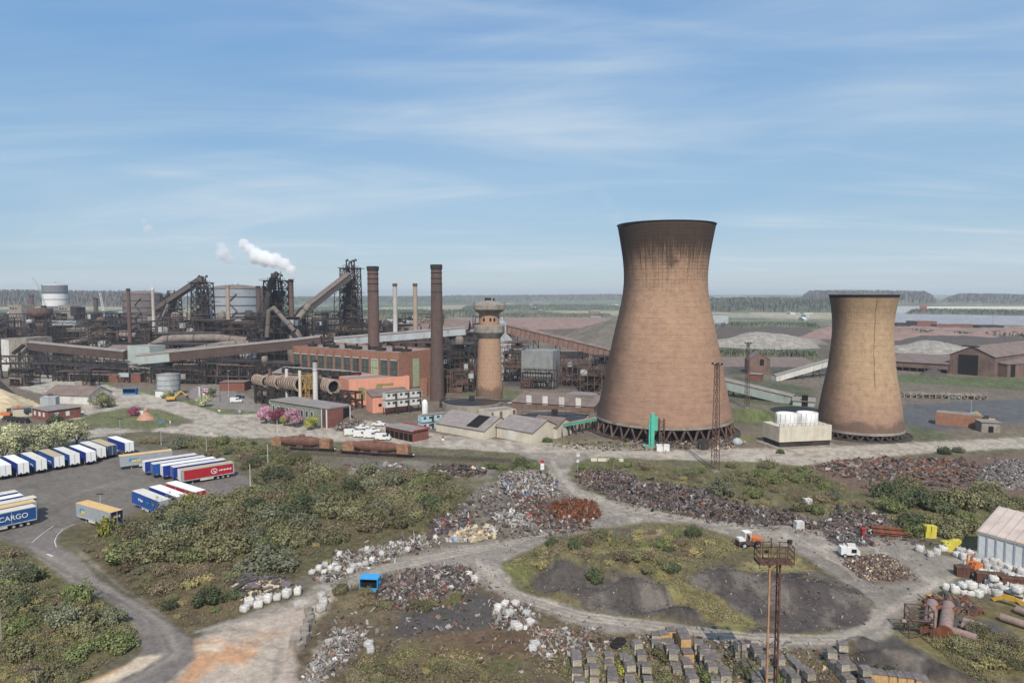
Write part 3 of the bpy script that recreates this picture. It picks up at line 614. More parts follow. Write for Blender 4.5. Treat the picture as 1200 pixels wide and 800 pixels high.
for _poly, _n in (([(95, 640), (150, 600), (250, 580), (330, 547), (480, 556), (560, 575), (500, 628), (400, 655), (300, 690), (215, 738), (130, 680)], 200), ([(-5, 645), (48, 668), (112, 708), (155, 750), (100, 796), (-5, 812)], 90), ([(680, 552), (900, 552), (1040, 575), (1060, 600), (900, 590), (760, 566)], 90)):
    scatter(_poly, _n, {'olive': 4, 'brown': 4, 'green': 1, 'dry': 3, 'grey': 1}, .22, .5, 'between the larger bushes', .2)
# single plants that stand out
def sh1(kind, px, py, sc, label, zs=1): return shrub(kind, OG(px, py), sc, label, None, zs)
sh1('grey', 318, 664, 3.4, 'broad rounded grey green bush at the thicket edge beside the bags', .72)
sh1('dark', 246, 700, 1.7, 'compact dark green bush alone on the bare bank', .9)
sh1('yel', 124, 628, 1.6, 'yellow green sapling in front of the yellow roofed trailer', 1.5)
sh1('yel', 222, 594, 1.7, 'yellowing sapling against the white roofed red trailer', 1.4)
sh1('grey', 848, 577, 2.3, 'bare round grey bush on the waste ground behind scrap', 1.1)
sh1('green', 817, 553, 1.5, 'fresh green bush on the verge below the big tower')
sh1('dark', 697, 668, 1.1, 'small dark pine low on the mound face', 1.3); sh1('dark', 673, 643, 1.0, 'small dark pine at the mound edge near the track', 1.3)
sh1('dark', 646, 640, .9, 'small dark pine at the tip of the mound', 1.3); sh1('dark', 811, 628, 1.2, 'dark bush on the mound crest by the dumper track', 1.2)
sh1('green', 776, 641, 1.3, 'bright green bush high on the spoil mound'); sh1('dark', 786, 652, 1.2, 'dark green bush below the bright one on the mound'); sh1('dark', 787, 668, 1.0, 'lowest dark bush on the mound face', 1.1)
sh1('dark', 1040, 795, 1.0, 'dark green weed clump between the last brick stacks'); sh1('green', 835, 795, 1.3, 'leafy green clump growing over brick stacks')
sh1('green', 640, 512+5, 1.3, 'green bush against the end of the cream shed'); sh1('dark', 915, 531, .9, 'small round bush by the upper road edge')
sh1('dark', 1107, 532, 1.4, 'dark bush at the roadside near the brick wall'); sh1('grey', 1122, 530, 1.3, 'bare grey bush at the roadside near brick wall')
plant_shrubs()
# ---- trees with trunk and crown
def tree(name, label, px, py, hgt_, r, m, group=None, n=2600, leaf=.22, trunk=.35, multi=1, zsq=.9, p=None):
    p = OG(px, py) if p is None else p; t = thing(name, label, 'tree', p, random.random()*6.28, group); mb = MB()
    lobes = []; tz = hgt_*trunk
    mb.tube((0, 0, -.2), (0, 0, tz), .045*hgt_, .03*hgt_, 8)
    for i in range(9):
        a = i*2.4+random.random(); d = r*(.35+.4*random.random()); z = tz+(hgt_-tz)*(.12+.7*random.random()); q = (hgt_-tz)*.26+r*.12*random.random()
        e = Vector((math.cos(a)*d, math.sin(a)*d, z)); mb.tube((0, 0, tz*(.6+.3*random.random())), e, .018*hgt_, .006*hgt_, 6); lobes.append((e.x, e.y, e.z, q*(.75+.5*random.random()), zsq))
    lobes.append((0, 0, hgt_-.3*r, r*.5, .9))
    part('trunk', mb, m_bark, t); part('crown', leaf_mesh('crown', foliage_arrays(rgv, lobes, n, leaf, .35), m), None, t); return t
for i, (px, py, h_, r_) in enumerate([(5, 538, 7.5, 4.6), (22, 535, 8, 4.4), (40, 531, 8.5, 4.6), (58, 528, 8, 4.2), (75, 523, 8, 4.4), (90, 520, 7.5, 4), (14, 524, 7, 4), (66, 516, 6, 3.5)]):
    tree('willow_tree', 'pale leafed tree in the row behind the blue sided trailers', px, py, h_, r_, L_pale, 'pale trees behind trailers', 2600, .24, .18)
tree('cherry_tree', 'pale pink blossom tree, first in the row before the brick office', 312, 496, 6.5, 4.2, L_pink, 'blossom trees', 2200, .25, .22)
tree('plum_tree', 'deep crimson tree between two pink blossom trees', 326, 497, 6, 3.6, L_crim, None, 2000, .25, .22)
tree('cherry_tree', 'largest pink blossom tree, nearest to the brick office corner', 345, 500, 6.8, 4.6, L_pink, 'blossom trees', 2400, .25, .22)
tree('garden_tree', 'young green tree on the lawn by the brick office corner', 365, 503, 4.6, 3.6, L_yel, None, 1700, .22, .25)
tree('garden_tree', 'yellow green sapling tucked under the pink blossom trees', 333, 499, 4, 1.8, L_yel, None, 900, .2, .25)
tree('garden_tree', 'round bushy tree on the green island by the white shed', 120, 478, 6.5, 6, L_olive, None, 2600, .28, .12)
tree('garden_tree', 'dark tree in front of the small red brick office', 66, 501, 5, 3.6, L_dark, None, 1700, .24, .15)
tree('garden_tree', 'low dark tree beside the white parked cars', 82, 503, 3.6, 3.6, L_dark, None, 1500, .24, .12)
tree('garden_tree', 'dark round tree in front of the ribbed stove vessels', 318, 471, 6.5, 4.6, L_dark, None, 1700, .3, .12)
tree('hawthorn', 'white flowering bush on the verge below the storage tank', 240, 476, 5, 4.2, L_pale, None, 1300, .26, .12)
tree('hawthorn', 'white flowering bush beside the small white tank bund', 195, 467, 3.4, 3.6, L_pale, None, 1000, .26, .12)
tree('plum_tree', 'mauve bush on the grass beside the brick cone', 157, 487, 3.4, 3.2, L_crim, None, 1000, .24, .12)
tree('garden_tree', 'green bush behind the bright poster board', 247, 465, 4.5, 3.2, L_green, None, 1000, .26, .15)
# ---- low growth between the shrubs: nobody could count it
def ground_cover(name, label, polys, n, m, leaf, h, seed):
    rg = np.random.default_rng(seed); out_ = []
    for poly, share in polys:
        q = np.array([G(a, b) for a, b in poly]); k = int(n*share); x = rg.uniform(q[:, 0].min(), q[:, 0].max(), k*4); y = rg.uniform(q[:, 1].min(), q[:, 1].max(), k*4)
        keep = (sdist(x, y, q) > .3) & (rg.random(k*4) < smooth(.40, .62, fbm(x, y, 6, 4, seed+3))); x, y = x[keep][:k], y[keep][:k]; out_.append(np.stack([x, y, hgt_np(x, y)], 1))
    p = np.concatenate(out_); n = len(p); p[:, 2] += rg.random(n)*h
    nr_ = rg.normal(size=(n, 3))*.6; nr_[:, 2] += .6; nr_ /= np.linalg.norm(nr_, axis=1)[:, None]
    a = np.cross(nr_, rg.normal(size=(n, 3))); a /= np.linalg.norm(a, axis=1)[:, None]; b = np.cross(nr_, a); s = leaf*(.5+rg.random(n)); a *= s[:, None]; b *= (s*.6)[:, None]
    top(name, label, 'plants', leaf_mesh(name, np.stack([p-a, p-b, p+a, p+b], 1).reshape(-1, 3), m), None, kind='stuff')
PA = [(95, 640), (130, 616), (220, 592), (300, 578), (330, 547), (480, 556), (560, 572), (510, 620), (400, 650), (340, 680), (265, 730), (215, 738), (160, 700)]
PB = [(-40, 640), (25, 648), (48, 668), (75, 692), (135, 722), (152, 750), (145, 770), (92, 798), (-40, 815)]
PC = [(680, 550), (800, 548), (930, 556), (1040, 572), (1200, 585), (1200, 610), (1130, 628), (1040, 608), (900, 588), (800, 570)]
PD = [(592, 662), (640, 636), (740, 622), (820, 622), (880, 642), (830, 660), (790, 680), (850, 712), (890, 734), (830, 728), (770, 690), (690, 664), (630, 668), (618, 688)]
PE = [(1075, 745), (1180, 742), (1220, 760), (1220, 815), (1140, 800)]
PF = [(390, 805), (430, 760), (520, 756), (620, 775), (700, 760), (980, 770), (1000, 805)]
PG = [(120, 514), (250, 516), (340, 519), (600, 536), (620, 548), (560, 566), (440, 552), (330, 540), (262, 538), (200, 520)]
ground_cover('brambles', 'low olive brambles and weeds covering the waste ground', [(PA, .42), (PB, .2), (PC, .2), (PG, .12), (PE, .06)], 110000, L_olive, .11, .45, 61)
ground_cover('dead_stalks', 'brown dead stalks and bracken over the waste ground', [(PA, .3), (PC, .2), (PD, .25), (PF, .15), (PB, .1)], 80000, L_brown, .09, .35, 62)
ground_cover('rough_grass', 'tufts of green and straw grass on banks and mound', [(PD, .3), (PB, .3), (PE, .15), (PF, .1), (PG, .15)], 80000, L_dry, .09, .3, 63)
ground_cover('green_weeds', 'fresh green weeds scattered over the banks', [(PD, .2), (PB, .3), (PA, .3), (PF, .2)], 22000, L_green, .12, .3, 64)
# ================================================================ LARGE STRUCTURES
def V2(p): return Vector((p[0], p[1], 0))
# ---- cooling towers
def tower_mat(name, base, low, soot_z, top_z, seed, grid, darkleft, crack=0):
    m, t, b = newmat(name); tc = nd(t, 'ShaderNodeTexCoord').outputs['Object']; s = nd(t, 'ShaderNodeSeparateXYZ'); t.links.new(tc, s.inputs[0])
    ang = tmath(t, 'ARCTAN2', s.outputs[0], tmath(t, 'MULTIPLY', s.outputs[1], -1))      # 0 faces the camera side
    cb = nd(t, 'ShaderNodeCombineXYZ'); t.links.new(tmath(t, 'MULTIPLY', ang, 15), cb.inputs[0]); t.links.new(s.outputs[2], cb.inputs[1]); cb.inputs[2].default_value = seed
    uv = cb.outputs[0]
    br = nd(t, 'ShaderNodeTexBrick'); br.inputs['Scale'].default_value = 1; br.inputs['Brick Width'].default_value = 1.3; br.inputs['Row Height'].default_value = .62; br.inputs['Mortar Size'].default_value = .05
    br.inputs['Color1'].default_value = base; br.inputs['Color2'].default_value = tuple(x*.90 for x in base[:3])+(1,); br.inputs['Mortar'].default_value = tuple(x*.80 for x in base[:3])+(1,); t.links.new(uv, br.inputs[0])
    zf = nd(t, 'ShaderNodeMapRange'); t.links.new(s.outputs[2], zf.inputs[0]); zf.inputs[1].default_value = 0; zf.inputs[2].default_value = top_z
    c = tmix(t, tramp(t, tmath(t, 'ADD', zf.outputs[0], tmath(t, 'MULTIPLY', tnoise(t, uv, .06, 5), .3)), .75, .15), br.outputs[0], low)
    c = tmix(t, .55, c, _grey(t, tramp(t, tnoise(t, uv, .5, 7, .75), .0, .75)), 'MULTIPLY')
    # lift rings of the shuttering
    ring = tmath(t, 'FRACT', tmath(t, 'DIVIDE', s.outputs[2], 1.9)); rl = tmath(t, 'LESS_THAN', ring, .09)
    c = tmix(t, tmath(t, 'MULTIPLY', rl, tmath(t, 'MULTIPLY', tramp(t, tnoise(t, uv, .35, 4), .35, .65), .45)), c, S(92, 66, 52, .8))
    # washed-out joints, a net of dark lines, and soot runs below the rim
    up = tramp(t, tmath(t, 'ADD', s.outputs[2], tmath(t, 'MULTIPLY', tmath(t, 'SUBTRACT', tnoise(t, uv, .12, 4), .5), 14)), soot_z, soot_z+5)
    vl = tmath(t, 'LESS_THAN', tmath(t, 'FRACT', tmath(t, 'MULTIPLY', ang, 15/1.45)), .15); hl = tmath(t, 'LESS_THAN', tmath(t, 'FRACT', tmath(t, 'DIVIDE', s.outputs[2], 1.25)), .18)
    net = tmath(t, 'MAXIMUM', vl, hl); c = tmix(t, tmath(t, 'MULTIPLY', tmath(t, 'MULTIPLY', net, up), tmath(t, 'MULTIPLY', tramp(t, tnoise(t, uv, .45, 6, .75), .32, .70), grid*.8)), c, S(58, 46, 42, .75))
    run = tnoise(t, uv, 1.0, 6, .7, (1.5, .06, 1)); top_ = tramp(t, s.outputs[2], soot_z+1, top_z)
    rn = tramp(t, tmath(t, 'ADD', run, tmath(t, 'MULTIPLY', top_, .62)), .56, .86)
    pat = tramp(t, tmath(t, 'ADD', tnoise(t, uv, .16, 5, .6), tmath(t, 'MULTIPLY', top_, .26)), .56, .80)
    rn = tmath(t, 'MULTIPLY', tmath(t, 'MAXIMUM', rn, tmath(t, 'MULTIPLY', pat, .8)), up)
    c = tmix(t, tmath(t, 'MULTIPLY', rn, grid), c, S(46, 40, 38, .75))
    rim = tramp(t, s.outputs[2], top_z-1.0, top_z-.25); c = tmix(t, rim, c, S(40, 37, 37, .75))
    sl = tramp(t, tmath(t, 'ADD', tmath(t, 'MULTIPLY', ang, -1), tmath(t, 'MULTIPLY', tnoise(t, uv, .2, 4), .5)), .95, 1.65)   # darker left flank: soot on the big tower, painted-in shade on the small one
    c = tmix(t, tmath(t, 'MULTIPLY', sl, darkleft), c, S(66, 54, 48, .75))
    ft = tramp(t, tmath(t, 'ADD', s.outputs[2], tmath(t, 'MULTIPLY', tnoise(t, uv, .11, 5, .6), 9)), 11.2, 8.6); c = tmix(t, tmath(t, 'MULTIPLY', ft, .62), c, S(74, 64, 60, .8))
    if crack:
        cr = tmath(t, 'ABSOLUTE', tmath(t, 'ADD', tmath(t, 'ADD', ang, .10), tmath(t, 'MULTIPLY', tmath(t, 'SUBTRACT', tnoise(t, uv, .25, 3), .5), .12)))
        c = tmix(t, tmath(t, 'MULTIPLY', tmath(t, 'LESS_THAN', cr, .012), tmath(t, 'MULTIPLY', tramp(t, s.outputs[2], 17, 19), .65)), c, S(70, 55, 48, .8))
    t.links.new(c, b.inputs['Base Color']); b.inputs['Roughness'].default_value = .93; return m
def cooling_tower(label, px, py, prof_px, m, legs, ledge, leg_m):
    Y = G(px, py)[1]; X = PX(px, Y, py); t = thing('cooling_tower', label, 'cooling tower', (X, Y, 0)); k = Y/F
    kr = k/math.sqrt(1+(X/Y)**2); prof = [(r*kr, HZ(y, Y)) for y, r in prof_px]; z0 = prof[0][1]; zt = prof[-1][1]; r0 = prof[0][0]
    # smooth profile through the surveyed radii
    pr = np.array(prof); zz_ = np.linspace(z0, zt, 60); rz_ = np.interp(zz_, pr[:, 1], pr[:, 0]); 
    for _ in range(12): rz_[1:-1] = (rz_[:-2]+2*rz_[1:-1]+rz_[2:])/4
    sh = MB(); P = list(zip(rz_, zz_)); inner = [(r-.9, z) for r, z in P][::-1]
    sh.lathe(P+inner[:-1]+[(P[0][0]-.9, z0)], 128, cap=False); part('shell', sh, m, t)
    rm = MB(); R1 = P[-1][0]; rt = R1*.013; rm.lathe([(R1-1.2, zt-.1), (R1+rt, zt-.15), (R1+rt, zt+.7*rt), (R1-1.2, zt+.75*rt)], 96, sm=False, cap=False); part('rim', rm, m_dark, t)
    rg = MB(); rg.lathe([(r0-1.1, z0-.9), (r0+.15, z0-.9), (r0+.12, z0-.02), (r0-1.1, z0-.02)], 96, sm=False, cap=False); part('ring_beam', rg, m_concrete, t)
    rb = r0+z0*.12
    for i in range(legs):
        a0 = 2*math.pi*i/legs; da = math.pi/legs*.92; lg = MB(); g0 = (rb*math.cos(a0), rb*math.sin(a0), 0)
        for s_ in (-1, 1): lg.beam(g0, ((r0-.5)*math.cos(a0+s_*da), (r0-.5)*math.sin(a0+s_*da), z0-.7), .55, m=0)
        lg.box(g0[0], g0[1], 0, 1.3, 1.3, .5, a0); part('leg', lg, leg_m, t)
    bs = MB(); bs.lathe([(rb+2.2, 0), (rb+2.2, .35), (rb+1.7, .35), (rb+1.7, .12), (1, .12)], 72, sm=False, cap=False); part('basin', bs, m_steel, t)
    pk = MB(); pk.lathe([(r0-3.4, .3), (r0-3.4, z0+1.2), (1, z0+1.3)], 48, sm=False, cap=False)
    for i in range(60): a = 2*math.pi*i/60; pk.beam(((r0-2.6)*math.cos(a), (r0-2.6)*math.sin(a), .3), ((r0-2.6)*math.cos(a), (r0-2.6)*math.sin(a), z0), .3, m=1)
    part('packing', pk, [m_black, m_dark], t); return t, X, Y, rb
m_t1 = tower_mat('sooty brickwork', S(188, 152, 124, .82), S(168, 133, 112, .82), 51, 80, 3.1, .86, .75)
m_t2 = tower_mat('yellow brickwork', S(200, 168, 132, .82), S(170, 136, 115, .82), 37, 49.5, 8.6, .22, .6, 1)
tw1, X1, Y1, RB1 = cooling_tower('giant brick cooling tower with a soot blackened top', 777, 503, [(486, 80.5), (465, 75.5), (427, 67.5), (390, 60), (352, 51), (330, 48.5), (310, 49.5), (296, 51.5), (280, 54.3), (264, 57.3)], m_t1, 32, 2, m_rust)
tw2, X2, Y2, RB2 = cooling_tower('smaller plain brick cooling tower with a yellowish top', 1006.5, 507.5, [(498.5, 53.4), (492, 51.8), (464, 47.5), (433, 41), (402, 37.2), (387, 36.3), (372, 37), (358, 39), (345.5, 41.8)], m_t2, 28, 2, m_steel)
def local_on(T, X, Y, rb, ang, r=None): return (X+(r or rb)*math.sin(ang), Y-(r or rb)*math.cos(ang))
# teal riser at the foot of the big tower
def riser():
    p = G(765, 525); t = thing('water_riser', 'teal green vertical water duct at the foot of the big tower', 'pipework', (p[0], p[1], 0)); k = p[1]/F
    h = HZ(484, p[1]); mb = MB(); mb.box(-.2, 0, .6, 1.1, 1.2, h-.6); mb.box(-1.1, .2, .6, .5, .6, h*.8); part('duct', mb, m_teal, t)
    mb = MB(); mb.box(-1.0, -.2, 0, 3.6, 2.6, .6); part('footing', mb, m_concrete, t)
    mb = MB(); mb.box(.9, .5, h*.5, 1.2, .8, h*.4); mb.tube((-.4, .6, .8), (-3.2, .2, .8), .35); part('pipe', mb, m_teal, t)
    mb = MB(); 
    for x in (2.0, 3.6): 
        for y in (-.6, .9): mb.beam((x, y, 0), (x, y, h*.85), .25)
    for z in np.arange(1.5, h*.85, 1.8): mb.beam((2, -.6, z), (3.6, -.6, z), .18); mb.beam((2, .9, z), (3.6, .9, z), .18); mb.beam((2, -.6, z), (3.6, -.6, z-1.6), .15)
    part('stair_frame', mb, m_rust, t)
riser()
for i, (px, a, c) in enumerate([(773, 490, 'left'), (780, 515, 'right')]):
    p = G(px, 528); mb = MB(); mb.box(0, 0, 0, 2.1, 1.6, 1.9); mb.box(0, 0, 1.9, 2.3, 1.8, .12)
    top('water_tank', ('white cabinet nearest the teal duct below the big tower', 'white cabinet standing free on the verge below the big tower')[i], 'cabinet', mb, m_white, p)
p = G(824, 526); mb = MB(); mb.lathe([(1.7, 0), (1.7, 3), (1.5, 3.1)], 20); top('storage_drum', 'dark round tank beside the lattice mast under the tower', 'tank', mb, m_dark, p)
p = G(864, 521); mb = MB(); mb.lathe([(1.2, 0), (1.9, .9), (1.3, 1.8), (.5, 2.3), (0, 2.4)], 18, sm=True); top('dome_cover', 'pale domed cover among rubble right of the big tower', 'cover', mb, m_greycl, p)
# ---- brick chimneys
def band_mat(name, col, lo, z_lo, z_hi, dark):
    m, t, b = newmat(name); tc = nd(t, 'ShaderNodeTexCoord').outputs['Object']; s = nd(t, 'ShaderNodeSeparateXYZ'); t.links.new(tc, s.inputs[0])
    n = tnoise(t, tc, .35, 7, .7); c = tmix(t, tramp(t, n, .3, .7), tuple(x*.78 for x in col[:3])+(1,), col)
    c = tmix(t, tramp(t, tmath(t, 'ADD', s.outputs[2], tmath(t, 'MULTIPLY', n, 6)), z_lo, z_hi), lo, c)
    row = tmath(t, 'LESS_THAN', tmath(t, 'FRACT', tmath(t, 'DIVIDE', s.outputs[2], 1.5)), .12); c = tmix(t, tmath(t, 'MULTIPLY', row, .3), c, dark)
    c = tmix(t, tmath(t, 'MULTIPLY', tramp(t, tnoise(t, tc, .5, 6, .7, (1, 1, .08)), .5, .7), .4), c, dark)
    t.links.new(c, b.inputs['Base Color']); b.inputs['Roughness'].default_value = .92; return m
def chimney(label, px, y_top, Y, w_top, w_bot, m, bands=True, capm=None, flare=0):
    k = Y/F; X = PX(px, Y); h = HZ(y_top, Y); r1 = w_top*k/2; r0 = w_bot*k/2; t = thing('chimney', label, 'chimney', (X, Y, 0)); mb = MB()
    mb.lathe([(r0, 0), (r1+(r0-r1)*.35, h*.55), (r1, h*.97)], 32); part('shaft', mb, m, t)
    mb = MB(); mb.lathe([(r1+.08*r1, h*.965), (r1*1.12, h*.97), (r1*1.14, h*.995), (r1*1.08, h), (r1*.75, h), (r1*.75, h-3), (0, h-3)], 32, sm=False, cap=False); part('cap', mb, capm or m_dark, t)
    if bands:
        mb = MB()
        for z in (.80, .86, .90, .94): mb.lathe([(r1*1.02, h*z-.12), (r1*1.1, h*z-.1), (r1*1.1, h*z+.1), (r1*1.02, h*z+.12)], 32, sm=False, cap=False)
        part('hoop', mb, m_dark, t)
    return t
c_a = band_mat('brown chimney brick', S(114, 92, 84, .85), S(106, 86, 80, .85), 2, 6, S(70, 58, 54, .8)); c_b = band_mat('dark chimney brick', S(106, 88, 82, .85), S(100, 84, 78, .85), 2, 6, S(62, 54, 52, .8))
c_w = band_mat('flaked white chimney', S(192, 186, 178, .85), S(212, 208, 202, .85), 22, 46, S(150, 132, 118, .8)); c_t = band_mat('tan chimney', S(180, 160, 142, .85), S(196, 184, 168, .85), 10, 26, S(150, 116, 90, .8))
chimney('broad brown brick chimney rising behind the powerhouse roof', 438, 312, 360, 12.5, 14, c_a)
chimney('tall dark brick chimney standing beside the water tower', 512, 310, 322, 12.5, 17, c_b)
chimney('slender flaking white chimney beyond the powerhouse', 463.5, 332, 470, 5, 6, c_w, False, m_rust)
chimney('slender tan chimney beyond the powerhouse', 487, 332, 470, 5, 6, c_t, False, m_rust)
chimney('slim reddish chimney with dark head near the brown gasholder', 152.5, 338, 520, 4, 4.6, c_a, False)
chimney('slim white steel flue beside the brown gasholder', 181, 337, 590, 3.4, 3.8, c_w, False, m_white)
chimney('pale slender flue in front of the large gasholder', 268.5, 334, 560, 4.2, 5, c_t, False, m_concrete)
chimney('grey steel stack between gasholder and steaming furnace', 304, 335, 600, 5, 5.5, c_b, False); chimney('rusty grey stack close behind the steaming furnace', 310.5, 335, 560, 4.5, 5, c_a, False, m_rust)
chimney('dark steaming flue stack beside the black furnace', 342.5, 327, 455, 5.4, 6, c_a, True)
chimney('squat tapered stack far among the left works', 114, 349, 850, 4.5, 6, c_b, False); chimney('tapered brown stack beyond the left hopper', 39.5, 346, 950, 4, 6, c_a, False)
chimney('white steel flue of the ribbed stoves', 368.5, 422, 292, 5.4, 6, c_w, True, m_dark)
chimney('short grey stub flue on the first ribbed stove', 335, 430, 305, 3.6, 4, c_w, False); chimney('short white stub flue on the third ribbed stove', 350.5, 432, 300, 3.6, 4, c_w, False); chimney('stubby brown flue by the leftmost stove', 315.5, 430, 312, 4, 4.4, c_a, False)
chimney('small dark flue on the powerhouse forecourt', 232, 452, 330, 2.2, 2.4, c_w, False)
# ---- brick water tower
def water_tower():
    Y = G(573.5, 466)[1]; X = PX(573.5, Y, 466); k = Y/F; z = lambda y: HZ(y, Y)
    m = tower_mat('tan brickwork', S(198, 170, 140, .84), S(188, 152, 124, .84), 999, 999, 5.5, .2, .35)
    t = thing('water_tower', 'tan brick water tower with two overhanging ring galleries', 'water tower', (X, Y, 0))
    mb = MB(); mb.lathe([(16*k, 0), (15*k, z(440)), (13.4*k, z(400)), (13.2*k, z(394))], 40); mb.lathe([(12*k, z(381)), (11.8*k, z(366))], 40); part('shaft', mb, m, t)
    mb = MB(); mb.lathe([(13.3*k, z(396)), (17.5*k, z(390)), (18.2*k, z(389)), (18.2*k, z(381.5)), (17.5*k, z(381)), (12*k, z(380.5))], 40, sm=False); part('lower_gallery', mb, m_concrete, t)
    mb = MB(); mb.lathe([(11.9*k, z(367.5)), (17.8*k, z(363)), (18.8*k, z(362.5)), (18.8*k, z(357)), (18*k, z(356)), (4*k, z(352)), (0, z(352))], 40, sm=False); part('upper_gallery', mb, m_concrete, t)
    mb = MB(); mb.box(-.6, 0, z(352.5), 3, 2.6, 1.5); mb.tube((2.2, 0, z(353)), (2.2, 0, z(349.5)), .5); part('roof_hatch', mb, m_dark, t)
    for a in (.15, .55, -.5): 
        mb = MB(); r = 12*k; mb.box(r*math.sin(a), -r*math.cos(a), z(376), .9, .25, 1.6, a); part('window', mb, m_black, t)
    mb = MB(); mb.box(6.0*math.sin(.5), -6.4*math.cos(.5)+.4, 0, 1.4, .5, 2.8, .5); part('door', mb, m_dark, t)
    mb = MB()
    for gz_, gr_ in ((381, 18), (356.5, 18.6)):
        for i in range(32): a = 2*math.pi*i/32; mb.beam((gr_*k*math.cos(a), gr_*k*math.sin(a), z(gz_)), (gr_*k*math.cos(a), gr_*k*math.sin(a), z(gz_)+1.0), .1)
    part('railing', mb, m_dark, t)
water_tower()
# ---- houses and sheds
def house(name, label, cat, a, b, depth, h, wm, rm, rise=0, ridge='x', over=.4, doors=(), wins=(), winm=None, framem=None, group=None, roofth=.18, parapet=0, doorm=None, mono=0):
    a = Vector((a[0], a[1])); b = Vector((b[0], b[1])); d = b-a; L = d.length; rz = math.atan2(d.y, d.x); c = (a+b)/2
    t = thing(name, label, cat, (c.x, c.y, 0), rz, group); w_ = MB(); r = MB(); x0, x1 = -L/2, L/2
    if mono:                                   # front eave h, back h+mono
        w_.extrude([(0, 0), (depth, 0), (depth, h+mono), (0, h)], x0, x1, 'x'); r.extrude([(-over, h-over*mono/depth+.02), (depth+over, h+mono+over*mono/depth+.02), (depth+over, h+mono+roofth+over*mono/depth), (-over, h+roofth-over*mono/depth)], x0-over, x1+over, 'x')
    elif rise and ridge == 'x':
        w_.extrude([(0, 0), (depth, 0), (depth, h), (depth/2, h+rise), (0, h)], x0, x1, 'x'); s = rise/(depth/2)
        r.extrude([(-over, h-over*s+.03), (depth/2, h+rise+.03), (depth+over, h-over*s+.03), (depth+over, h-over*s+roofth), (depth/2, h+rise+roofth), (-over, h-over*s+roofth)], x0-over, x1+over, 'x')
    elif rise:
        w_.extrude([(x0, 0), (x1, 0), (x1, h), (0, h+rise), (x0, h)][::-1], 0, depth, 'y'); s = rise/(L/2)
        r.extrude([(x0-over, h-over*s+.03), (0, h+rise+.03), (x1+over, h-over*s+.03), (x1+over, h-over*s+roofth), (0, h+rise+roofth), (x0-over, h-over*s+roofth)][::-1], -over, depth+over, 'y')
    else:
        w_.box(0, depth/2, 0, L, depth, h)
        if parapet:
            for q in ((0, .15, L, .3), (0, depth-.15, L, .3), (x0+.15, depth/2, .3, depth-.6), (x1-.15, depth/2, .3, depth-.6)): w_.box(q[0], q[1], h, q[2], q[3], parapet)
            r.box(0, depth/2, h+.01, L-.6, depth-.6, .1)
        else: r.box(0, depth/2, h+.005, L+2*over, depth+2*over, roofth)
    part('wall', w_, wm, t); part('roof', r, rm, t)
    def put(nm, f, u, z, ww, hh, m, mfr=None):
        mb = MB(); fr = 1 if mfr else 0
        def bx(cu, z0_, w2, h2, o, mi):
            if f == 'f': mb.box(x0+cu, -o, z0_, w2, .12, h2, 0, mi)
            elif f == 'r': mb.box(x1+o, cu, z0_, .12, w2, h2, 0, mi)
            elif f == 'l': mb.box(x0-o, cu, z0_, .12, w2, h2, 0, mi)
        bx(u, z, ww, hh, .02, 0)
        if mfr: 
            tk = .14; bx(u-ww/2-tk/2, z, tk, hh, .05, 1); bx(u+ww/2+tk/2, z, tk, hh, .05, 1); bx(u, z+hh, ww+2*tk, tk, .05, 1); bx(u, z-tk, ww+2*tk, tk, .05, 1)
        part(nm, mb, [m, mfr] if mfr else m, t)
    for f, u, ww, hh in doors: put('door', f, u, .02, ww, hh, doorm or m_black)
    for f, u, z, ww, hh in wins: put('window', f, u, z, ww, hh, winm or m_glass, framem)
    t['len'] = L; return t
def hpx(py_base, py_top): Y = G(600, py_base)[1]; return HZ(py_top, Y)
# powerhouse
def powerhouse():
    Yb = 318; za = HZ(415, Yb); Ya = (H-za)/((H-HZ(407, 100))/100); A = (PX(343, Ya), Ya); B = (PX(467, Yb), Yb)
    L = math.hypot(A[0]-B[0], A[1]-B[1]); n = 12; bw = L/n
    t = house('powerhouse', 'long orange brick powerhouse with tall dark window bays', 'power station', A, B, 30, za, m_brickor, m_greyroof, parapet=.8)
    for i in range(n):
        u = bw*(i+.5); mb = MB(); z0 = za*.1; z1 = za*.86; x = -L/2+u
        mb.box(x, -.02, z0, bw*.76, .16, z1-z0, 0, 0)
        for q in range(1, 4): mb.box(x, -.13, z0+(z1-z0)*q/4, bw*.66, .08, .22, 0, 1)
        for q in (-.17, .17): mb.box(x+bw*q, -.14, z0, .1, .07, z1-z0, 0, 1)
        mb.box(x, -.2, z1, bw*.7, .3, .35, 0, 2)
        part('window', mb, [m_pg if i == 9 else m_darkglass, m_dark, m_offwhite], t, label='pale boarded window bay' if i == 9 else None)
        mb = MB(); mb.box(-L/2+bw*i, -.25, 0, .7, .5, za*.97); part('pier', mb, m_brickor, t)
    mb = MB(); mb.box(0, -.12, za*.885, L, .24, .5); part('cornice', mb, m_brickor, t)
    mb = MB(); mb.box(L/2+.05, 12, za*.25, .2, 4.5, za*.62); part('window', mb, m_pg, t, label='tall pale green window on the end wall')
    for i in range(9):
        mb = MB(); mb.box(-L/2+L*(i+.6)/9, 9+3*(i % 2), za+.1, 4.5, 3, 1.6); mb.tube((-L/2+L*(i+.6)/9, 9, za+1.5), (-L/2+L*(i+.6)/9, 9, za+3), .6); part('roof_vent', mb, m_dark, t)
    return A, B, za, Ya, Yb
m_pg = mat('pale green boards', S(168, 178, 146), .1, .5, .8); m_darkglass = mat('grimy glazing', S(82, 88, 84), .35, .35, .5)
PA_, PB_, PZ_, PYa, PYb = powerhouse()
house('brick_annex', 'stepped orange brick end block joined to the powerhouse', 'building', (PX(468, 326), 326), (PX(500, 332), 332), 18, HZ(446, 326), m_brickor, m_greyroof, parapet=.5)
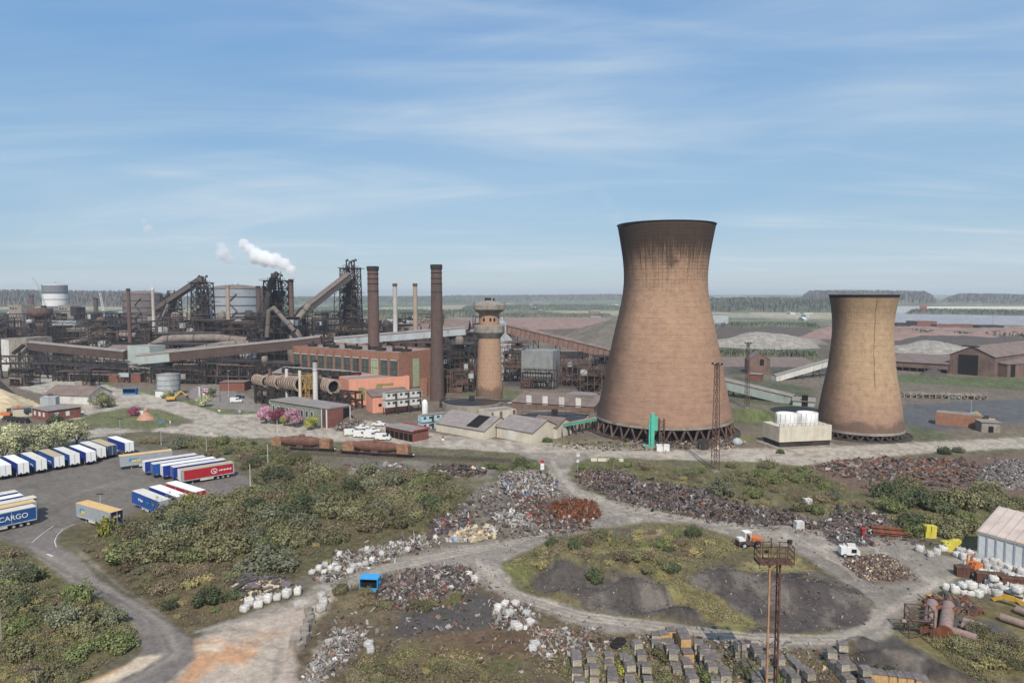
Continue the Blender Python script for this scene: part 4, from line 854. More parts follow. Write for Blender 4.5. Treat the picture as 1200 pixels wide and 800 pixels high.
# long low canopy in front of powerhouse
house('lean_to', 'long low grey roofed lean-to below the powerhouse windows', 'shed', (PX(318, 346), 346), (PX(424, 322), 322), 9, HZ(440, 334), m_brownwall, m_greyroof, mono=2.2)
for i in range(8):
    f = (i+.5)/8; px = 330+f*92; Yq = 347-f*24; mb = MB(); mb.box(0, 0, 0, 4.8, 2.4, 2.3, -.28); mb.box(0, 0, 2.3, 4.2, 1.9, .15, -.28)
    top('skip_wagon', 'dark ore wagon in the line on the lean-to deck', 'wagon', mb, m_dark, (PX(px, Yq-2), Yq-2, HZ(440, 334)+.45), 0, 'ore wagons on the lean-to')
# salmon building
m_salmon = mat('salmon cladding', S(226, 156, 130, .86), .06, .3, .75, S(190, 120, 100), .25, 1)
a = G(409, 476); b = G(480, 470); t = house('pump_house', 'salmon pink pump house with olive shutters', 'building', a, b, 15, hpx(472, 443), m_salmon, m_greyroof, wins=[('f', 6, 2.2, 3, 6), ('f', 14, 2.2, 3, 6)], winm=mat('olive shutter', S(150, 140, 92)), parapet=.5)
mb = MB(); L = t['len']; mb.box(L/2-12, -.06, 8.2, 8, .14, 1.1); part('louvre', mb, mat('olive shutter', S(150, 140, 92)), t)
a = G(437, 484); b = G(482, 480); t = house('pump_house_annex', 'salmon lean-to with brown sloping roof beside the white cabins', 'building', a, b, 9, hpx(483, 464), m_salmon, m_brownroof, mono=1.8, wins=[('f', 3.2, 2.6, 1.4, 1.2)], winm=m_black)
# white stacked cabins on stilts
def cabin(label, cat, p, rz, L, W, h, m, group, nwin=2, door=True):
    t = thing('site_cabin', label, cat, p, rz, group); mb = MB(); mb.box(0, 0, .05, L, W, h-.2); part('body', mb, m, t); mb = MB(); mb.box(0, 0, h-.15, L+.12, W+.12, .13); part('roof', mb, m_greyroof, t)
    for i in range(nwin): mb = MB(); mb.box(-L/2+L*(i+.6)/(nwin+.4), -W/2-.03, h*.42, 1.1, .12, h*.32); part('window', mb, m_glass, t)
    if door: mb = MB(); mb.box(L/2-.8, -W/2-.03, .1, .9, .12, h*.75); part('door', mb, m_dark, t)
    mb = MB(); mb.box(0, -W/2-.02, h*.88, L, .1, .16); part('trim', mb, m_dark, t); return t
A = V2(G(452, 487)); B = V2(G(495, 482)); d = (B-A).normalized(); rz = math.atan2(d.y, d.x); n_ = Vector((-d.y, d.x, 0)); Lc = (B-A).length/3
cb0 = None
for lv in range(2):
    for i in range(3):
        p = A+d*(Lc*(i+.5))+n_*1.5; z = HZ(478, A.y)+lv*3.3
        lb = ('lower', 'upper')[lv]+' white cabin of the stack on stilts, '+('nearest the salmon annex', 'in the middle', 'at the outer end beside the white tank')[i]
        cabin(lb, 'cabin', (p.x, p.y, z), rz, Lc-.15, 3.0, 3.15, m_offwhite, 'white stacked cabins')
mb = MB()
for i in range(4):
    for q in (.2, 2.8): p = d*(Lc*i+(.4 if i == 0 else -.4 if i == 3 else 0))+n_*q; mb.box(p.x, p.y, 0, .3, .3, HZ(478, A.y)-.02)
top('cabin_trestle', 'steel stilts carrying the white stacked cabins', 'trestle', mb, m_dark, (A.x, A.y, 0))
p = G(498, 487); mb = MB(); mb.lathe([(1.2, 0), (1.2, HZ(468, p[1])-1), (.5, HZ(468, p[1])), (0, HZ(468, p[1]))], 16); top('upright_tank', 'white upright tank at the end of the stacked cabins', 'tank', mb, m_white, p)
# light blue stacked cabins
A = V2(G(494, 504)); B = V2(G(525, 500)); d = (B-A).normalized(); rz = math.atan2(d.y, d.x); n_ = Vector((-d.y, d.x, 0)); Lc = (B-A).length/2
m_lb = mat('light blue cabin', S(176, 206, 216), .06, .5, .7, S(140, 140, 140), .3, 1)
for lv in range(2):
    for i in range(2):
        p = A+d*(Lc*(i+.5))+n_*1.4; cabin(('bottom', 'top')[lv]+' light blue cabin '+('nearest the red vehicle shelter', 'nearest the cream sheds')[i], 'cabin', (p.x, p.y, lv*2.8), rz, Lc-.1, 2.8, 2.7, m_lb, 'light blue stacked cabins')
# cream sheds
a = G(511, 505); b = G(567, 515); t = house('cream_shed', 'cream shed with black gap in its grey roof', 'shed', a, b, 17, hpx(507, 497), m_cream, m_greyroof, 3.6, 'x', doors=[('r', 9, 5, 4.4)])
L = t['len']; mb = MB(); s_ = 3.6/8.5; mb.add([(L/2-9, 0.6, hpx(507, 497)+.6*s_+.26), (L/2-3.5, .6, hpx(507, 497)+.6*s_+.26), (L/2-3.5, 7.6, hpx(507, 497)+7.6*s_+.26), (L/2-9, 7.6, hpx(507, 497)+7.6*s_+.26)], [(0, 1, 2, 3)]); part('roof_opening', mb, m_black, t)
a = G(582, 512); b = G(624, 520); t = house('cream_shed', 'cream shed nearest the road, whole grey roof', 'shed', a, b, 15, hpx(515, 502), m_cream, m_greyroof, 3.2, 'x', doors=[('f', 7, 3.4, 3.6)], doorm=m_offwhite)
a = G(622, 510); b = G(652, 514); house('cream_shed', 'cream shed with brown roof behind the nearest one', 'shed', a, b, 12, hpx(512, 499), m_cream, m_brownroof, 2.4, 'x')
a = G(574, 502); b = G(605, 498); t = house('pump_block', 'tall narrow cream block with brown pilasters behind the sheds', 'building', a, b, 8, hpx(500, 482), m_cream, m_greyroof, wins=[('f', 5, 1, 1.2, 5), ('f', 11, 1, 1.2, 5), ('f', 1.2, 1, 1, 5)], winm=m_brownwall, parapet=.3)
# brick office
a = G(317, 490); b = G(383, 502); h_ = hpx(502, 479); t = house('brick_office', 'flat roofed brick office with faded green front, broken at one end', 'office', a, b, 11, h_, mat('faded green render', S(134, 140, 122), .12, .4, .9, S(110, 80, 70), .4), m_greyroof, wins=[('f', 2.4+3.05*i, h_*.42, 1.5, h_*.32) for i in range(9)], framem=m_white)
L = t['len']; mb = MB(); mb.box(L/2+.06, 5.5, .0, .16, 10.9, h_-.1); mb.box(L/2-1.3, -.05, 0, 2.6, .14, h_-.1); part('brick_end', mb, m_brickred, t)
mb = MB(); mb.box(L/2+.02, -.03, 0, .35, .35, h_); mb.box(L/2-2.7, -.12, 0, .25, .2, h_); mb.box(L/2+.1, 11, 0, .35, .35, h_); mb.box(L/2+.2, 5.5, h_-.2, .2, 11.4, .22); part('trim', mb, m_white, t)
mb = MB(); mb.box(L/2-1.4, -.16, 1, 1.1, .1, h_-1.7); part('window', mb, [m_glass], t); mb = MB(); mb.box(L/2+.16, 9.2, 0, .1, 3, h_-.8); part('broken_gap', mb, m_black, t)
# red shelter for vehicles
a = G(452, 511); b = G(484, 518); t = house('vehicle_shelter', 'open fronted shelter with red edged flat roof and brick end', 'shelter', a, b, 7, hpx(514, 502), m_brickred, m_greyroof, over=.5)
L = t['len']
for i in range(6): mb = MB(); mb.box(-L/2+L*(i+.5)/6, -.04, 0, L/6*.8, .16, hpx(514, 502)*.72); part('bay', mb, m_black, t)
mb = MB(); mb.box(0, 7.45, hpx(514, 502)+.2, L+1, .25, .3); mb.box(L/2+.5, 3.5, hpx(514, 502)+.2, .25, 7.6, .3); part('roof_edge', mb, m_red, t)
# left group: white shed, red brick office, cream office, sand works
a = G(52, 472); b = G(104, 474); t = house('white_shed', 'long white shed with brown roof by the sand heap', 'shed', a, b, 14, hpx(472, 462), m_offwhite, m_brownroof, 3.4, 'x', doors=[('f', 3.5, 3, 4.4)])
a = G(38, 490); b = G(57, 494); house('brick_hut', 'small red brick office with flat roof and white windows', 'office', a, b, 12, hpx(490, 478), m_brickred, m_greyroof, wins=[('f', 2.5, 1.6, 1.3, 1.6), ('f', 6.5, 1.6, 1.6, 1.6), ('f', 10, 1.6, 1.4, 1.6), ('r', 3, 1.4, 1.6, 1.8), ('r', 7, 1.4, 1.4, 1.8)], winm=m_white)
a = G(15, 489); b = G(38, 487); house('cream_hut', 'low cream office hut beside the small brick office', 'office', a, b, 5, hpx(488, 478), m_cream, m_greyroof, wins=[('f', 5, 1.3, 2.6, 1.8), ('f', 10.5, 1.5, 1.6, 1.2)], winm=m_glass)
p = G(59, 480); mb = MB(); mb.box(0, 0, 0, 6, 4, 5.6); mb.box(0, 0, 5.6, 6.2, 4.2, .15); top('plant_box', 'pale plant box on legs beside the small brick office roof', 'box', mb, m_greycl, p, .2)
p = G(82.5, 488); mb = MB(); mb.box(0, 0, 0, 3.4, 2.6, 3.2); mb.box(0, 0, 3.2, 3.6, 2.8, .12); top('white_kiosk', 'white kiosk beside the small brick office', 'kiosk', mb, m_white, p)
# brown works sheds right
aY = 445; A = (PX(1114, 432), 432); B = (PX(1167, 412), 412); t = house('mill_shed', 'big brown gabled mill shed with dark doorway', 'shed', A, B, 95, HZ(417, 420), m_brownwall, m_brownroof, HZ(405, 420)-HZ(416, 420), 'y', over=.6, doors=[('f', (Vector(A)-Vector(B)).length*.42, 11, 12.5)])
L = t['len']; mb = MB(); mb.box(-1, -.3, 17.5, 10, .6, .9); part('lintel_beam', mb, m_dark, t)
house('side_shed', 'lower brown lean-to on the flank of the mill shed', 'shed', (PX(1182, 410), 410), (PX(1240, 425), 425), 30, HZ(426, 415), m_brownwall, m_brownroof, mono=3, doors=[('f', 5, 4, 8)])
def open_shed(label, px0, px1, Y0, Y1, ytop, yopen, depth, n, roofrise=3):
    A = V2((PX(px0, Y0), Y0)); B = V2((PX(px1, Y1), Y1)); d = (B-A); L = d.length; rz = math.atan2(d.y, d.x); c = (A+B)/2; h = HZ(ytop, (Y0+Y1)/2)
    t = thing('stock_shed', label, 'shed', (c.x, c.y, 0), rz); ho = HZ(yopen, (Y0+Y1)/2); mb = MB(); mb.box(0, .2, ho, L, .3, h-ho); mb.box(0, depth, 0, L, .3, h+roofrise); mb.box(-L/2+.15, depth/2, 0, .3, depth, h); mb.box(L/2-.15, depth/2, 0, .3, depth, h); part('wall', mb, m_brownwall, t)
    mb = MB(); mb.extrude([(-.6, h), (depth+.5, h+roofrise), (depth+.5, h+roofrise+.3), (-.6, h+.3)], -L/2-.5, L/2+.5, 'x'); part('roof', mb, m_brownroof, t)
    for i in range(n): mb = MB(); mb.box(-L/2+L*i/(n-1), 0, 0, .5, .5, ho); part('column', mb, m_rust, t)
    mb = MB(); mb.box(0, depth*.5, 0, L-1, .3, ho*1.0); part('painted_shade', mb, m_black, t)  # black sheet standing in for the shade deep inside the open shed
open_shed('long open brown stock shed beside the mill shed', 1042, 1112, 452, 430, 425, 431, 34, 9)
open_shed('low open brown stock shed between the two cooling towers', 845, 968, 470, 468, 430, 437, 40, 12)
t = house('transfer_house', 'brown angular transfer house at the stock shed corner', 'building', (PX(878, 430), 430), (PX(903, 428), 428), 14, HZ(421, 430), m_brownwall, m_brownroof, 4, 'y', wins=[('f', 8, HZ(428, 430), 2.4, 4)], winm=m_black)
t = house('brick_shed', 'small red brick hut below the transfer house', 'hut', G(877, 446), G(891, 447), 6, hpx(447, 439), m_brickred, m_greyroof)
# far right buildings
def plain(name, label, cat, px0, px1, ybase, ytop, depth, wm, rm, group=None, rise=0, Y=None):
    Y = Y or G(600, ybase)[1]; return house(name, label, cat, (PX(px0, Y), Y), (PX(px1, Y), Y), depth, max(1.5, HZ(ytop, Y)), wm, rm, rise, 'x', group=group)
t = plain('distant_warehouse', 'far grey warehouse with bright red end', 'warehouse', 1044, 1076, 367, 358.5, 60, m_greycl, m_greyroof); Y = G(600, 367)[1]
mb = MB(); L = t['len']; mb.box(L/2+10, 30, 0, 19.9, 60, HZ(358.5, Y)+.2); part('red_end', mb, m_red, t)
plain('distant_warehouse', 'far long low warehouse with cream roof', 'warehouse', 1083, 1330, 366.5, 361.5, 90, m_cream, m_cream, None, 5)
plain('brick_works', 'far red brick block beyond the pink ore beds', 'building', 1074, 1097, 383, 376.5, 30, m_brickred, m_brownroof); plain('brick_works', 'far low red range with pale windows beyond the ore beds', 'building', 1097, 1140, 383.5, 380, 20, m_brickred, m_brownroof)
plain('dark_store', 'far dark low store nearest the tower rim', 'store', 1050, 1070, 382, 378.5, 16, m_dark, m_dark); plain('dark_store', 'far dark low store right of the red range', 'store', 1147, 1171, 384, 381, 16, m_dark, m_dark); plain('dark_store', 'far buff low store at the end of the range', 'store', 1176, 1200, 384, 381.5, 16, m_concrete, m_brownroof)
plain('distant_works', 'far grey works block with pale base beside the big tower', 'building', 833, 853, 383, 369, 30, m_greycl, m_greyroof)
for i in range(26):
    px = random.choice([random.uniform(615, 722), random.uniform(825, 960), random.uniform(540, 720), random.uniform(830, 960)]); yb = random.uniform(358, 376); hh = random.uniform(1.2, 3.2); wd_ = random.uniform(3, 12)
    plain('distant_unit', 'tiny pale industrial unit far out on the plain', 'building', px, px+wd_, yb, yb-hh, 25, random.choice([m_white, m_cream, m_greycl, m_offwhite, m_brickred]), random.choice([m_greyroof, m_white, m_brownroof]), 'industrial units far out on the plain', random.choice([0, 3]))
# cooler with two fan drums
def cooler():
    A = V2(G(913, 525)); B = V2(G(974, 522)); d = B-A; L = d.length; rz = math.atan2(d.y, d.x); c = (A+B)/2; h = HZ(499, c.y); t = thing('fan_cooler', 'white box cooler with two round fan drums on top', 'cooling unit', (c.x, c.y, 0), rz)
    mb = MB(); mb.box(0, 5, h*.28, L, 10, h*.72); part('casing', mb, m_cream, t); mb = MB(); mb.box(0, 5, .2, L-.6, 9.4, h*.28); part('louvre', mb, m_dark, t); mb = MB(); mb.box(0, 4.5, 0, L+4, 13, .25); part('basin', mb, m_concrete, t)
    for x in (-L*.2, L*.2):
        mb = MB(); mb.lathe([(3.4, h), (3.2, h+1.2), (3.3, h+3.6), (3.0, h+3.6), (2.9, h+1), (0, h+.9)], 28, (x, 5, 0), cap=False)
        for i in range(14): a = i*math.pi/7; mb.beam((x+3.3*math.cos(a), 5+3.3*math.sin(a), h), (x+3.38*math.cos(a), 5+3.38*math.sin(a), h+3.6), .16)
        part('fan_drum', mb, m_white, t)
    mb = MB()
    for i in range(13): mb.beam((-L/2+L*i/12, .1, h), (-L/2+L*i/12, .1, h+1), .08)
    mb.beam((-L/2, .1, h+1), (L/2, .1, h+1), .08); mb.beam((-L/2, .1, h+.55), (L/2, .1, h+.55), .06); part('railing', mb, m_dark, t)
cooler()
# white sprung shed lower right
def storage_shed():
    A = V2(G(1146, 655)); B = V2(G(1235, 683)); d = B-A; L = d.length; rz = math.atan2(d.y, d.x); dep = 14.0; h = HZ(622, A.y); rise = 3.5
    t = house('storage_shed', 'white panelled storage shed with pinkish brown pitched roof', 'shed', A.xy, B.xy, dep, h, m_pl, mat('pinkish sheet roof', S(206, 186, 174), .1, .3, .85, S(150, 130, 120), .3), rise, 'x', over=.25, doors=[('l', 8.5, 3.6, h*.8)])
    for i in range(9):
        x = -L/2+L*i/8; mb = MB(); mb.box(x, -.06, 0, .22, .2, h); s = rise/(dep/2); mb.beam((x, -.2, h+.12), (x, dep/2, h+rise+.26), .16, .12); part('rib', mb, m_greycl, t)
    mb = MB(); mb.box(0, -.12, h-.35, L, .2, .32); part('gutter', mb, m_cream, t)
m_pl = mat('white pvc panels', S(232, 234, 232, .84), .04, .4, .6, corr=('DIAGONAL', .35, .13))
storage_shed()
# ================================================================ STEELWORKS
def seg3(px, py, Y): return P3(px, py, Y)
# ---- gasholders
def gasholder(label, px, ytop, yshoulder, Y, wpx, bands):
    k = Y/F; X = PX(px, Y); r = wpx*k/2; h = HZ(yshoulder, Y); hd = HZ(ytop, Y); t = thing('gasholder', label, 'gasholder', (X, Y, 0))
    for z0, z1, m in bands: mb = MB(); mb.lathe([(r, h*z0), (r, h*z1)], 48, cap=False); part('shell', mb, m, t)
    mb = MB(); mb.lathe([(r*1.02, h-.4), (r*1.02, h+.3), (r*.75, h+(hd-h)*.55), (r*.35, h+(hd-h)*.92), (0, hd)], 48, cap=False); part('dome', mb, m_brownroof if wpx > 30 else m_greycl, t)
    mb = MB()
    for i in range(5): z = h*(i+1)/6; mb.lathe([(r*1.005, z-.35), (r*1.015, z-.3), (r*1.015, z+.3), (r*1.005, z+.35)], 48, sm=False, cap=False)
    for i in range(40): a = 2*math.pi*i/40; mb.beam((r*1.01*math.cos(a), r*1.01*math.sin(a), h), (r*1.01*math.cos(a), r*1.01*math.sin(a), h+1.3), .15)
    part('walkway', mb, m_dark, t); mb = MB()
    a = -1.35
    for i in range(5):
        z0 = h*(.9-.17*i); a0 = a+(.18 if i % 2 == 0 else -.12); a1 = a+(-.12 if i % 2 == 0 else .18); pr = None
        for q in range(5): aa = a0+(a1-a0)*q/4; p = Vector((r*1.03*math.cos(aa), r*1.03*math.sin(aa), z0-h*.17*q/4)); (mb.beam(pr, p, 1.1, .5) if pr else None); pr = p
    if wpx > 30: part('zigzag_stair', mb, m_dark, t)
    mb = MB(); mb.lathe([(r*.12, hd-.6), (r*.12, hd+1.6), (0, hd+2)], 16); part('roof_vent', mb, m_greycl, t)
m_gh = mat('pale gasholder paint', S(158, 164, 170), .07, .05, .7, S(120, 112, 110), .3, 1); m_gh2 = mat('brown gasholder paint', S(122, 112, 108), .1, .05, .8, S(90, 78, 74), .4, 1); m_gh3 = mat('grey gasholder paint', S(126, 130, 136), .06, .05, .7)
gasholder('large pale grey gasholder with zigzag stair', 278, 333.5, 338, 780, 58, [(0, 1, m_gh)])
gasholder('brownish gasholder behind the leftmost furnace', 169, 340.5, 344, 840, 42, [(0, 1, m_gh2)])
gasholder('banded grey and white gasholder far beyond the works', 67, 331.5, 334.5, 1050, 26, [(0, .5, m_gh3), (.5, .8, m_white), (.8, 1, m_gh3)])
# ---- open steel frames full of plant
def frame(name, label, px0, px1, Y0, Y1, ytop, depth, lv, cols, seed, mats=None, pipes=3, vessels=1, decks=.6, panels=2, group=None, taper=0, bal=.5):
    rd = random.Random(seed); A = V2((PX(px0, Y0), Y0)); B = V2((PX(px1, Y1), Y1)); d = B-A; L = d.length; rz = math.atan2(d.y, d.x); c = (A+B)/2; h = HZ(ytop, (Y0+Y1)/2)
    t = thing(name, label, 'steelwork', (c.x, c.y, 0), rz, group); ms = mats or m_dark; mb = MB(); b = max(.35, L*.012)
    def X_(x, z): return x*(1-taper*z/h)
    zs = [h*(i+rd.uniform(-.15, .15)*(0 < i < lv))/lv for i in range(lv+1)]
    for i in range(cols):
        x = -L/2+L*i/(cols-1)
        for y in (0, depth):
            mb.beam((x, y, 0), (X_(x, h), depth/2+(y-depth/2)*(1-taper), h*rd.uniform(.85, 1)), b)
    for z in zs[1:]:
        f = 1-taper*z/h
        for y in (0, depth): mb.beam((-L/2*f, depth/2+(y-depth/2)*f, z), (L/2*f, depth/2+(y-depth/2)*f, z), b*.9)
        for i in range(cols): x = (-L/2+L*i/(cols-1))*f; mb.beam((x, depth/2-depth/2*f, z), (x, depth/2+depth/2*f, z), b*.8)
    for i in range(cols-1):
        for j in range(lv):
            if rd.random() < .75:
                x0, x1 = -L/2+L*i/(cols-1), -L/2+L*(i+1)/(cols-1)
                if rd.random() < .5: x0, x1 = x1, x0
                mb.beam((X_(x0, zs[j]), 0, zs[j]), (X_(x1, zs[j+1]), 0, zs[j+1]), b*.6)
    for z in zs[1:]:
        f = 1-taper*z/h; mb.beam((-L/2*f, 0, z+1.1), (L/2*f, 0, z+1.1), .12)
        for i in range(int(L/2.2)): x = -L/2*f+L*f*i/max(1, int(L/2.2)); mb.beam((x, 0, z), (x, 0, z+1.1), .1)
    part('framework', mb, ms, t)
    for z in zs[1:]:
        if rd.random() < decks: f = 1-taper*z/h; mb = MB(); u0 = rd.uniform(-.5, -.2); u1 = rd.uniform(.2, .5); mb.box((u0+u1)/2*L*f, depth/2, z+.15, (u1-u0)*L*f, depth*f*1.05, .25); part('platform', mb, rd.choice([m_dark, m_steel, m_rust]), t)
    for i in range(panels):
        j = rd.randrange(lv); q = rd.randrange(max(1, cols-1)); f = 1-taper*(zs[j]/h); x0 = (-L/2+L*q/(cols-1))*f; wq = L/(cols-1)*f*rd.choice([1, 1, 2]); mb = MB(); hh = zs[j+1]-zs[j]; mb.box(min(x0+wq/2, L/2*f-wq/2+.01), depth*rd.uniform(.15, .5), zs[j]+.3, wq*.95, depth*.45, hh*rd.uniform(.5, .95)); part('housing', mb, rd.choice([m_steel, m_rust, m_greycl, m_brownwall, m_concrete, m_dark, m_black]), t)
    for i in range(pipes):
        mb = MB(); z = rd.uniform(.15, .92)*h; r_ = rd.uniform(.4, 1.0)*max(.6, L*.012); f = 1-taper*z/h; x0 = -L/2*f*rd.uniform(.3, 1.05); x1 = L/2*f*rd.uniform(.3, 1.05); y = rd.uniform(-.6, depth*.6); p = [(x0, y, max(.5, z-rd.uniform(1, 9))), (x0, y, z), (x1, y, z+rd.uniform(-.5, .5)), (x1, y, max(.5, z-rd.uniform(1, 12)))]
        mb.path([Vector(q) for q in p], r_, 8); part('pipe', mb, rd.choice([m_pipe, m_rust, m_steel, m_steel, m_dark]), t)
    for i in range(vessels):
        mb = MB(); r_ = min(rd.uniform(.07, .12)*min(L, 30)+.6, h*.13); z0 = zs[rd.randrange(lv)]+.3; hh = rd.uniform(1.6, 3)*r_; x = rd.uniform(-.38, .38)*L; f = 1-taper*z0/h; mb.lathe([(r_*.35, z0-.2), (r_, z0+r_*.8), (r_, z0+hh), (r_*.7, z0+hh+r_*.4), (0, z0+hh+r_*.55)], 16, (x*f, depth*rd.uniform(.2, .6), 0)); part('vessel', mb, rd.choice([m_steel, m_pipe, m_rust, m_greycl, m_concrete]), t)
    return t
# ---- blast furnaces
def furnace(label, px, Y, ytop, wpx, ybase_w, seed, mats, heads=3, arc=None, top_ring=True):
    rd = random.Random(seed); k = Y/F; X = PX(px, Y); h = HZ(ytop, Y); W = wpx*k; t = thing('blast_furnace', label, 'blast furnace', (X, Y, 0)); hb = h*.34
    # stack
    mb = MB(); mb.lathe([(W*.42, 0), (W*.42, hb*.5), (W*.36, hb*.8), (W*.40, hb), (W*.33, h*.55), (W*.24, h*.70), (W*.20, h*.76), (W*.10, h*.80)], 24); part('shell', mb, m_steel, t)
    # tower around it, tapering
    mb = MB(); b = W*.035+.25; lv = 11
    def cn(sx_, sy_, z): f = 1.0-.16*min(1, z/(h*.9)); return Vector((sx_*W*.5*f, sy_*W*.5*f, z))
    for i in range(lv+1):
        z = h*.9*i/lv
        for (a, b_), (c, e) in (((-1, -1), (1, -1)), ((1, -1), (1, 1)), ((1, 1), (-1, 1)), ((-1, 1), (-1, -1))):
            mb.beam(cn(a, b_, z), cn(c, e, z), b*.8)
            if i < lv: mb.beam(cn(a, b_, z), cn(c, e, z+h*.9/lv), b*.5); mb.beam(cn(c, e, z), cn(a, b_, z+h*.9/lv), b*.5)
    for sx_ in (-1, 1):
        for sy_ in (-1, 1): mb.beam(cn(sx_, sy_, 0), cn(sx_, sy_, h*.9), b)
    for sx_ in (-.33, .33):
        for sy_ in (-1, 1): mb.beam(cn(sx_, sy_, 0), cn(sx_, sy_, h*.9), b*.6)
    part('tower_frame', mb, mats, t)
    for i in range(3, lv+1):
        z = h*.9*i/lv; f = 1.0-.16*min(1, z/(h*.9)); e = rd.uniform(1.0, 1.55) if rd.random() < .7 else .9; mb = MB(); q = W*f*e; off = rd.uniform(-.12, .12)*W
        for s_ in (-1, 1): mb.box(off, s_*q/2*.86, z, q, q*.14, .3); mb.box(off+s_*q/2*.86, 0, z, q*.14, q*.72, .3)
        for j in range(12): x = -q/2+q*j/11; mb.beam((off+x, -q*.46, z), (off+x, -q*.46, z+1.2), .12)
        mb.beam((off-q/2, -q*.46, z+1.2), (off+q/2, -q*.46, z+1.2), .12); part('platform', mb, m_rust if i == 6 else mats, t)
    # clutter on the platforms
    for i in range(46):
        z = h*.9*rd.randint(2, lv-1)/lv; f = 1.0-.1*z/(h*.9); mb = MB(); s_ = rd.uniform(.06, .16)*W; mb.box(rd.uniform(-.45, .45)*W*f, -rd.uniform(.1, .5)*W*f, z+.3, s_, s_, rd.uniform(1.5, h*.06)); part('housing', mb, rd.choice([m_steel, m_dark, m_dark, m_rust, m_pipe]), t)
    # offtakes, uptakes and bleeders at the head
    for i in range(4):
        a = math.pi/4+i*math.pi/2; mb = MB(); r_ = W*.045; p0 = Vector((math.cos(a)*W*.2, math.sin(a)*W*.2, h*.70)); p1 = Vector((math.cos(a)*W*.27, math.sin(a)*W*.27, h*.80)); p2 = Vector((math.cos(a)*W*.2, math.sin(a)*W*.2, h*.93)); mb.path([p0, p1, p2], r_, 8); part('uptake', mb, m_steel, t)
    for i in range(heads):
        mb = MB(); x = (-.5+i/(max(1, heads-1)))*W*.42; zt = h*rd.uniform(.97, 1.0); mb.path([Vector((x*.8, 0, h*.88)), Vector((x, 0, zt-W*.08)), Vector((x+W*.07, 0, zt-W*.03)), Vector((x+W*.10, 0, zt-W*.12))], W*.035, 8); part('bleeder', mb, mats, t)
    mb = MB(); mb.box(0, 0, h*.9, W*.62, W*.5, .4)
    for x in np.linspace(-.3, .3, 7): mb.beam((x*W, -W*.25, h*.9), (x*W, -W*.25, h*.935), .2); mb.beam((x*W, W*.25, h*.9), (x*W, W*.25, h*.93), .2)
    mb.beam((-.3*W, -W*.25, h*.935), (.3*W, -W*.25, h*.935), .2); mb.beam((-W*.24, 0, h*.9), (-W*.2, 0, h*.985), .35); mb.beam((W*.2, 0, h*.9), (W*.24, 0, h), .35); mb.beam((-W*.2, 0, h*.975), (W*.23, 0, h*.975), .4); part('head_platform', mb, mats, t)
    # cast house and stoves at the foot
    q = ybase_w*k; mb = MB(); mb.extrude([(-q/2, 0), (q/2, 0), (q/2, hb*.5), (0, hb*.72), (-q/2, hb*.5)][::-1], -W*.75, W*.8, 'y'); part('cast_house', mb, m_brownwall, t)
    for i in range(3):
        mb = MB(); r_ = q*.055; x = q*(.30+.14*i); mb.lathe([(r_, 0), (r_, hb*.95), (r_*.8, hb*1.08), (0, hb*1.16)], 16, (x, -W*.3, 0)); part('stove', mb, m_steel, t)
    return t, X, h, W
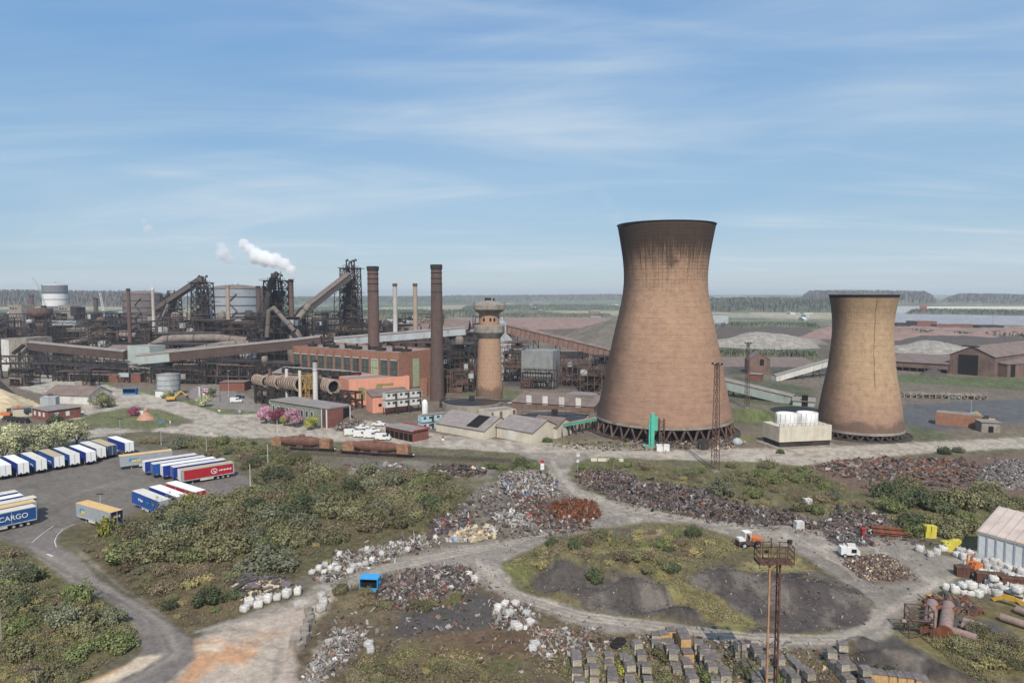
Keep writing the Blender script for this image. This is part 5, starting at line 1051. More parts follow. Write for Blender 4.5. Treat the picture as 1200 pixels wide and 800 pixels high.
def gallery(name, label, pts, w_, h_, wm, rm, legs=6, ribs=0, legm=None, cat='conveyor', open_=False):
    """covered conveyor bridge along a poly-line of 3D points (floor centre line)"""
    t = thing(name, label, cat, (pts[0].x, pts[0].y, 0)); o = Vector((pts[0].x, pts[0].y, 0)); cs, rf, rb = MB(), MB(), MB(); LGS = []
    for a, b in zip(pts, pts[1:]):
        a = a-o; b = b-o; d = (b-a); L = d.length; u = d/L; sd = Vector((u.y, -u.x, 0)).normalized(); up = sd.cross(u)
        if up.z < 0: up = -up
        def q(p, s_, z): return p+sd*s_*w_/2+up*z
        if open_:
            for s_ in (-1, 1):
                cs.beam(q(a, s_, 0), q(b, s_, 0), .5); cs.beam(q(a, s_, h_), q(b, s_, h_), .5); n = max(2, int(L/(h_*1.2)))
                for i in range(n): p0 = a+d*i/n; p1 = a+d*(i+1)/n; cs.beam(q(p0, s_, 0), q(p0, s_, h_), .3); cs.beam(q(p0, s_, h_ if i % 2 else 0), q(p1, s_, 0 if i % 2 else h_), .28)
            rf.add([q(a, -1, .2), q(a, 1, .2), q(b, 1, .2), q(b, -1, .2), q(a, -1, .5), q(a, 1, .5), q(b, 1, .5), q(b, -1, .5)], [(3, 2, 1, 0), (4, 5, 6, 7), (0, 1, 5, 4), (1, 2, 6, 5), (2, 3, 7, 6), (3, 0, 4, 7)])
        else:
            cs.add([q(a, -1, 0), q(a, 1, 0), q(a, 1, h_), q(a, -1, h_), q(b, -1, 0), q(b, 1, 0), q(b, 1, h_), q(b, -1, h_)], [(0, 1, 2, 3), (7, 6, 5, 4), (0, 4, 5, 1), (1, 5, 6, 2), (2, 6, 7, 3), (3, 7, 4, 0)])
            rf.add([q(a, -1.12, h_+.02), q(a, 0, h_*1.22), q(a, 1.12, h_+.02), q(b, -1.12, h_+.02), q(b, 0, h_*1.22), q(b, 1.12, h_+.02), q(a, -1.12, h_+.2), q(a, 0, h_*1.22+.2), q(a, 1.12, h_+.2), q(b, -1.12, h_+.2), q(b, 0, h_*1.22+.2), q(b, 1.12, h_+.2)],
                   [(6, 7, 10, 9), (7, 8, 11, 10), (1, 0, 3, 4), (2, 1, 4, 5), (0, 6, 9, 3), (8, 2, 5, 11), (0, 1, 7, 6), (1, 2, 8, 7), (4, 3, 9, 10), (5, 4, 10, 11)])
        if ribs:
            n = int(L/ribs)
            for i in range(n+1): p = a+d*i/n; rb.beam(q(p, 1.03, 0), q(p, 1.03, h_), .2); rb.beam(q(p, -1.03, 0), q(p, -1.03, h_), .2)
        n = max(1, int(round(legs*L/sum((y-x).length for x, y in zip(pts, pts[1:])))))
        for i in range(n):
            p = a+d*(i+.5)/n; zt = p.z
            if zt < 1.5: continue
            lg = MB()
            for s_ in (-1, 1): lg.beam((p+sd*s_*w_*.75).xy.to_3d(), q(p, s_*.8, -.05), .45); 
            m = max(1, int(zt/5))
            for j in range(m): f0, f1 = j/m, (j+1)/m; a0 = (p-sd*w_*.75*(1-f0*.4)).xy.to_3d()+Vector((0, 0, zt*f0)); b0 = (p+sd*w_*.75*(1-f1*.4)).xy.to_3d()+Vector((0, 0, zt*f1)); lg.beam(a0, b0, .25)
            LGS.append(lg)
    part('casing' if not open_ else 'truss', cs, wm, t); part('roof' if not open_ else 'belt_deck', rf, rm, t)
    for lg in LGS: part('trestle', lg, legm or m_dark, t)
    if rb.v: part('rib', rb, m_dark, t)
    return t
furnace('left furnace, smaller and half hidden by its incline', 202, 640, 339, 19, 46, 1, m_dark, 2)
furnace('second furnace from left, hung with ragged platforms', 239, 585, 322, 21, 56, 2, m_dark, 3)
furnace('black furnace under the white steam', 325, 480, 318, 25, 64, 3, m_dark, 3)
furnace('tall furnace nearest the broad brown chimney', 412, 545, 303, 23, 72, 4, m_dark, 4)
m_inc = mat('dusty incline', S(118, 107, 100), .2, .3, .9, S(96, 84, 78), .5)
gallery('skip_incline', 'sloping grey skip bridge up to the second furnace', [seg3(182, 366, 640), seg3(237, 330, 585)], 5, 4.2, m_inc, m_inc, 2)
gallery('skip_incline', 'steep twin lattice incline at the leftmost furnace', [seg3(186, 385, 600), seg3(203, 343, 632)], 4, 3, m_dark, m_inc, 0, open_=True)
gallery('skip_incline', 'steep dark incline climbing the black steaming furnace', [seg3(300, 392, 470), seg3(319, 335, 474), seg3(326, 322, 476)], 4.5, 3, m_dark, m_dark, 0, open_=True)
gallery('skip_incline', 'long sloping skip bridge up to the tall furnace', [seg3(346, 377, 470), seg3(409, 327, 535)], 5.2, 4.6, m_inc, m_inc, 2)
def big_pipe(label, pts, r, m, legs=0, name='gas_main', cat='pipe', n=12):
    o = Vector((pts[0].x, pts[0].y, 0)); t = thing(name, label, cat, o); mb = MB(); q = [p-o for p in pts]; mb.path(q, r, n); part('pipe', mb, m, t)
    rb = MB(); 
    for a, b in zip(q, q[1:]):
        k = max(1, int((b-a).length/(r*7))); u = (b-a).normalized()
        for i in range(k): p = a+(b-a)*(i+.5)/k; rb.tube(p-u*.25, p+u*.25, r*1.1, n=n)
    part('flange', rb, m_steel, t)
    if legs:
        lg = MB()
        for i in range(legs):
            f = (i+.5)/legs*(len(q)-1); j = int(f); p = q[j]+(q[j+1]-q[j])*(f-j)
            if p.z > 2: lg.beam((p.x-1.2, p.y, 0), (p.x-.5, p.y, p.z-r*.8), .5); lg.beam((p.x+1.2, p.y, 0), (p.x+.5, p.y, p.z-r*.8), .5); lg.beam((p.x-1.2, p.y, p.z*.3), (p.x+1, p.y, p.z*.7), .3)
        part('support', lg, m_dark, t)
    return t
big_pipe('fat downcomer pipe bending over the black furnace', [seg3(300, 402, 462), seg3(312, 362, 466), seg3(317, 330, 470), seg3(325, 320, 474)], 1.9, m_dark)
big_pipe('pale angled duct right of the black furnace', [seg3(313, 395, 450), seg3(315, 365, 450), seg3(321, 361, 450), seg3(345, 388, 440)], 1.5, m_inc)
big_pipe('dust catcher downcomer meeting the long skip bridge', [seg3(346, 408, 455), seg3(346, 378, 455), seg3(352, 370, 458), seg3(362, 358, 462)], 2.2, m_pipe)
p = seg3(347, 420, 450); mb = MB(); h_ = HZ(386, 450); mb.lathe([(5.2, 0), (5.2, h_*.35), (6.4, h_*.45), (4.5, h_*.55), (4.3, h_*.85), (2, h_)], 24); top('dust_catcher', 'pale dust catcher vessel at the foot of the long skip bridge', 'vessel', mb, m_pipe, (p.x, p.y, 0))
big_pipe('fat pale gas main running along in front of the furnaces', [seg3(166, 413, 470), seg3(192, 398, 480), seg3(205, 397, 480), seg3(252, 396, 480), seg3(290, 400, 478)], 3.0, m_pipe, 9)
big_pipe('second gas main dipping left of the storage heap', [seg3(70, 405, 560), seg3(105, 396, 560), seg3(130, 393, 560), seg3(160, 393, 560)], 2.3, m_pipe, 6)
big_pipe('upper twin gas main among the left works', [seg3(75, 400, 600), seg3(112, 391, 600), seg3(150, 389, 600), seg3(160, 382, 600)], 2.0, m_rust, 6)
big_pipe('pinkish main just above the long conveyor', [seg3(168, 414, 440), seg3(225, 410, 440), seg3(262, 403, 440), seg3(292, 402, 440)], 1.8, m_pipe, 5)
big_pipe('thin grey main along the stockhouse roofs', [seg3(180, 391, 520), seg3(260, 390, 520)], 1.1, m_steel, 6)
# ---- conveyors
m_gal = mat('brown gallery sheet', S(92, 76, 70), .18, .2, .9, S(76, 62, 58), .5); m_galr = mat('grey gallery roof', S(142, 134, 128), .12, .2, .9, S(120, 110, 104), .4)
gallery('conveyor_gallery', 'long brown conveyor gallery from cream bunker to pale transfer house', [seg3(31, 409, 440), seg3(149, 421, 405)], 5, 4.6, m_gal, m_galr, 8)
gallery('conveyor_gallery', 'pale green conveyor gallery leaving the transfer house', [seg3(163, 427, 392), seg3(201, 423, 394)], 5, 5, m_palegreen, m_galr, 2)
gallery('conveyor_gallery', 'brown conveyor gallery rising behind to the powerhouse roof', [seg3(201, 423, 394), seg3(345, 409, 392), seg3(378, 405, 392)], 5, 5, m_gal, m_galr, 8)
gallery('conveyor_gallery', 'pale grey conveyor gallery passing behind the dark brick chimney', [seg3(392, 405, 400), seg3(545, 392, 420)], 5, 4.2, m_greycl, m_galr, 9)
m_pinkg = mat('pinkish gallery sheet', S(152, 118, 106), .15, .3, .9, S(110, 84, 76), .4); 
gallery('conveyor_gallery', 'long pinkish slotted conveyor gallery sloping behind the big tower', [seg3(592, 389, 440), seg3(722, 421, 395), seg3(790, 436, 372)], 6, 4.8, m_pinkg, m_brownroof, 8, 3.4)
gallery('conveyor_gallery', 'pale green conveyor gallery descending to the ground by the small tower', [seg3(838, 452, 340), seg3(930, 475, 312)], 5, 4.2, m_palegreen, m_galr, 7)
p0 = G(940, 480); house('conveyor_tail_house', 'pale green tail house at the low end of the conveyor', 'building', (PX(931, 306), 306), (PX(957, 302), 302), 7, HZ(470, 304), m_palegreen, m_galr, 1.2, 'x', doors=[('f', 5, 2.6, 5)])
gallery('conveyor_gallery', 'short cream conveyor sloping up behind the small tower', [seg3(907, 447, 395), seg3(985, 424, 420)], 4, 3.4, m_offwhite, m_galr, 4)
gallery('conveyor_truss', 'dark open conveyor truss crossing the left works', [seg3(-30, 426, 400), seg3(60, 426, 400), seg3(152, 433, 395)], 5, 4.4, m_dark, m_steel, 10, open_=True)
gallery('conveyor_truss', 'rusty pipe bridge beside the pale plant under the slotted gallery', [seg3(590, 429, 385), seg3(700, 432, 385)], 4, 2.6, m_rust, m_rust, 7, open_=True)
gallery('conveyor_gallery', 'dark sloping feeder conveyor over the sand heap', [seg3(-12, 443, 340), seg3(18, 470, 325)], 2.6, 1.6, m_dark, m_dark, 1)
house('transfer_tower', 'pale grey green transfer house on dark legs', 'building', (PX(149, 398), 398), (PX(175, 392), 392), 11, HZ(406, 395), m_palegreen, m_greyroof, parapet=.4)
frame('leg_frame', 'dark steel legs under the pale transfer house', 150, 175, 391, 386, 428, 4, 3, 5, 5, None, 1, 0, 0, 0)
t = house('ore_bunker', 'cream concrete bunker building at the left end of the long gallery', 'building', (PX(10, 440), 440), (PX(31, 436), 436), 18, HZ(397, 438), m_concrete, m_greyroof, parapet=.6)
house('ore_bunker', 'paler narrow bunker block beside the cream bunker', 'building', (PX(1, 446), 446), (PX(10, 444), 444), 14, HZ(397, 444), m_offwhite, m_greyroof)
gallery('stair_run', 'zigzag stair on the cream bunker face', [seg3(16, 415, 434), seg3(29, 405, 433)], 1.4, 1.2, m_dark, m_dark, 0, open_=True)
for nm, px0, px1, yt, Y in (('left grey concrete hopper tower with three dark openings', 12, 27, 357.5, 760), ('grey concrete hopper tower right of the drum trestle', 70, 84, 358, 760)):
    t = house('hopper_tower', nm, 'building', (PX(px0, Y), Y), (PX(px1, Y-6), Y-6), 14, HZ(yt, Y), m_concrete, m_greyroof, parapet=.5, wins=[('f', 3+4.2*i, HZ(yt, Y)*.88, 1.8, 2) for i in range(3)], winm=m_black)
house('hopper_annex', 'dark narrow block against the right hopper tower', 'building', (PX(84, 752), 752), (PX(91, 750), 750), 12, HZ(360, 750), m_dark, m_dark)
def drum_trestle():
    Y = 560; t = thing('drum_trestle', 'brown hopper drum high on a dark trestle', 'hopper', (PX(49, Y), Y, 0)); k = Y/F; mb = MB(); z0 = HZ(372, Y); z1 = HZ(361, Y)
    mb.lathe([(3, z0-1.5), (8.5, z0+1.5), (9, z1), (0, z1+.4)], 20); part('drum', mb, m_rust, t); mb = MB()
    for sx_ in (-1, 1):
        for y in (-5, 5): mb.beam((sx_*8, y, 0), (sx_*7.6, y, z0+2), .7)
        mb.beam((sx_*8, -5, z0*.45), (sx_*8, -5, z0*.45), .4)
    for z in np.linspace(5, z0, 6):
        mb.beam((-8, -5, z), (8, -5, z), .45); mb.beam((-8, 5, z), (8, 5, z), .4)
    for i, z in enumerate(np.linspace(5, z0, 6)[:-1]): s_ = 1 if i % 2 else -1; mb.beam((-8*s_, -5, z), (8*s_, -5, z+(z0-5)/5), .35)
    part('trestle', mb, m_dark, t); mb = MB(); mb.lathe([(6, HZ(392, Y)), (6.4, HZ(384, Y)), (6.4, HZ(378.5, Y)), (0, HZ(378, Y))], 20); part('lower_drum', mb, m_steel, t)
drum_trestle()
# ---- cranes
def crane(label, pts, m, Y):
    t = thing('crane', label, 'crane', (PX(pts[0][0], Y), Y, 0)); q = [P3(a, b, Y)-Vector((PX(pts[0][0], Y), Y, 0)) for a, b in pts]; mb = MB()
    for a, b in zip(q, q[1:]):
        for s_ in (-.8, .8): mb.beam(a+Vector((s_, 0, 0)), b+Vector((s_, 0, 0)), .35)
        n = max(2, int((b-a).length/2.5))
        for i in range(n): p = a+(b-a)*i/n; p2 = a+(b-a)*(i+1)/n; mb.beam(p+Vector((-.8, 0, 0)), p2+Vector((.8, 0, 0)), .2)
    part('jib', mb, m, t); mb = MB(); z = q[0].z; mb.box(0, 0, max(0, z-4), 4, 5, 4); mb.box(0, 0, 0, 3, 3, max(.5, z-4)); part('cab', mb, m_dark, t)
crane('lattice crane with curving jib far behind the left hoppers', [(53, 358), (49, 346), (46, 338), (42, 330), (37, 325)], m_greycl, 820)
crane('white lattice crane with straight jib beside the brown gasholder', [(123, 375), (120, 358), (117, 343)], m_white, 700)
# ---- ribbed stoves in a row
m_rib = mat('scaled ribbed shell', S(176, 158, 142), .25, .5, .9, S(110, 84, 70), .6)
def ribbed(label, px0, px1, yc, rpx, Y, open_end=True):
    a = P3(px0, yc, Y+5); b = P3(px1, yc+1, Y-4); L = (b-a).length; c = (a+b)/2; d = b-a; r = rpx*.88*Y/F; t = thing('ribbed_vessel', label, 'vessel', (c.x, c.y, 0), math.atan2(d.y, d.x)); z = c.z
    mb = MB(); mb.lathe([(r*.93, -L/2), (r*.93, L/2-.8)], 28, (0, 0, z), axis='x', cap=False); mb.lathe([(r*.93, -L/2), (0, -L/2-.3)], 28, (0, 0, z), axis='x', cap=False); mb.lathe([(r*.8, L/2-1.4), (.2, L/2-1.4)], 28, (0, 0, z), m=1, axis='x', cap=False); part('shell', mb, [mat('brown stove shell', S(112, 92, 82), .3, .5, .9, SOOT, .5), m_black], t)
    n = max(4, int(L/1.7))
    for i in range(n): x = -L/2+L*(i+.5)/n; mb = MB(); mb.lathe([(r*.93, x-.22), (r*1.04, x-.2), (r*1.04, x+.2), (r*.93, x+.22)], 28, (0, 0, z), axis='x', sm=False, cap=False); part('rib', mb, m_rib, t)
    mb = MB(); mb.lathe([(r*.8, L/2-1), (r*1.08, L/2-.9), (r*1.08, L/2), (r*.8, L/2)], 28, (0, 0, z), axis='x', sm=False, cap=False); part('end_ring', mb, m_rib, t); mb = MB()
    for x in (-L*.3, L*.3): mb.box(x, 0, 0, 1.2, r*1.5, max(.5, z-r*.8))
    part('saddle', mb, m_dark, t)
ribbed('leftmost ribbed stove vessel', 300, 312, 445, 7, 316); ribbed('ribbed stove vessel second in the row', 313, 328, 446, 8, 311); ribbed('third ribbed stove vessel, longest of the row', 331, 352, 448, 9.5, 304); ribbed('ribbed stove vessel nearest the salmon pump house', 376, 391, 451, 9.5, 298)
frame('burner_frame', 'yellow and dark burner frame between ribbed stoves', 352, 366, 297, 296, 440, 5, 3, 4, 71, mat('worn yellow steel', S(176, 140, 70), .3, .6, .85, RUST, .5), 3, 1, .3, 1)
frame('under_frame', 'dark steel undercroft below the ribbed stoves', 298, 408, 312, 290, 458, 9, 2, 16, 72, m_dark, 4, 2, .4, 6)
p = G(204, 462+3); mb = MB(); hh = HZ(438, G(204, 465)[1]); t = thing('storage_tank', 'round pale grey storage tank with domed roof', 'tank', (PX(198, G(0+198, 463)[1], 463), G(198, 463)[1], 0)); r = 12.5*G(198, 463)[1]/F; hh = HZ(438.5, G(198, 463)[1]); mb.lathe([(r, 0), (r, hh)], 40, cap=False); part('shell', mb, m_greycl, t); mb = MB(); mb.lathe([(r*1.03, hh-.1), (r*1.03, hh+.2), (0, hh+.9)], 40, cap=False); part('roof', mb, m_greyroof, t); mb = MB()
for i in range(3): mb.lathe([(r*1.002, hh*(i+1)/4-.1), (r*1.012, hh*(i+1)/4), (r*1.002, hh*(i+1)/4+.1)], 40, sm=False, cap=False)
part('hoop', mb, m_steel, t)
a = G(182, 465); b = G(199, 466); house('tank_bund', 'white block walled bund beside the storage tank', 'bund', a, b, 4, 3.2, m_white, m_concrete)
def thickener(label, px, py, rpx, h):
    p = G(px, py); r = rpx*p[1]/F; t = thing('settling_tank', label, 'settling tank', (p[0], p[1], 0)); mb = MB(); mb.lathe([(r, 0), (r, h), (r-.6, h), (r-.6, h-.5)], 56, sm=False, cap=False); part('tank_wall', mb, m_concrete, t); mb = MB(); mb.lathe([(r-.6, h-.5), (0, h-.5)], 56, cap=False); part('sludge', mb, mat('black sludge water', S(52, 50, 52), .2, .3, .35), t)
    mb = MB(); mb.box(0, 0, h+.3, 2*r, 1.4, .25); mb.beam((-r, -.7, h+1.4), (r, -.7, h+1.4), .1); mb.beam((-r, .7, h+1.4), (r, .7, h+1.4), .1); mb.box(0, 0, h+.5, 2.4, 2.4, 2)
    for i in range(16): x = -r+2*r*i/15; mb.beam((x, -.7, h+.4), (x, -.7, h+1.4), .08)
    part('rake_bridge', mb, m_dark, t)
thickener('round dark settling tank behind the cream sheds', 553, 481, 35, 4); thickener('round dark settling tank left of the big tower', 650, 496, 40, 3)
gallery('launder', 'teal launder channel on posts leading to the big tower', [Vector((*G(652, 512), 3.4)), Vector((*G(700, 503), 3.6))], 1.6, .8, m_teal, m_concrete, 6)
t = house('long_shed', 'long dark brown strip roofed shed behind the settling tanks', 'shed', (PX(600, 300), 300), (PX(697, 286), 286), 16, HZ(474, 292), m_brownwall, m_brownroof, mono=2.5, wins=[('f', 8+7.5*i, 2, 2.4, 4) for i in range(4)], winm=m_offwhite)
house('brick_shed', 'low orange brick shed roof beside the big tower', 'shed', (PX(664, 306), 306), (PX(694, 300), 300), 9, HZ(463, 303), m_brickor, m_greyroof)
m_plant = mat('dusty grey cladding', S(146, 148, 148), .14, .3, .8, S(100, 92, 86), .5, 1)
house('plant_house', 'pale grey plant house on stilts under the slotted gallery', 'building', (PX(611, 372), 372), (PX(648, 366), 366), 14, HZ(412, 369), m_plant, m_plant, parapet=.5)
frame('stilt_frame', 'dark stilts and tanks in front of the pale plant house', 612, 650, 362, 356, 434, 5, 2, 7, 91, m_dark, 2, 2, .2, 1)
t = thing('head_tower', 'tall pale grey conveyor head with a curved top by the water tower', 'building', (PX(592, 440), 440, 0)); mb = MB(); h_ = HZ(376, 440); mb.extrude([(-4.5, 0), (4.5, 0), (5, h_*.55), (3, h_*.86), (-1, h_), (-4, h_), (-4.5, h_*.8)][::-1], -4, 5, 'y'); part('casing', mb, m_greycl, t)
# ---- mass of plant: each frame one structure
fr = [
 ('tangled pipe frame left of the slotted gallery', 586, 612, 395, 392, 402, 18, 7, 6, 5, m_rust), ('dark plant frame between chimney and water tower', 522, 556, 372, 372, 404, 18, 6, 7, 4, m_dark), ('dark low plant behind the dark brick chimney', 488, 524, 385, 380, 412, 20, 5, 7, 4, m_dark),
 ('rusty pipe frame right of the pale plant house', 652, 690, 372, 368, 424, 12, 4, 7, 3, m_rust), ('low rusty pipe frame reaching toward the big tower', 690, 722, 360, 356, 432, 10, 3, 5, 3, m_rust), ('dark stove yard frame beyond the powerhouse roof', 470, 540, 440, 440, 390, 30, 4, 9, 4, m_steel),
 ('works frame at the foot of the tall furnace', 380, 470, 520, 500, 382, 34, 5, 12, 6, m_dark), ('ore bridge frame left of the tall furnace', 352, 395, 490, 500, 390, 26, 3, 9, 4, m_steel), ('dark frame at the foot of the black furnace', 290, 345, 455, 448, 372, 24, 7, 8, 6, m_dark),
 ('pipe rack behind the long brown gallery', 205, 290, 430, 424, 412, 16, 3, 14, 6, m_dark), ('stock bins frame under the fat gas main', 176, 262, 452, 446, 404, 18, 3, 14, 5, m_steel), ('dark plant below the second furnace', 212, 262, 540, 536, 376, 30, 5, 8, 5, m_dark),
 ('dark plant below the leftmost furnace', 165, 215, 560, 560, 377, 30, 5, 9, 5, m_dark), ('stove frame between the leftmost furnaces', 184, 204, 545, 540, 362, 14, 6, 4, 4, m_steel), ('cluttered bins behind the transfer house', 118, 190, 500, 495, 404, 26, 3, 12, 5, m_steel),
 ('plant row under the long brown gallery', 40, 148, 425, 400, 428, 18, 3, 18, 7, m_dark), ('low dark plant before the transfer house', 60, 150, 392, 386, 436, 10, 2, 16, 5, m_dark), ('works frame behind the cream bunker', -20, 50, 520, 520, 396, 30, 4, 12, 5, m_steel),
 ('far plant row beyond the drum trestle', 60, 130, 620, 620, 386, 36, 4, 13, 5, m_steel), ('distant plant beyond the hopper towers', 90, 150, 720, 720, 368, 40, 5, 10, 5, m_dark), ('distant low plant beside banded gasholder', -20, 70, 860, 860, 368, 40, 3, 14, 4, m_steel),
 ('pipe frame below the rising gallery', 236, 300, 380, 372, 424, 12, 3, 12, 6, m_dark), ('pipe frame in front of the powerhouse end', 296, 345, 368, 352, 426, 12, 4, 9, 5, m_dark), ('low dark frame behind storage tank', 176, 240, 382, 378, 432, 10, 3, 12, 5, m_dark),
 ('dark pylon frame by the sand heap', 8, 30, 372, 370, 433, 8, 4, 3, 3, m_dark), ('thin trestle legs beside the dark conveyor truss', 86, 104, 368, 366, 433, 6, 2, 3, 2, m_dark), ('plant frame behind the large gasholder foot', 250, 300, 640, 640, 372, 30, 5, 9, 5, m_steel), ('far frame between furnaces', 262, 296, 560, 556, 384, 22, 4, 6, 4, m_dark),
 ('ragged pipework behind brick annex', 500, 530, 345, 345, 436, 10, 4, 6, 4, m_rust), ('pipe rack along the powerhouse roof line', 440, 520, 405, 402, 402, 12, 3, 12, 5, m_dark), ('low ruins of pipework by the settling tank', 520, 600, 312, 308, 472, 8, 2, 10, 4, m_rust), ('broken pipe rack left of the water tower foot', 515, 556, 300, 298, 470, 6, 2, 6, 3, m_dark),
 ('dark pipes at the big tower side of the fan cooler', 862, 910, 275, 268, 500, 6, 2, 7, 3, m_rust), ('rubble frame by the second settling tank', 600, 690, 268, 262, 490, 5, 1, 12, 3, m_rust), ('conveyor rail frame beyond the small tower', 1062, 1160, 330, 322, 462, 4, 1, 14, 2, m_concrete),
]
for i, (lb, a, b, Ya, Yb, yt, dp, lv, co, np_, ms) in enumerate(fr): frame('pipe_rack' if 'pipe' in lb else 'steel_plant', lb, a, b, Ya, Yb, yt, dp, lv, co, 100+i, ms, np_+2, 2, .55, 5 + (co > 9)*4)
rq = random.Random(77)
for i in range(84):
    px = rq.choice([rq.uniform(-30, 350), rq.uniform(-30, 350), rq.uniform(350, 560)]); Y = rq.uniform(512, 740); Yw = rq.uniform(18, 46); yt = 345+ (H-rq.uniform(8, 34))*F/Y
    frame('steel_plant', 'dark tangled steelwork packed between the furnaces and mains', px, px+Yw, Y, Y, yt, rq.uniform(10, 24), rq.randint(3, 6), rq.randint(4, 9), 300+i, rq.choice([m_dark, m_steel, m_rust, m_dark]), 4, 2, .6, 5, 'steelwork packed between furnaces')
for i in range(14):
    px = rq.uniform(590, 720) if i < 8 else rq.uniform(500, 560); Y = rq.uniform(345, 420); yt = 345+(H-rq.uniform(5, 16))*F/Y
    frame('steel_plant', 'rusty low steelwork between water tower and big tower', px, px+rq.uniform(14, 30), Y, Y, yt, rq.uniform(6, 14), 3, rq.randint(4, 7), 400+i, rq.choice([m_dark, m_rust]), 4, 1, .5, 3, 'steelwork behind the settling tanks')
# low sheds among the works
m_whroof = mat('pale dusty roof', S(176, 168, 158), .1, .2, .9, S(150, 140, 130), .4)
for lb, a, b, yb, yt, dp, wm, rm, rs in [
 ('brick workshop with pale roof beside the blue skip', 126, 163, 448, 438, 10, m_brickred, m_greyroof, 0), ('low brick workshop farther along the road', 96, 130, 441, 432, 10, m_brickred, m_greyroof, 0), ('red store with orange panel left of the stoves', 244, 268, 441, 435, 10, m_brickred, m_brownroof, 0), ('red brick lean-to store below the dark canopy', 256, 285, 458, 448, 9, m_brickred, m_brownroof, 0),
 ('dark canopy shed left of the ribbed stoves', 262, 302, 450, 438, 12, m_black, m_greyroof, 0), ('timber stacked shed behind the blue skip', 158, 182, 447, 440, 8, m_wood, m_whroof, 0), ('dusty domed roof store behind the transfer house', 120, 172, 430, 411, 26, m_concrete, m_brownroof, 3), ('pale low roof in the left works', 110, 148, 428, 421, 14, m_offwhite, m_whroof, 0), ('far grey roof left of the drum trestle', 14, 30, 398, 391, 20, m_greycl, m_whroof, 0),
 ('far long pale roof beyond the twin gas mains', 84, 122, 392, 383, 26, m_greycl, m_whroof, 3), ('far dark shed under the hopper towers', -20, 40, 402, 391, 30, m_dark, m_steel, 3), ('brown roofed stock house under the second furnace', 208, 262, 402, 394, 24, m_brownwall, m_brownroof, 3), ('dark roofed stock house right of the tall furnace', 440, 500, 412, 391, 40, m_brownwall, m_brownroof, 8), ('dark roofed stock house right of the slim chimneys', 486, 548, 410, 386, 50, m_dark, m_brownroof, 8), ('brown roofed store left of the tall furnace', 350, 400, 412, 400, 36, m_brownwall, m_brownroof, 5),
 ('little white shed in the works under the gallery end', 196, 215, 444, 438, 8, m_offwhite, m_whroof, 0), ('pale shed behind the slotted gallery', 690, 716, 412, 403, 16, m_white, m_white, 2), ('low rust roofed shed beyond the pale plant house', 655, 690, 420, 412, 16, m_dark, m_brownroof, 0)]:
    plain('works_shed', lb, 'shed', a, b, yb, yt, dp, wm, rm, None, rs)
for i in range(7):
    Y = 430+i*3; px = 452+i*13.5; mb = MB(); r = 5; h_ = HZ(391, Y); mb.lathe([(r, 0), (r, h_*.8), (r*.75, h_*.93), (0, h_)], 20); top('hot_stove', 'domed grey stove in the row behind the powerhouse roof', 'stove', mb, m_steel, (PX(px, Y), Y, 0), 0, 'domed stoves behind the powerhouse')
# ---- lattice masts
def lattice_mast(label, px, py, ytop, w0, w1, m, head=None):
    p = OG(px, py); Y = p.y; h = HZ(ytop, Y)-p.z; t = thing('lattice_mast', label, 'mast', p, .3); mb = MB(); n = max(6, int(h/2.2))
    def c(i, z): f = w0+(w1-w0)*z/h; return Vector(((-1, 1, 1, -1)[i % 4]*f/2, (-1, -1, 1, 1)[i % 4]*f/2, z))
    for i in range(4):
        mb.beam(c(i, 0), c(i, h), .14)
        for j in range(n): z0, z1 = h*j/n, h*(j+1)/n; mb.beam(c(i, z0), c(i+1, z1), .07); mb.beam(c(i, z1), c(i+1, z1), .08)
    part('lattice', mb, m, t); mb = MB(); mb.box(0, 0, h, w1*1.8, w1*1.8, .15)
    for i in range(4): mb.box((-1, 1, 1, -1)[i]*w1, (-1, -1, 1, 1)[i]*w1, h+.2, .5, .4, .5)
    part('lamp_head', mb, m_dark, t); mb = MB(); mb.box(0, 0, 0, w0*1.5, w0*1.5, .4); part('footing', mb, m_concrete, t)
lattice_mast('red brown lattice floodlight mast in front of the big tower', 838, 552, 428, 1.7, .9, m_rust); lattice_mast('thinner lattice mast between the two cooling towers', 875, 478, 403, 1.6, .8, m_rust)
for px, py, yt, lb in ((740, 440, 400, 'far'),): pass
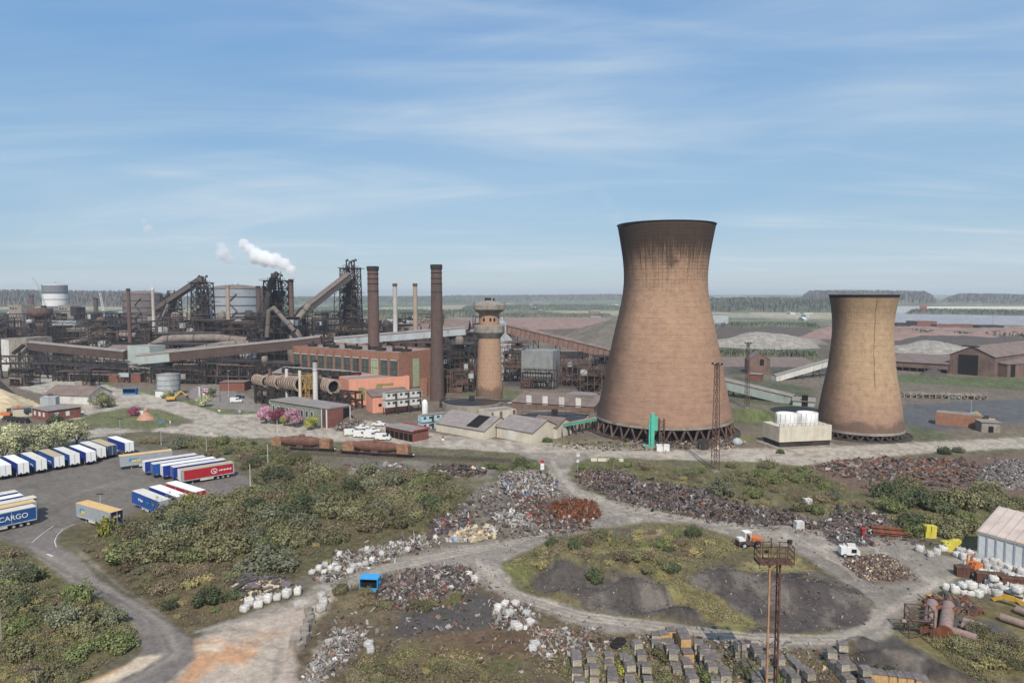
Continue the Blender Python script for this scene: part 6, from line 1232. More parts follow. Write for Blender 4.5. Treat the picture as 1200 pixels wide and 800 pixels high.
# ---- steam
def steam(label, blobs, Y, dens, seed, wisp=.35):
    m = bpy.data.materials.new('steam'); m.use_nodes = True; t = m.node_tree; t.nodes.clear(); o = t.nodes.new('ShaderNodeOutputMaterial'); v = t.nodes.new('ShaderNodeVolumePrincipled'); t.links.new(v.outputs[0], o.inputs['Volume'])
    v.inputs['Color'].default_value = (1, 1, 1, 1); v.inputs['Anisotropy'].default_value = .0
    tc = nd(t, 'ShaderNodeTexCoord').outputs['Object']; n = tnoise(t, tc, .10, 6, .62); c = [(P3(a, b, Y), r*Y/F) for a, b, r in blobs]; o0 = c[0][0]
    # billowing density: distance to the puff centres, broken up by noise
    best = None
    for p, r in c:
        vm = nd(t, 'ShaderNodeVectorMath', operation='DISTANCE'); t.links.new(tc, vm.inputs[0]); vm.inputs[1].default_value = p-o0
        q = tmath(t, 'SUBTRACT', 1.0, tmath(t, 'DIVIDE', vm.outputs['Value'], r)); best = q if best is None else tmath(t, 'MAXIMUM', best, q)
    d = tramp(t, tmath(t, 'ADD', best, tmath(t, 'MULTIPLY', tmath(t, 'SUBTRACT', n, .55), 1.5)), .0, wisp); t.links.new(tmath(t, 'MULTIPLY', d, dens), v.inputs['Density'])
    mb = MB(); xs = [p.x-o0.x for p, r in c]; mx_ = max(r for p, r in c)*1.15; zs = [p.z-o0.z for p, r in c]
    mb.box((min(xs)+max(xs))/2, 0, min(zs)-mx_, max(xs)-min(xs)+2*mx_, 2*mx_, max(zs)-min(zs)+2*mx_)
    top('steam', label, 'steam', mb, m, o0, 0, None, 'stuff')
steam('thick white steam plume drifting from the dark flue', [(343, 323, 5), (340, 316, 8), (332, 310, 10), (322, 306, 11), (311, 303, 11), (301, 299, 11), (293, 292, 9), (286, 286, 7)], 452, .6, 1)
steam('loose white puff of steam left of the plume', [(262, 296, 11), (259, 289, 8), (268, 304, 8)], 460, .22, 2, .6); steam('small fading puff of steam high on the left', [(174, 268, 8), (168, 260, 5), (178, 273, 5)], 520, .12, 3, .7)
steam('thin wisp of vapour over the big tower', [(722, 256, 14), (712, 238, 14), (704, 226, 12), (770, 258, 12)], 238, .03, 4, .9)
# ================================================================ VEHICLES
def text_mesh(s, size, depth=.015):
    cu = bpy.data.curves.new('lettering', 'FONT'); cu.body = s; cu.size = size; cu.extrude = depth; cu.align_x = 'CENTER'; cu.align_y = 'CENTER'
    o = bpy.data.objects.new('lettering', cu); COL.objects.link(o); dg = bpy.context.evaluated_depsgraph_get(); me = bpy.data.meshes.new_from_object(o.evaluated_get(dg)); bpy.data.objects.remove(o); return me
def wheel(par, x, y, r, w_=.3, name='wheel'):
    mb = MB(); mb.tube((x, y-w_/2, r), (x, y+w_/2, r), r, n=16); part(name, mb, m_tyre, par)
    mb = MB(); s_ = -1 if y < 0 else 1; mb.tube((x, y+s_*(w_/2), r), (x, y+s_*(w_/2+.02), r), r*.55, n=12); o = part('rim', mb, m_greycl, par); return o
m_tblue = mat('blue curtain', S(34, 58, 148, .85), .1, .5, .5, S(60, 76, 130), .2); m_tblue2 = mat('mid blue curtain', S(36, 84, 160, .85), .1, .5, .5); m_tnavy = mat('navy panel', S(24, 34, 78, .85), .1, .5, .5); m_tslate = mat('slate blue curtain', S(52, 72, 106, .85), .12, .5, .55)
m_tgrey = mat('grey curtain', S(160, 164, 170, .85), .06, .5, .6); m_tred = mat('red curtain', S(176, 34, 48, .85), .08, .5, .5); m_troof = mat('dusty white trailer roof', S(222, 216, 206, .84), .07, .4, .7, S(180, 168, 150), .35); m_troof2 = mat('bright white trailer roof', S(238, 238, 236, .86), .04, .4, .6); m_tyel = mat('translucent yellow roof', S(224, 186, 122, .84), .08, .5, .6, S(180, 148, 100), .3); m_tend = mat('white trailer doors', S(238, 238, 236, .86), .03, .5, .5); m_cargo = mat('cargo blue curtain', S(30, 80, 140, .85), .1, .5, .5); m_ttan = mat('tan trailer roof', S(190, 172, 138, .84), .08, .5, .7)
m_cyan = mat('light blue print', S(60, 150, 210), .02); m_lyel = mat('yellow print', S(232, 208, 76), .02)
def trailer(label, p, ang, side, roof, endl, endr, anchor=0, L=13.6, group=None, marks=(), band=None):
    """p: ground point of the end anchor (-1 left end, 1 right end) centre; local +x runs left to right along the visible long side"""
    u = Vector((math.cos(ang), math.sin(ang), 0)); c = Vector((p[0], p[1], 0))-u*(anchor*L/2); t = thing('lorry_trailer', label, 'trailer', (c.x, c.y, .04), ang, group); W = 2.55; z0, z1 = 1.15, 3.95
    mb = MB(); mb.box(0, 0, z0, L, W, z1-z0); part('body', mb, side, t)
    mb = MB(); mb.box(0, 0, z1, L+.04, W+.04, .08)
    for i in range(9): mb.box(-L/2+L*(i+.5)/9, 0, z1+.08, .07, W, .03)
    part('roof', mb, roof, t)
    for s_, m in ((-1, endl), (1, endr)):
        mb = MB(); mb.box(s_*(L/2+.03), 0, z0-.1, .06, W+.06, z1-z0+.16, 0, 0)
        for y in (-.05, .05, -W/2, W/2): mb.box(s_*(L/2+.075), y, z0, .03, .05, z1-z0, 0, 1)
        for y in (-.7, .7): mb.box(s_*(L/2+.08), y, z0-.05, .03, .5, .22, 0, 2)
        part('end_door', mb, [m, m_greycl, m_dark], t)
    mb = MB(); mb.box(0, -W/2-.02, z0-.12, L, .05, .22); mb.box(0, W/2+.02, z0-.12, L, .05, .22); mb.box(0, -W/2-.02, z1-.14, L, .05, .16); mb.box(0, W/2+.02, z1-.14, L, .05, .16)
    for i in range(4): mb.box(-L/2+.03+(L-.06)*i/3, -W/2-.02, z0, .09, .05, z1-z0)
    part('side_rail', mb, m_greycl if side not in (m_tblue, m_tblue2) else side, t); mb = MB()
    for i in range(12): mb.box(-L/2+.9+i*1.05, -W/2-.05, z0-.08, .55, .03, .1)
    part('reflector_strip', mb, m_offwhite, t)
    mb = MB(); mb.box(0, -.45, .85, L*.95, .14, .3); mb.box(0, .45, .85, L*.95, .14, .3); mb.box(L*.28, 0, .75, 4.2, 1.9, .25); part('chassis', mb, m_dark, t)
    for i in range(3):
        for s_ in (-1, 1): wheel(t, L*.19+i*1.32, s_*1.05, .5, .36)
    for s_ in (-.8, .8): mb = MB(); mb.box(-L*.28, s_, .03, .15, .15, 1.0); mb.box(-L*.28, s_, 0, .4, .3, .06); part('landing_leg', mb, m_greycl, t)
    mb = MB(); mb.box(-L*.02, -W/2+.02, .5, 3.4, .06, .5); part('side_guard', mb, m_offwhite, t)
    if band: mb = MB(); mb.box(band[1]*L, -W/2-.035, z0+.12, L*band[2], .04, z1-z0-.3); part('curtain_panel', mb, band[0], t)
    for s_, sz, x, z, m, face in marks:
        me = text_mesh(s_, sz) if isinstance(s_, str) else None
        if me: me.materials.clear(); me.materials.append(m); o = part('lettering', me, None, t); o.location = (x, -W/2-.07, z) if face == 's' else (L/2+.1, x, z); o.rotation_euler = (R(90), 0, 0) if face == 's' else (R(90), 0, R(90))
        else:
            mb = MB()
            for bx, bz, bw, bh, ro in s_: mb.box(x+bx, -W/2-.08, z+bz-bh/2, bw, .02, bh, 0, 0, Matrix.Rotation(ro, 3, 'Y')) if face == 's' else mb.box(L/2+.1, x+bx, z+bz-bh/2, .02, bw, bh)
            part('emblem', mb, m, t)
    return t
aA = math.atan2(-8.0, 9.6)
rowA = [(7, 562, m_tblue, m_troof2, 'first at the near end of the row, white roof'), (28, 559, m_tblue, m_troof2, 'second from the near end, deep blue side'), (49, 555, m_tblue2, m_troof, 'third from the near end, dusty roof and lettered side'), (70, 551, m_tblue2, m_ttan, 'fourth in the row with tan roof'), (88, 548, m_tblue2, m_troof, 'fifth in the row with dusty cream roof'), (107, 545, m_tblue, m_troof2, 'sixth in the row with brightest white roof'), (119, 540, m_tslate, m_troof, 'seventh in the row with slate blue side'), (132, 537, m_tslate, m_ttan, 'eighth, slate with dark rear doors'), (152, 533, m_tblue, m_troof2, 'last at the far end beside the hedge')]
for i, (px, py, sm, rm, lb) in enumerate(rowA):
    mk = [([(0, 0, .9, .25, 0), (1.2, .05, 1.1, .3, 0), (2.2, -.1, .5, .5, 0)], 0, 2.0, 2.3, m_tend, 's')] if i in (2, 3, 4) else []
    trailer('blue sided trailer with white doors, '+lb, G(px, py), aA, sm, rm, m_tend, m_tslate if i == 7 else m_tend, 1, group='blue trailers backed along the trees', marks=mk)
aB = math.atan2(8.6, 10.0)
EMB = [(.75*math.cos(a), .62*math.sin(a), .42, .16, -a+1.57) for a in np.linspace(.3, 5.6, 11)]+[(0, 0, .5, .2, .5), (.3, -.3, .5, .15, -.5)]
WRD = [(i*.42, .04*(i % 3), .26, .3+.14*(i % 2), .25) for i in range(8)]
trailer('long grey trailer with yellow roof and navy end', G(140, 550), aB-.12, m_tgrey, m_tyel, m_tnavy, m_tnavy, -1, marks=[([(0, .2, .5, .9, .3), (.8, .45, 1.6, .3, 0), (2, .5, .6, .2, 0)], 0, -4.2, 2.5, m_cyan, 's'), ([(0, 0, .35, .7, 0), (.55, 0, .5, .6, 0), (1.2, 0, .35, .7, 0), (1.7, .05, .4, .6, 0)], 0, -3.4, 2.3, m_lyel, 's')])
for px, py, sm, rm, el, lb in [(169, 557, m_tblue, m_troof, m_tend, 'blue trailer with white end, next to the yellow roofed one'), (178.5, 560, m_tblue2, m_troof, m_tblue2, 'all blue trailer second in the oblique group'), (190, 562, m_tblue, m_troof2, m_tend, 'blue trailer with white end in the middle of the oblique group'), (202, 564, m_tblue, m_troof, m_tblue2, 'blue trailer hard against the red one')]:
    trailer(lb, G(px, py), aB, sm, rm, el, el, -1, group='trailers parked obliquely')
trailer('red curtain trailer with white emblem and tan roof', G(210.5, 568), aB, m_tgrey, m_ttan, m_tend, m_tgrey, -1, band=(m_tred, .02, .92), marks=[(EMB, 0, 1.6, 2.55, m_tend, 's'), (WRD, 0, 3.0, 2.5, m_tend, 's')])
q1, q2 = G(159, 594), G(194, 609); aC = math.atan2(q2[1]-q1[1], q2[0]-q1[0])
trailer('blue trailer with cream roof and small white lettering, nearest the lamp post', G(162, 593), aC, m_tblue2, m_troof, m_tblue2, m_tgrey, -1, marks=[([(0, 0, .3, .6, 0), (.4, .2, .5, .2, 0), (.9, 0, .45, .6, 0), (1.4, -.1, .3, .4, 0), (1.8, -.05, .35, .5, 0)], 0, -3.2, 2.6, m_tend, 's'), ([(0, 0, .9, .25, .5), (.9, .2, .8, .3, -.3)], 0, .8, 2.5, mat('aqua print', S(40, 150, 170), .02), 's')])
trailer('blue trailer with white roof between the lettered and the red one', G(182, 588), aC, m_tblue, m_troof2, m_tblue, m_tgrey, -1, marks=[([(0, 0, .9, .25, .5), (.9, .2, .8, .3, -.3)], 0, 1.5, 2.5, mat('aqua print', S(40, 150, 170), .02), 's')])
trailer('dark red trailer with bright white roof by the yellowing sapling', G(201, 583), aC+.03, m_tred, m_troof2, m_tred, m_tred, -1)
q1, q2 = G(94, 609), G(136, 622); trailer('grey trailer with yellow roof and navy end, alone in mid yard', G(97, 608), math.atan2(q2[1]-q1[1], q2[0]-q1[0]), m_tgrey, m_tyel, m_tgrey, m_tnavy, -1, marks=[([(0, .1, .4, .9, .3), (.9, .5, 1.4, .3, 0)], 0, -5.1, 2.5, m_cyan, 's'), ([(0, 0, .35, .7, 0), (.5, 0, .4, .6, 0), (.95, 0, .35, .7, 0)], 0, -4.4, 2.3, m_lyel, 's'), ([(-.6, 0, .2, .5, 0), (-.25, 0, .2, .5, 0), (.1, 0, .15, .4, 0), (.5, 0, .3, .55, 0)], 0, 0, 2.9, m_lyel, 'e')])
q1, q2 = G(7.5, 622), G(43, 614); aE = math.atan2(q2[1]-q1[1], q2[0]-q1[0])
trailer('blue curtain trailer reading CARGO at the corner of the yard', G(41, 612.5), aE, m_cargo, m_troof, m_cargo, m_cargo, 1, marks=[('CARGO', 1.5, 2.6, 2.5, m_tend, 's')])
trailer('grey trailer with amber roof behind the CARGO one', G(41.5, 606.5), aE, m_tgrey, m_tyel, m_tnavy, m_tnavy, 1, marks=[([(0, 0, .4, .4, 0), (.6, .1, .6, .3, 0), (1.4, .1, .8, .35, 0), (2.4, .1, .6, .3, 0)], 0, 2, 3.2, m_cyan, 's')])
trailer('white roofed trailer third in the corner group', G(42, 601.5), aE, m_tslate, m_troof, m_tnavy, m_tnavy, 1)
trailer('deep blue trailer with white roof fourth in the corner group', G(26, 599), aE, m_tblue, m_troof2, m_tend, m_tend, 1)
trailer('deep blue trailer with dusty roof, farthest of the corner group', G(20, 594.5), aE, m_tblue, m_troof, m_tend, m_tend, 1)
def van(label, px, py, ang, kind='van', body=None, rear=None, group=None, p=None):
    p = OG(px, py) if p is None else p; t = thing('parked_van' if kind == 'van' else 'parked_car', label, 'van' if kind == 'van' else 'car', (p[0], p[1], p[2]+.03), ang, group); body = body or m_white
    if kind == 'van': prof = [(-2.6, .4), (2.6, .4), (2.65, .9), (2.45, 1.15), (1.75, 1.35), (1.05, 2.15), (.7, 2.3), (-2.55, 2.35), (-2.62, 2.2)]; w_ = 1.95; gl = [(1.72, 1.38), (1.08, 2.1)]
    elif kind == 'pickup': prof = [(-2.6, .45), (2.6, .45), (2.65, .95), (2.4, 1.1), (1.3, 1.2), (.75, 1.8), (-.5, 1.82), (-.8, 1.15), (-2.6, 1.12)]; w_ = 1.85; gl = [(1.27, 1.22), (.8, 1.75)]
    else: prof = [(-2.1, .35), (2.1, .35), (2.15, .75), (1.9, .9), (1.0, 1.0), (.4, 1.48), (-1.2, 1.5), (-1.9, 1.0), (-2.12, .95)]; w_ = 1.75; gl = [(.98, 1.02), (.44, 1.45)]
    mb = MB(); mb.extrude(prof[::-1], -w_/2, w_/2, 'y'); part('body', mb, body, t)
    (ax, az), (bx, bz) = gl; mb = MB(); e = .03; mb.add([(ax+e, -w_*.44, az+e), (ax+e, w_*.44, az+e), (bx+e, w_*.42, bz+e), (bx+e, -w_*.42, bz+e)], [(0, 1, 2, 3)]); part('windscreen', mb, m_glass, t)
    for s_ in (-1, 1): mb = MB(); mb.add([(ax-.2, s_*(w_/2+.015), az+.05), (bx-.1, s_*(w_/2+.015), bz-.05), (bx-1.0, s_*(w_/2+.015), bz-.05), (bx-1.0, s_*(w_/2+.015), az+.05)], [(0, 1, 2, 3) if s_ < 0 else (3, 2, 1, 0)]); part('side_window', mb, m_glass, t)
    if kind == 'car': mb = MB(); mb.add([(-1.23, -w_*.42, 1.5), (-1.23, w_*.42, 1.5), (-1.92, w_*.44, 1.03), (-1.92, -w_*.44, 1.03)], [(3, 2, 1, 0)]); part('rear_window', mb, m_glass, t)
    if rear: mb = MB(); mb.box(-prof[0][0]*-1-.03 if False else -2.66, 0, .55, .05, w_*.94, 1.6 if kind == 'van' else .5); part('rear_panel', mb, rear, t)
    xf, xr = (1.6, -1.6) if kind != 'car' else (1.3, -1.3)
    for x in (xf, xr):
        for s_ in (-1, 1): wheel(t, x, s_*(w_/2-.08), .34, .24)
    for s_ in (-1, 1): mb = MB(); mb.box(prof[2][0]+.0, s_*w_*.36, .68, .06, .3, .18); part('headlight', mb, m_glass, t)
    return t
m_chev = mat('amber chevron panel', S(232, 178, 84), .2, 3, .6)
for px, py, a, kd, rr_, lb in [(412, 510, .35, 'van', m_chev, 'white van with amber rear, first of the parked cluster'), (423, 512, .2, 'van', m_chev, 'white van with amber rear, second of the parked cluster'), (435, 513, .2, 'van', m_chev, 'white van with amber rear, third of the parked cluster'), (437, 506.5, .1, 'pickup', m_chev, 'white pickup behind the parked vans'), (449, 515.5, -.1, 'van', m_yellow, 'white van nearest the gravel road with bright yellow rear'), (464, 511, .3, 'pickup', None, 'white pickup alone near the shelter'), (444, 499, 2.9, 'pickup', m_orange, 'white pickup with orange load by the shelter end'), (424, 503, .5, 'pickup', None, 'white truck by the demolition rubble')]:
    van(lb, px, py, a, kd, None, rr_, 'white works vehicles by the brick office')
van('small white van in the yard below the brick stores', 277, 471.5, .15, 'van'); van('dark blue car beyond the small white van', 281, 466.5, .1, 'car', m_tnavy); van('white car parked below the white kiosk', 92, 485, .0, 'car'); van('white car by the dark low tree', 68, 496, .3, 'car'); van('silver car beside the storage tank yard', 228, 449, .2, 'car', m_greycl); van('dark car beside the brick office wall', 77, 490, .2, 'car', m_tnavy)
# ---- torpedo ladle wagons on the siding
def ladle_wagon(label, px0, px1, py0, py1, tint):
    a = V2(G(px0, py0)); b = V2(G(px1, py1)); d = b-a; L = d.length; c = (a+b)/2; t = thing('ladle_wagon', label, 'rail wagon', (c.x, c.y, .25), math.atan2(d.y, d.x)); z = 2.75; r = 1.75
    mb = MB(); mb.lathe([(.95, -L*.34), (r*.8, -L*.24), (r, -L*.15), (r, L*.15), (r*.8, L*.24), (.95, L*.34)], 24, (0, 0, z), axis='x'); mb.lathe([(1.1, 0), (.9, .55), (.5, .55)], 14, (0, 0, z+r*.93)); part('ladle', mb, tint, t)
    for s_ in (-1, 1):
        x = s_*L*.385; mb = MB(); mb.box(x, 0, 1.15, L*.16, 2.6, 2.5); mb.box(x, 0, 3.65, L*.12, 2.2, .25); part('end_housing', mb, m_or2, t)
        mb = MB(); mb.box(x, 0, .8, L*.24, 2.5, .35); mb.box(x-L*.12, 0, .7, .3, 2.6, .5); mb.box(x+L*.12, 0, .7, .3, 2.6, .5); part('bogie_frame', mb, m_dark, t)
        for i in range(6):
            for y in (-.75, .75): mb = MB(); xx = x+(i-2.5)*L*.038; mb.tube((xx, y-.07, .42), (xx, y+.07, .42), .42, n=14); part('wheel', mb, m_dark, t)
    mb = MB(); mb.box(0, -1.5, 1.0, 2.2, .5, .9); mb.beam((-L*.3, -1.2, 1.1), (L*.3, -1.2, 1.1), .2); part('tilt_gear', mb, m_rust, t)
    mb = MB(); mb.beam((L*.46, -1, .8), (L*.46, -1, 2.8), .1); mb.beam((L*.46, 1, .8), (L*.46, 1, 2.8), .1); mb.beam((L*.46, -1, 2.8), (L*.46, 1, 2.8), .1); mb.beam((L*.48, 0, .9), (L*.53, 0, .9), .4); part('buffer_rail', mb, m_offwhite, t)
m_or2 = mat('orange rusted plate', S(158, 120, 92), .3, .8, .9, S(96, 66, 54), .6); m_lad = mat('brown ladle plate', S(112, 80, 68), .25, .6, .9, S(150, 92, 62), .4); m_lad2 = mat('scorched ladle plate', S(104, 78, 68), .3, .5, .9, S(160, 90, 52), .6)
ladle_wagon('rusty ladle wagon with scorched orange belly, nearer the lorry park', 318, 391, 526, 529.5, m_lad2); ladle_wagon('rusty brown ladle wagon standing below the parked vans', 401, 483, 531.5, 536.5, m_lad)
def rails(label, p0, p1):
    a = V2(G(*p0)); b = V2(G(*p1)); d = b-a; L = d.length; c = (a+b)/2; t = thing('rail_track', label, 'track', (c.x, c.y, .02), math.atan2(d.y, d.x)); mb = MB()
    for y in (-.75, .75): mb.box(0, y, .14, L, .09, .15)
    part('rail', mb, m_rust, t); mb = MB()
    for i in range(int(L/.8)): mb.box(-L/2+i*.8, 0, .02, .25, 2.5, .13)
    part('sleeper_bed', mb, m_wood, t)
rails('rusty siding under the ladle wagons', (250, 523), (620, 545.5))
# ---- machines in the yard
def dumper():
    p = OG(877, 640); t = thing('site_dumper', 'white cabbed dumper with orange tipping skip', 'dumper', p, .15); mb = MB(); mb.box(-1.1, 0, .6, 2.6, 1.7, .8); mb.box(1.2, 0, .55, 2.0, 1.5, .4); part('chassis', mb, m_rust, t)
    mb = MB(); mb.box(-1.7, 0, 1.4, 1.2, 1.5, .5); part('bonnet', mb, m_white, t); mb = MB()
    for x in (-1.0, .1):
        for y in (-.7, .7): mb.beam((x, y, 1.3), (x, y, 3.0), .12)
    mb.box(-.45, 0, 3.0, 1.5, 1.7, .12); part('cab_frame', mb, m_white, t); mb = MB(); mb.add([(.4, -.9, 1.2), (2.0, -.9, 1.0), (2.0, .9, 1.0), (.4, .9, 1.2), (.2, -1.1, 2.1), (2.7, -1.1, 1.75), (2.7, 1.1, 1.75), (.2, 1.1, 2.1)], [(3, 2, 1, 0), (0, 1, 5, 4), (1, 2, 6, 5), (2, 3, 7, 6), (3, 0, 4, 7), (4, 5, 6, 7)]); part('tipping_skip', mb, m_yellow if False else m_orange, t)
    for x in (-1.4, 1.4):
        for y in (-.95, .95): wheel(t, x, y, .6, .5)
dumper()
def compressor(label, px, py, ang):
    p = OG(px, py); t = thing('mobile_screener', label, 'machine', p, ang); mb = MB(); mb.extrude([(-1.7, .6), (1.7, .6), (1.7, 1.5), (1.0, 2.1), (-1.7, 2.0)][::-1], -.85, .85, 'y'); part('body', mb, m_white, t); mb = MB(); mb.box(.3, 0, 2.05, 1.4, .9, .5); mb.tube((-1.0, 0, 2), (-1.0, 0, 2.6), .12); part('hood', mb, m_offwhite, t)
    mb = MB(); mb.box(.6, -.87, 1.1, .9, .06, .7); part('window', mb, m_black, t); mb = MB(); mb.box(2.3, .1, .4, .9, .7, 1.0); part('fuel_box', mb, m_wood, t)
    for x in (-1, 1):
        for y in (-.8, .8): wheel(t, x, y, .42, .28)
compressor('small white machine beside the stacked billets', 995, 652, -.15)
def skip(label, px, py, ang, m, L=2.6, W=2.2, h=2.0):
    p = OG(px, py); t = thing('waste_skip', label, 'skip', p, ang); mb = MB(); mb.box(0, W/2, 0, L, .1, h); mb.box(-L/2, 0, 0, .1, W, h); mb.box(L/2, 0, 0, .1, W, h); mb.box(0, 0, 0, L, W, .12); mb.box(0, -W/2, 0, L, .1, h*.3); mb.box(0, .1, h, L+.2, W, .12); part('shell', mb, m, t); mb = MB()
    for x in (-.8, 0, .8): mb.box(x, W/2+.1, 0, .12, .14, h)
    mb.box(-L/2-.1, 0, h*.5, .15, .5, .3); mb.box(L/2+.1, 0, h*.5, .15, .5, .3); part('rib', mb, m, t); mb = MB(); mb.box(0, .2, .13, L-.2, W-.6, h*.55); part('load', mb, m_black, t)
m_sky = mat('sky blue paint', S(56, 160, 220, .85), .08, 1, .5)
skip('bright sky blue open fronted skip between scrap piles', 434, 690, -.08, m_sky, 3.0); skip('blue skip on the verge by the brick workshop', 153, 462, .1, m_blue, 6, 3, 3)
def forklift(px, py):
    p = OG(px, py); t = thing('forklift_mast', 'orange fork mast standing among the white bags', 'machine', p, .3); mb = MB()
    for x in (-.6, .6): mb.beam((x, 0, 0), (x, 0, 3.0), .22)
    for z in (.6, 1.6, 2.9): mb.beam((-.6, 0, z), (.6, 0, z), .2)
    part('mast', mb, m_orange, t); mb = MB(); mb.box(1.8, 0, .3, 2.6, 1.2, .7); mb.box(1.3, 0, 1.0, 1.0, 1.1, .5); part('body', mb, m_orange, t)
    for s_ in (-.4, .4): mb = MB(); mb.box(s_, -.8, .1, .18, 1.5, .12); part('fork', mb, m_dark, t)
forklift(1136, 668)
def boom():
    p = OG(1164, 704); q = OG(1222, 722); t = thing('excavator_boom', 'cranked yellow excavator boom lying on the rough ground', 'boom', p); e = q-p; mb = MB(); pts = [Vector((0, 0, .3)), Vector((e.x*.22, e.y*.22, 1.3)), Vector((e.x*.45, e.y*.45, 1.5)), Vector((e.x, e.y, .5))]
    for i, (a, b) in enumerate(zip(pts, pts[1:])): mb.beam(a, b, .5, .55+.3*(i == 1))
    part('arm', mb, m_yellow, t); mb = MB(); mb.tube((e.x*.2, e.y*.2, 2.0), (e.x*.6, e.y*.6, 1.9), .14); part('ram', mb, m_dark, t)
boom()
def excavator(label, px, py, ang, m):
    p = OG(px, py); t = thing('excavator', label, 'excavator', p, ang); mb = MB()
    for y in (-1.1, 1.1): mb.box(0, y, 0, 4, .6, .9)
    part('track', mb, m_dark, t); mb = MB(); mb.box(-.4, 0, 1.0, 3.4, 2.5, 1.2); part('house', mb, m, t); mb = MB(); mb.box(.7, .7, 2.2, 1.5, 1.0, 1.5); part('cab', mb, m_glass, t); mb = MB(); mb.beam((1.2, -.2, 1.8), (4, -.2, 4.6), .5, .7); mb.beam((4, -.2, 4.6), (6.6, -.2, 2.2), .4, .5); part('boom', mb, m, t); mb = MB(); mb.box(6.8, -.2, 1.0, 1.0, 1.2, 1.1); part('bucket', mb, m_dark, t)
excavator('orange excavator with folded boom by the sand heap', 8, 489, .5, m_orange); excavator('teal and yellow excavator beside the brick ruin', 1128, 497, .2, m_teal); excavator('yellow excavator on the coal yard by the brick ruin', 1158, 497, 2.6, m_yellow); excavator('black and yellow loader beside the tank bund', 201, 470, .6, m_yellow)
for i in range(5):
    p = OG(8+i*5.2, 493+i*.6); t = thing('flat_wagon', 'dark flat wagon in the short rake by the small offices', 'rail wagon', p, -.25, 'dark flat wagons'); mb = MB(); mb.box(0, 0, .7, 4.2, 2, .35); mb.box(.3, 0, 1.05, 2.4, 1.6, .9); part('bed', mb, m_dark, t)
    for x in (-1.4, 1.4):
        for y in (-.8, .8): wheel(t, x, y, .4, .2)
# ================================================================ SCRAP, BAGS, STACKS
def boxes_np(c, dims, rg, flat=.0, m=None):
    n = len(c); q = rg.normal(size=(n, 4)); q[:, 1:3] *= (1-flat); q /= np.linalg.norm(q, axis=1)[:, None]; w_, x, y, z = q.T
    Rm = np.stack([np.stack([1-2*(y*y+z*z), 2*(x*y-z*w_), 2*(x*z+y*w_)], -1), np.stack([2*(x*y+z*w_), 1-2*(x*x+z*z), 2*(y*z-x*w_)], -1), np.stack([2*(x*z-y*w_), 2*(y*z+x*w_), 1-2*(x*x+y*y)], -1)], 1)
    cr = np.array([(a, b, e) for e in (-1, 1) for a, b in ((-1, -1), (1, -1), (1, 1), (-1, 1))])*.5; v = cr[None]*dims[:, None, :]*(1+.25*rg.normal(size=(n, 8, 1))*.6); return np.einsum('nij,nkj->nki', Rm, v)+c[:, None, :]
BF = np.array([(3, 2, 1, 0), (4, 5, 6, 7), (0, 1, 5, 4), (1, 2, 6, 5), (2, 3, 7, 6), (3, 0, 4, 7)])
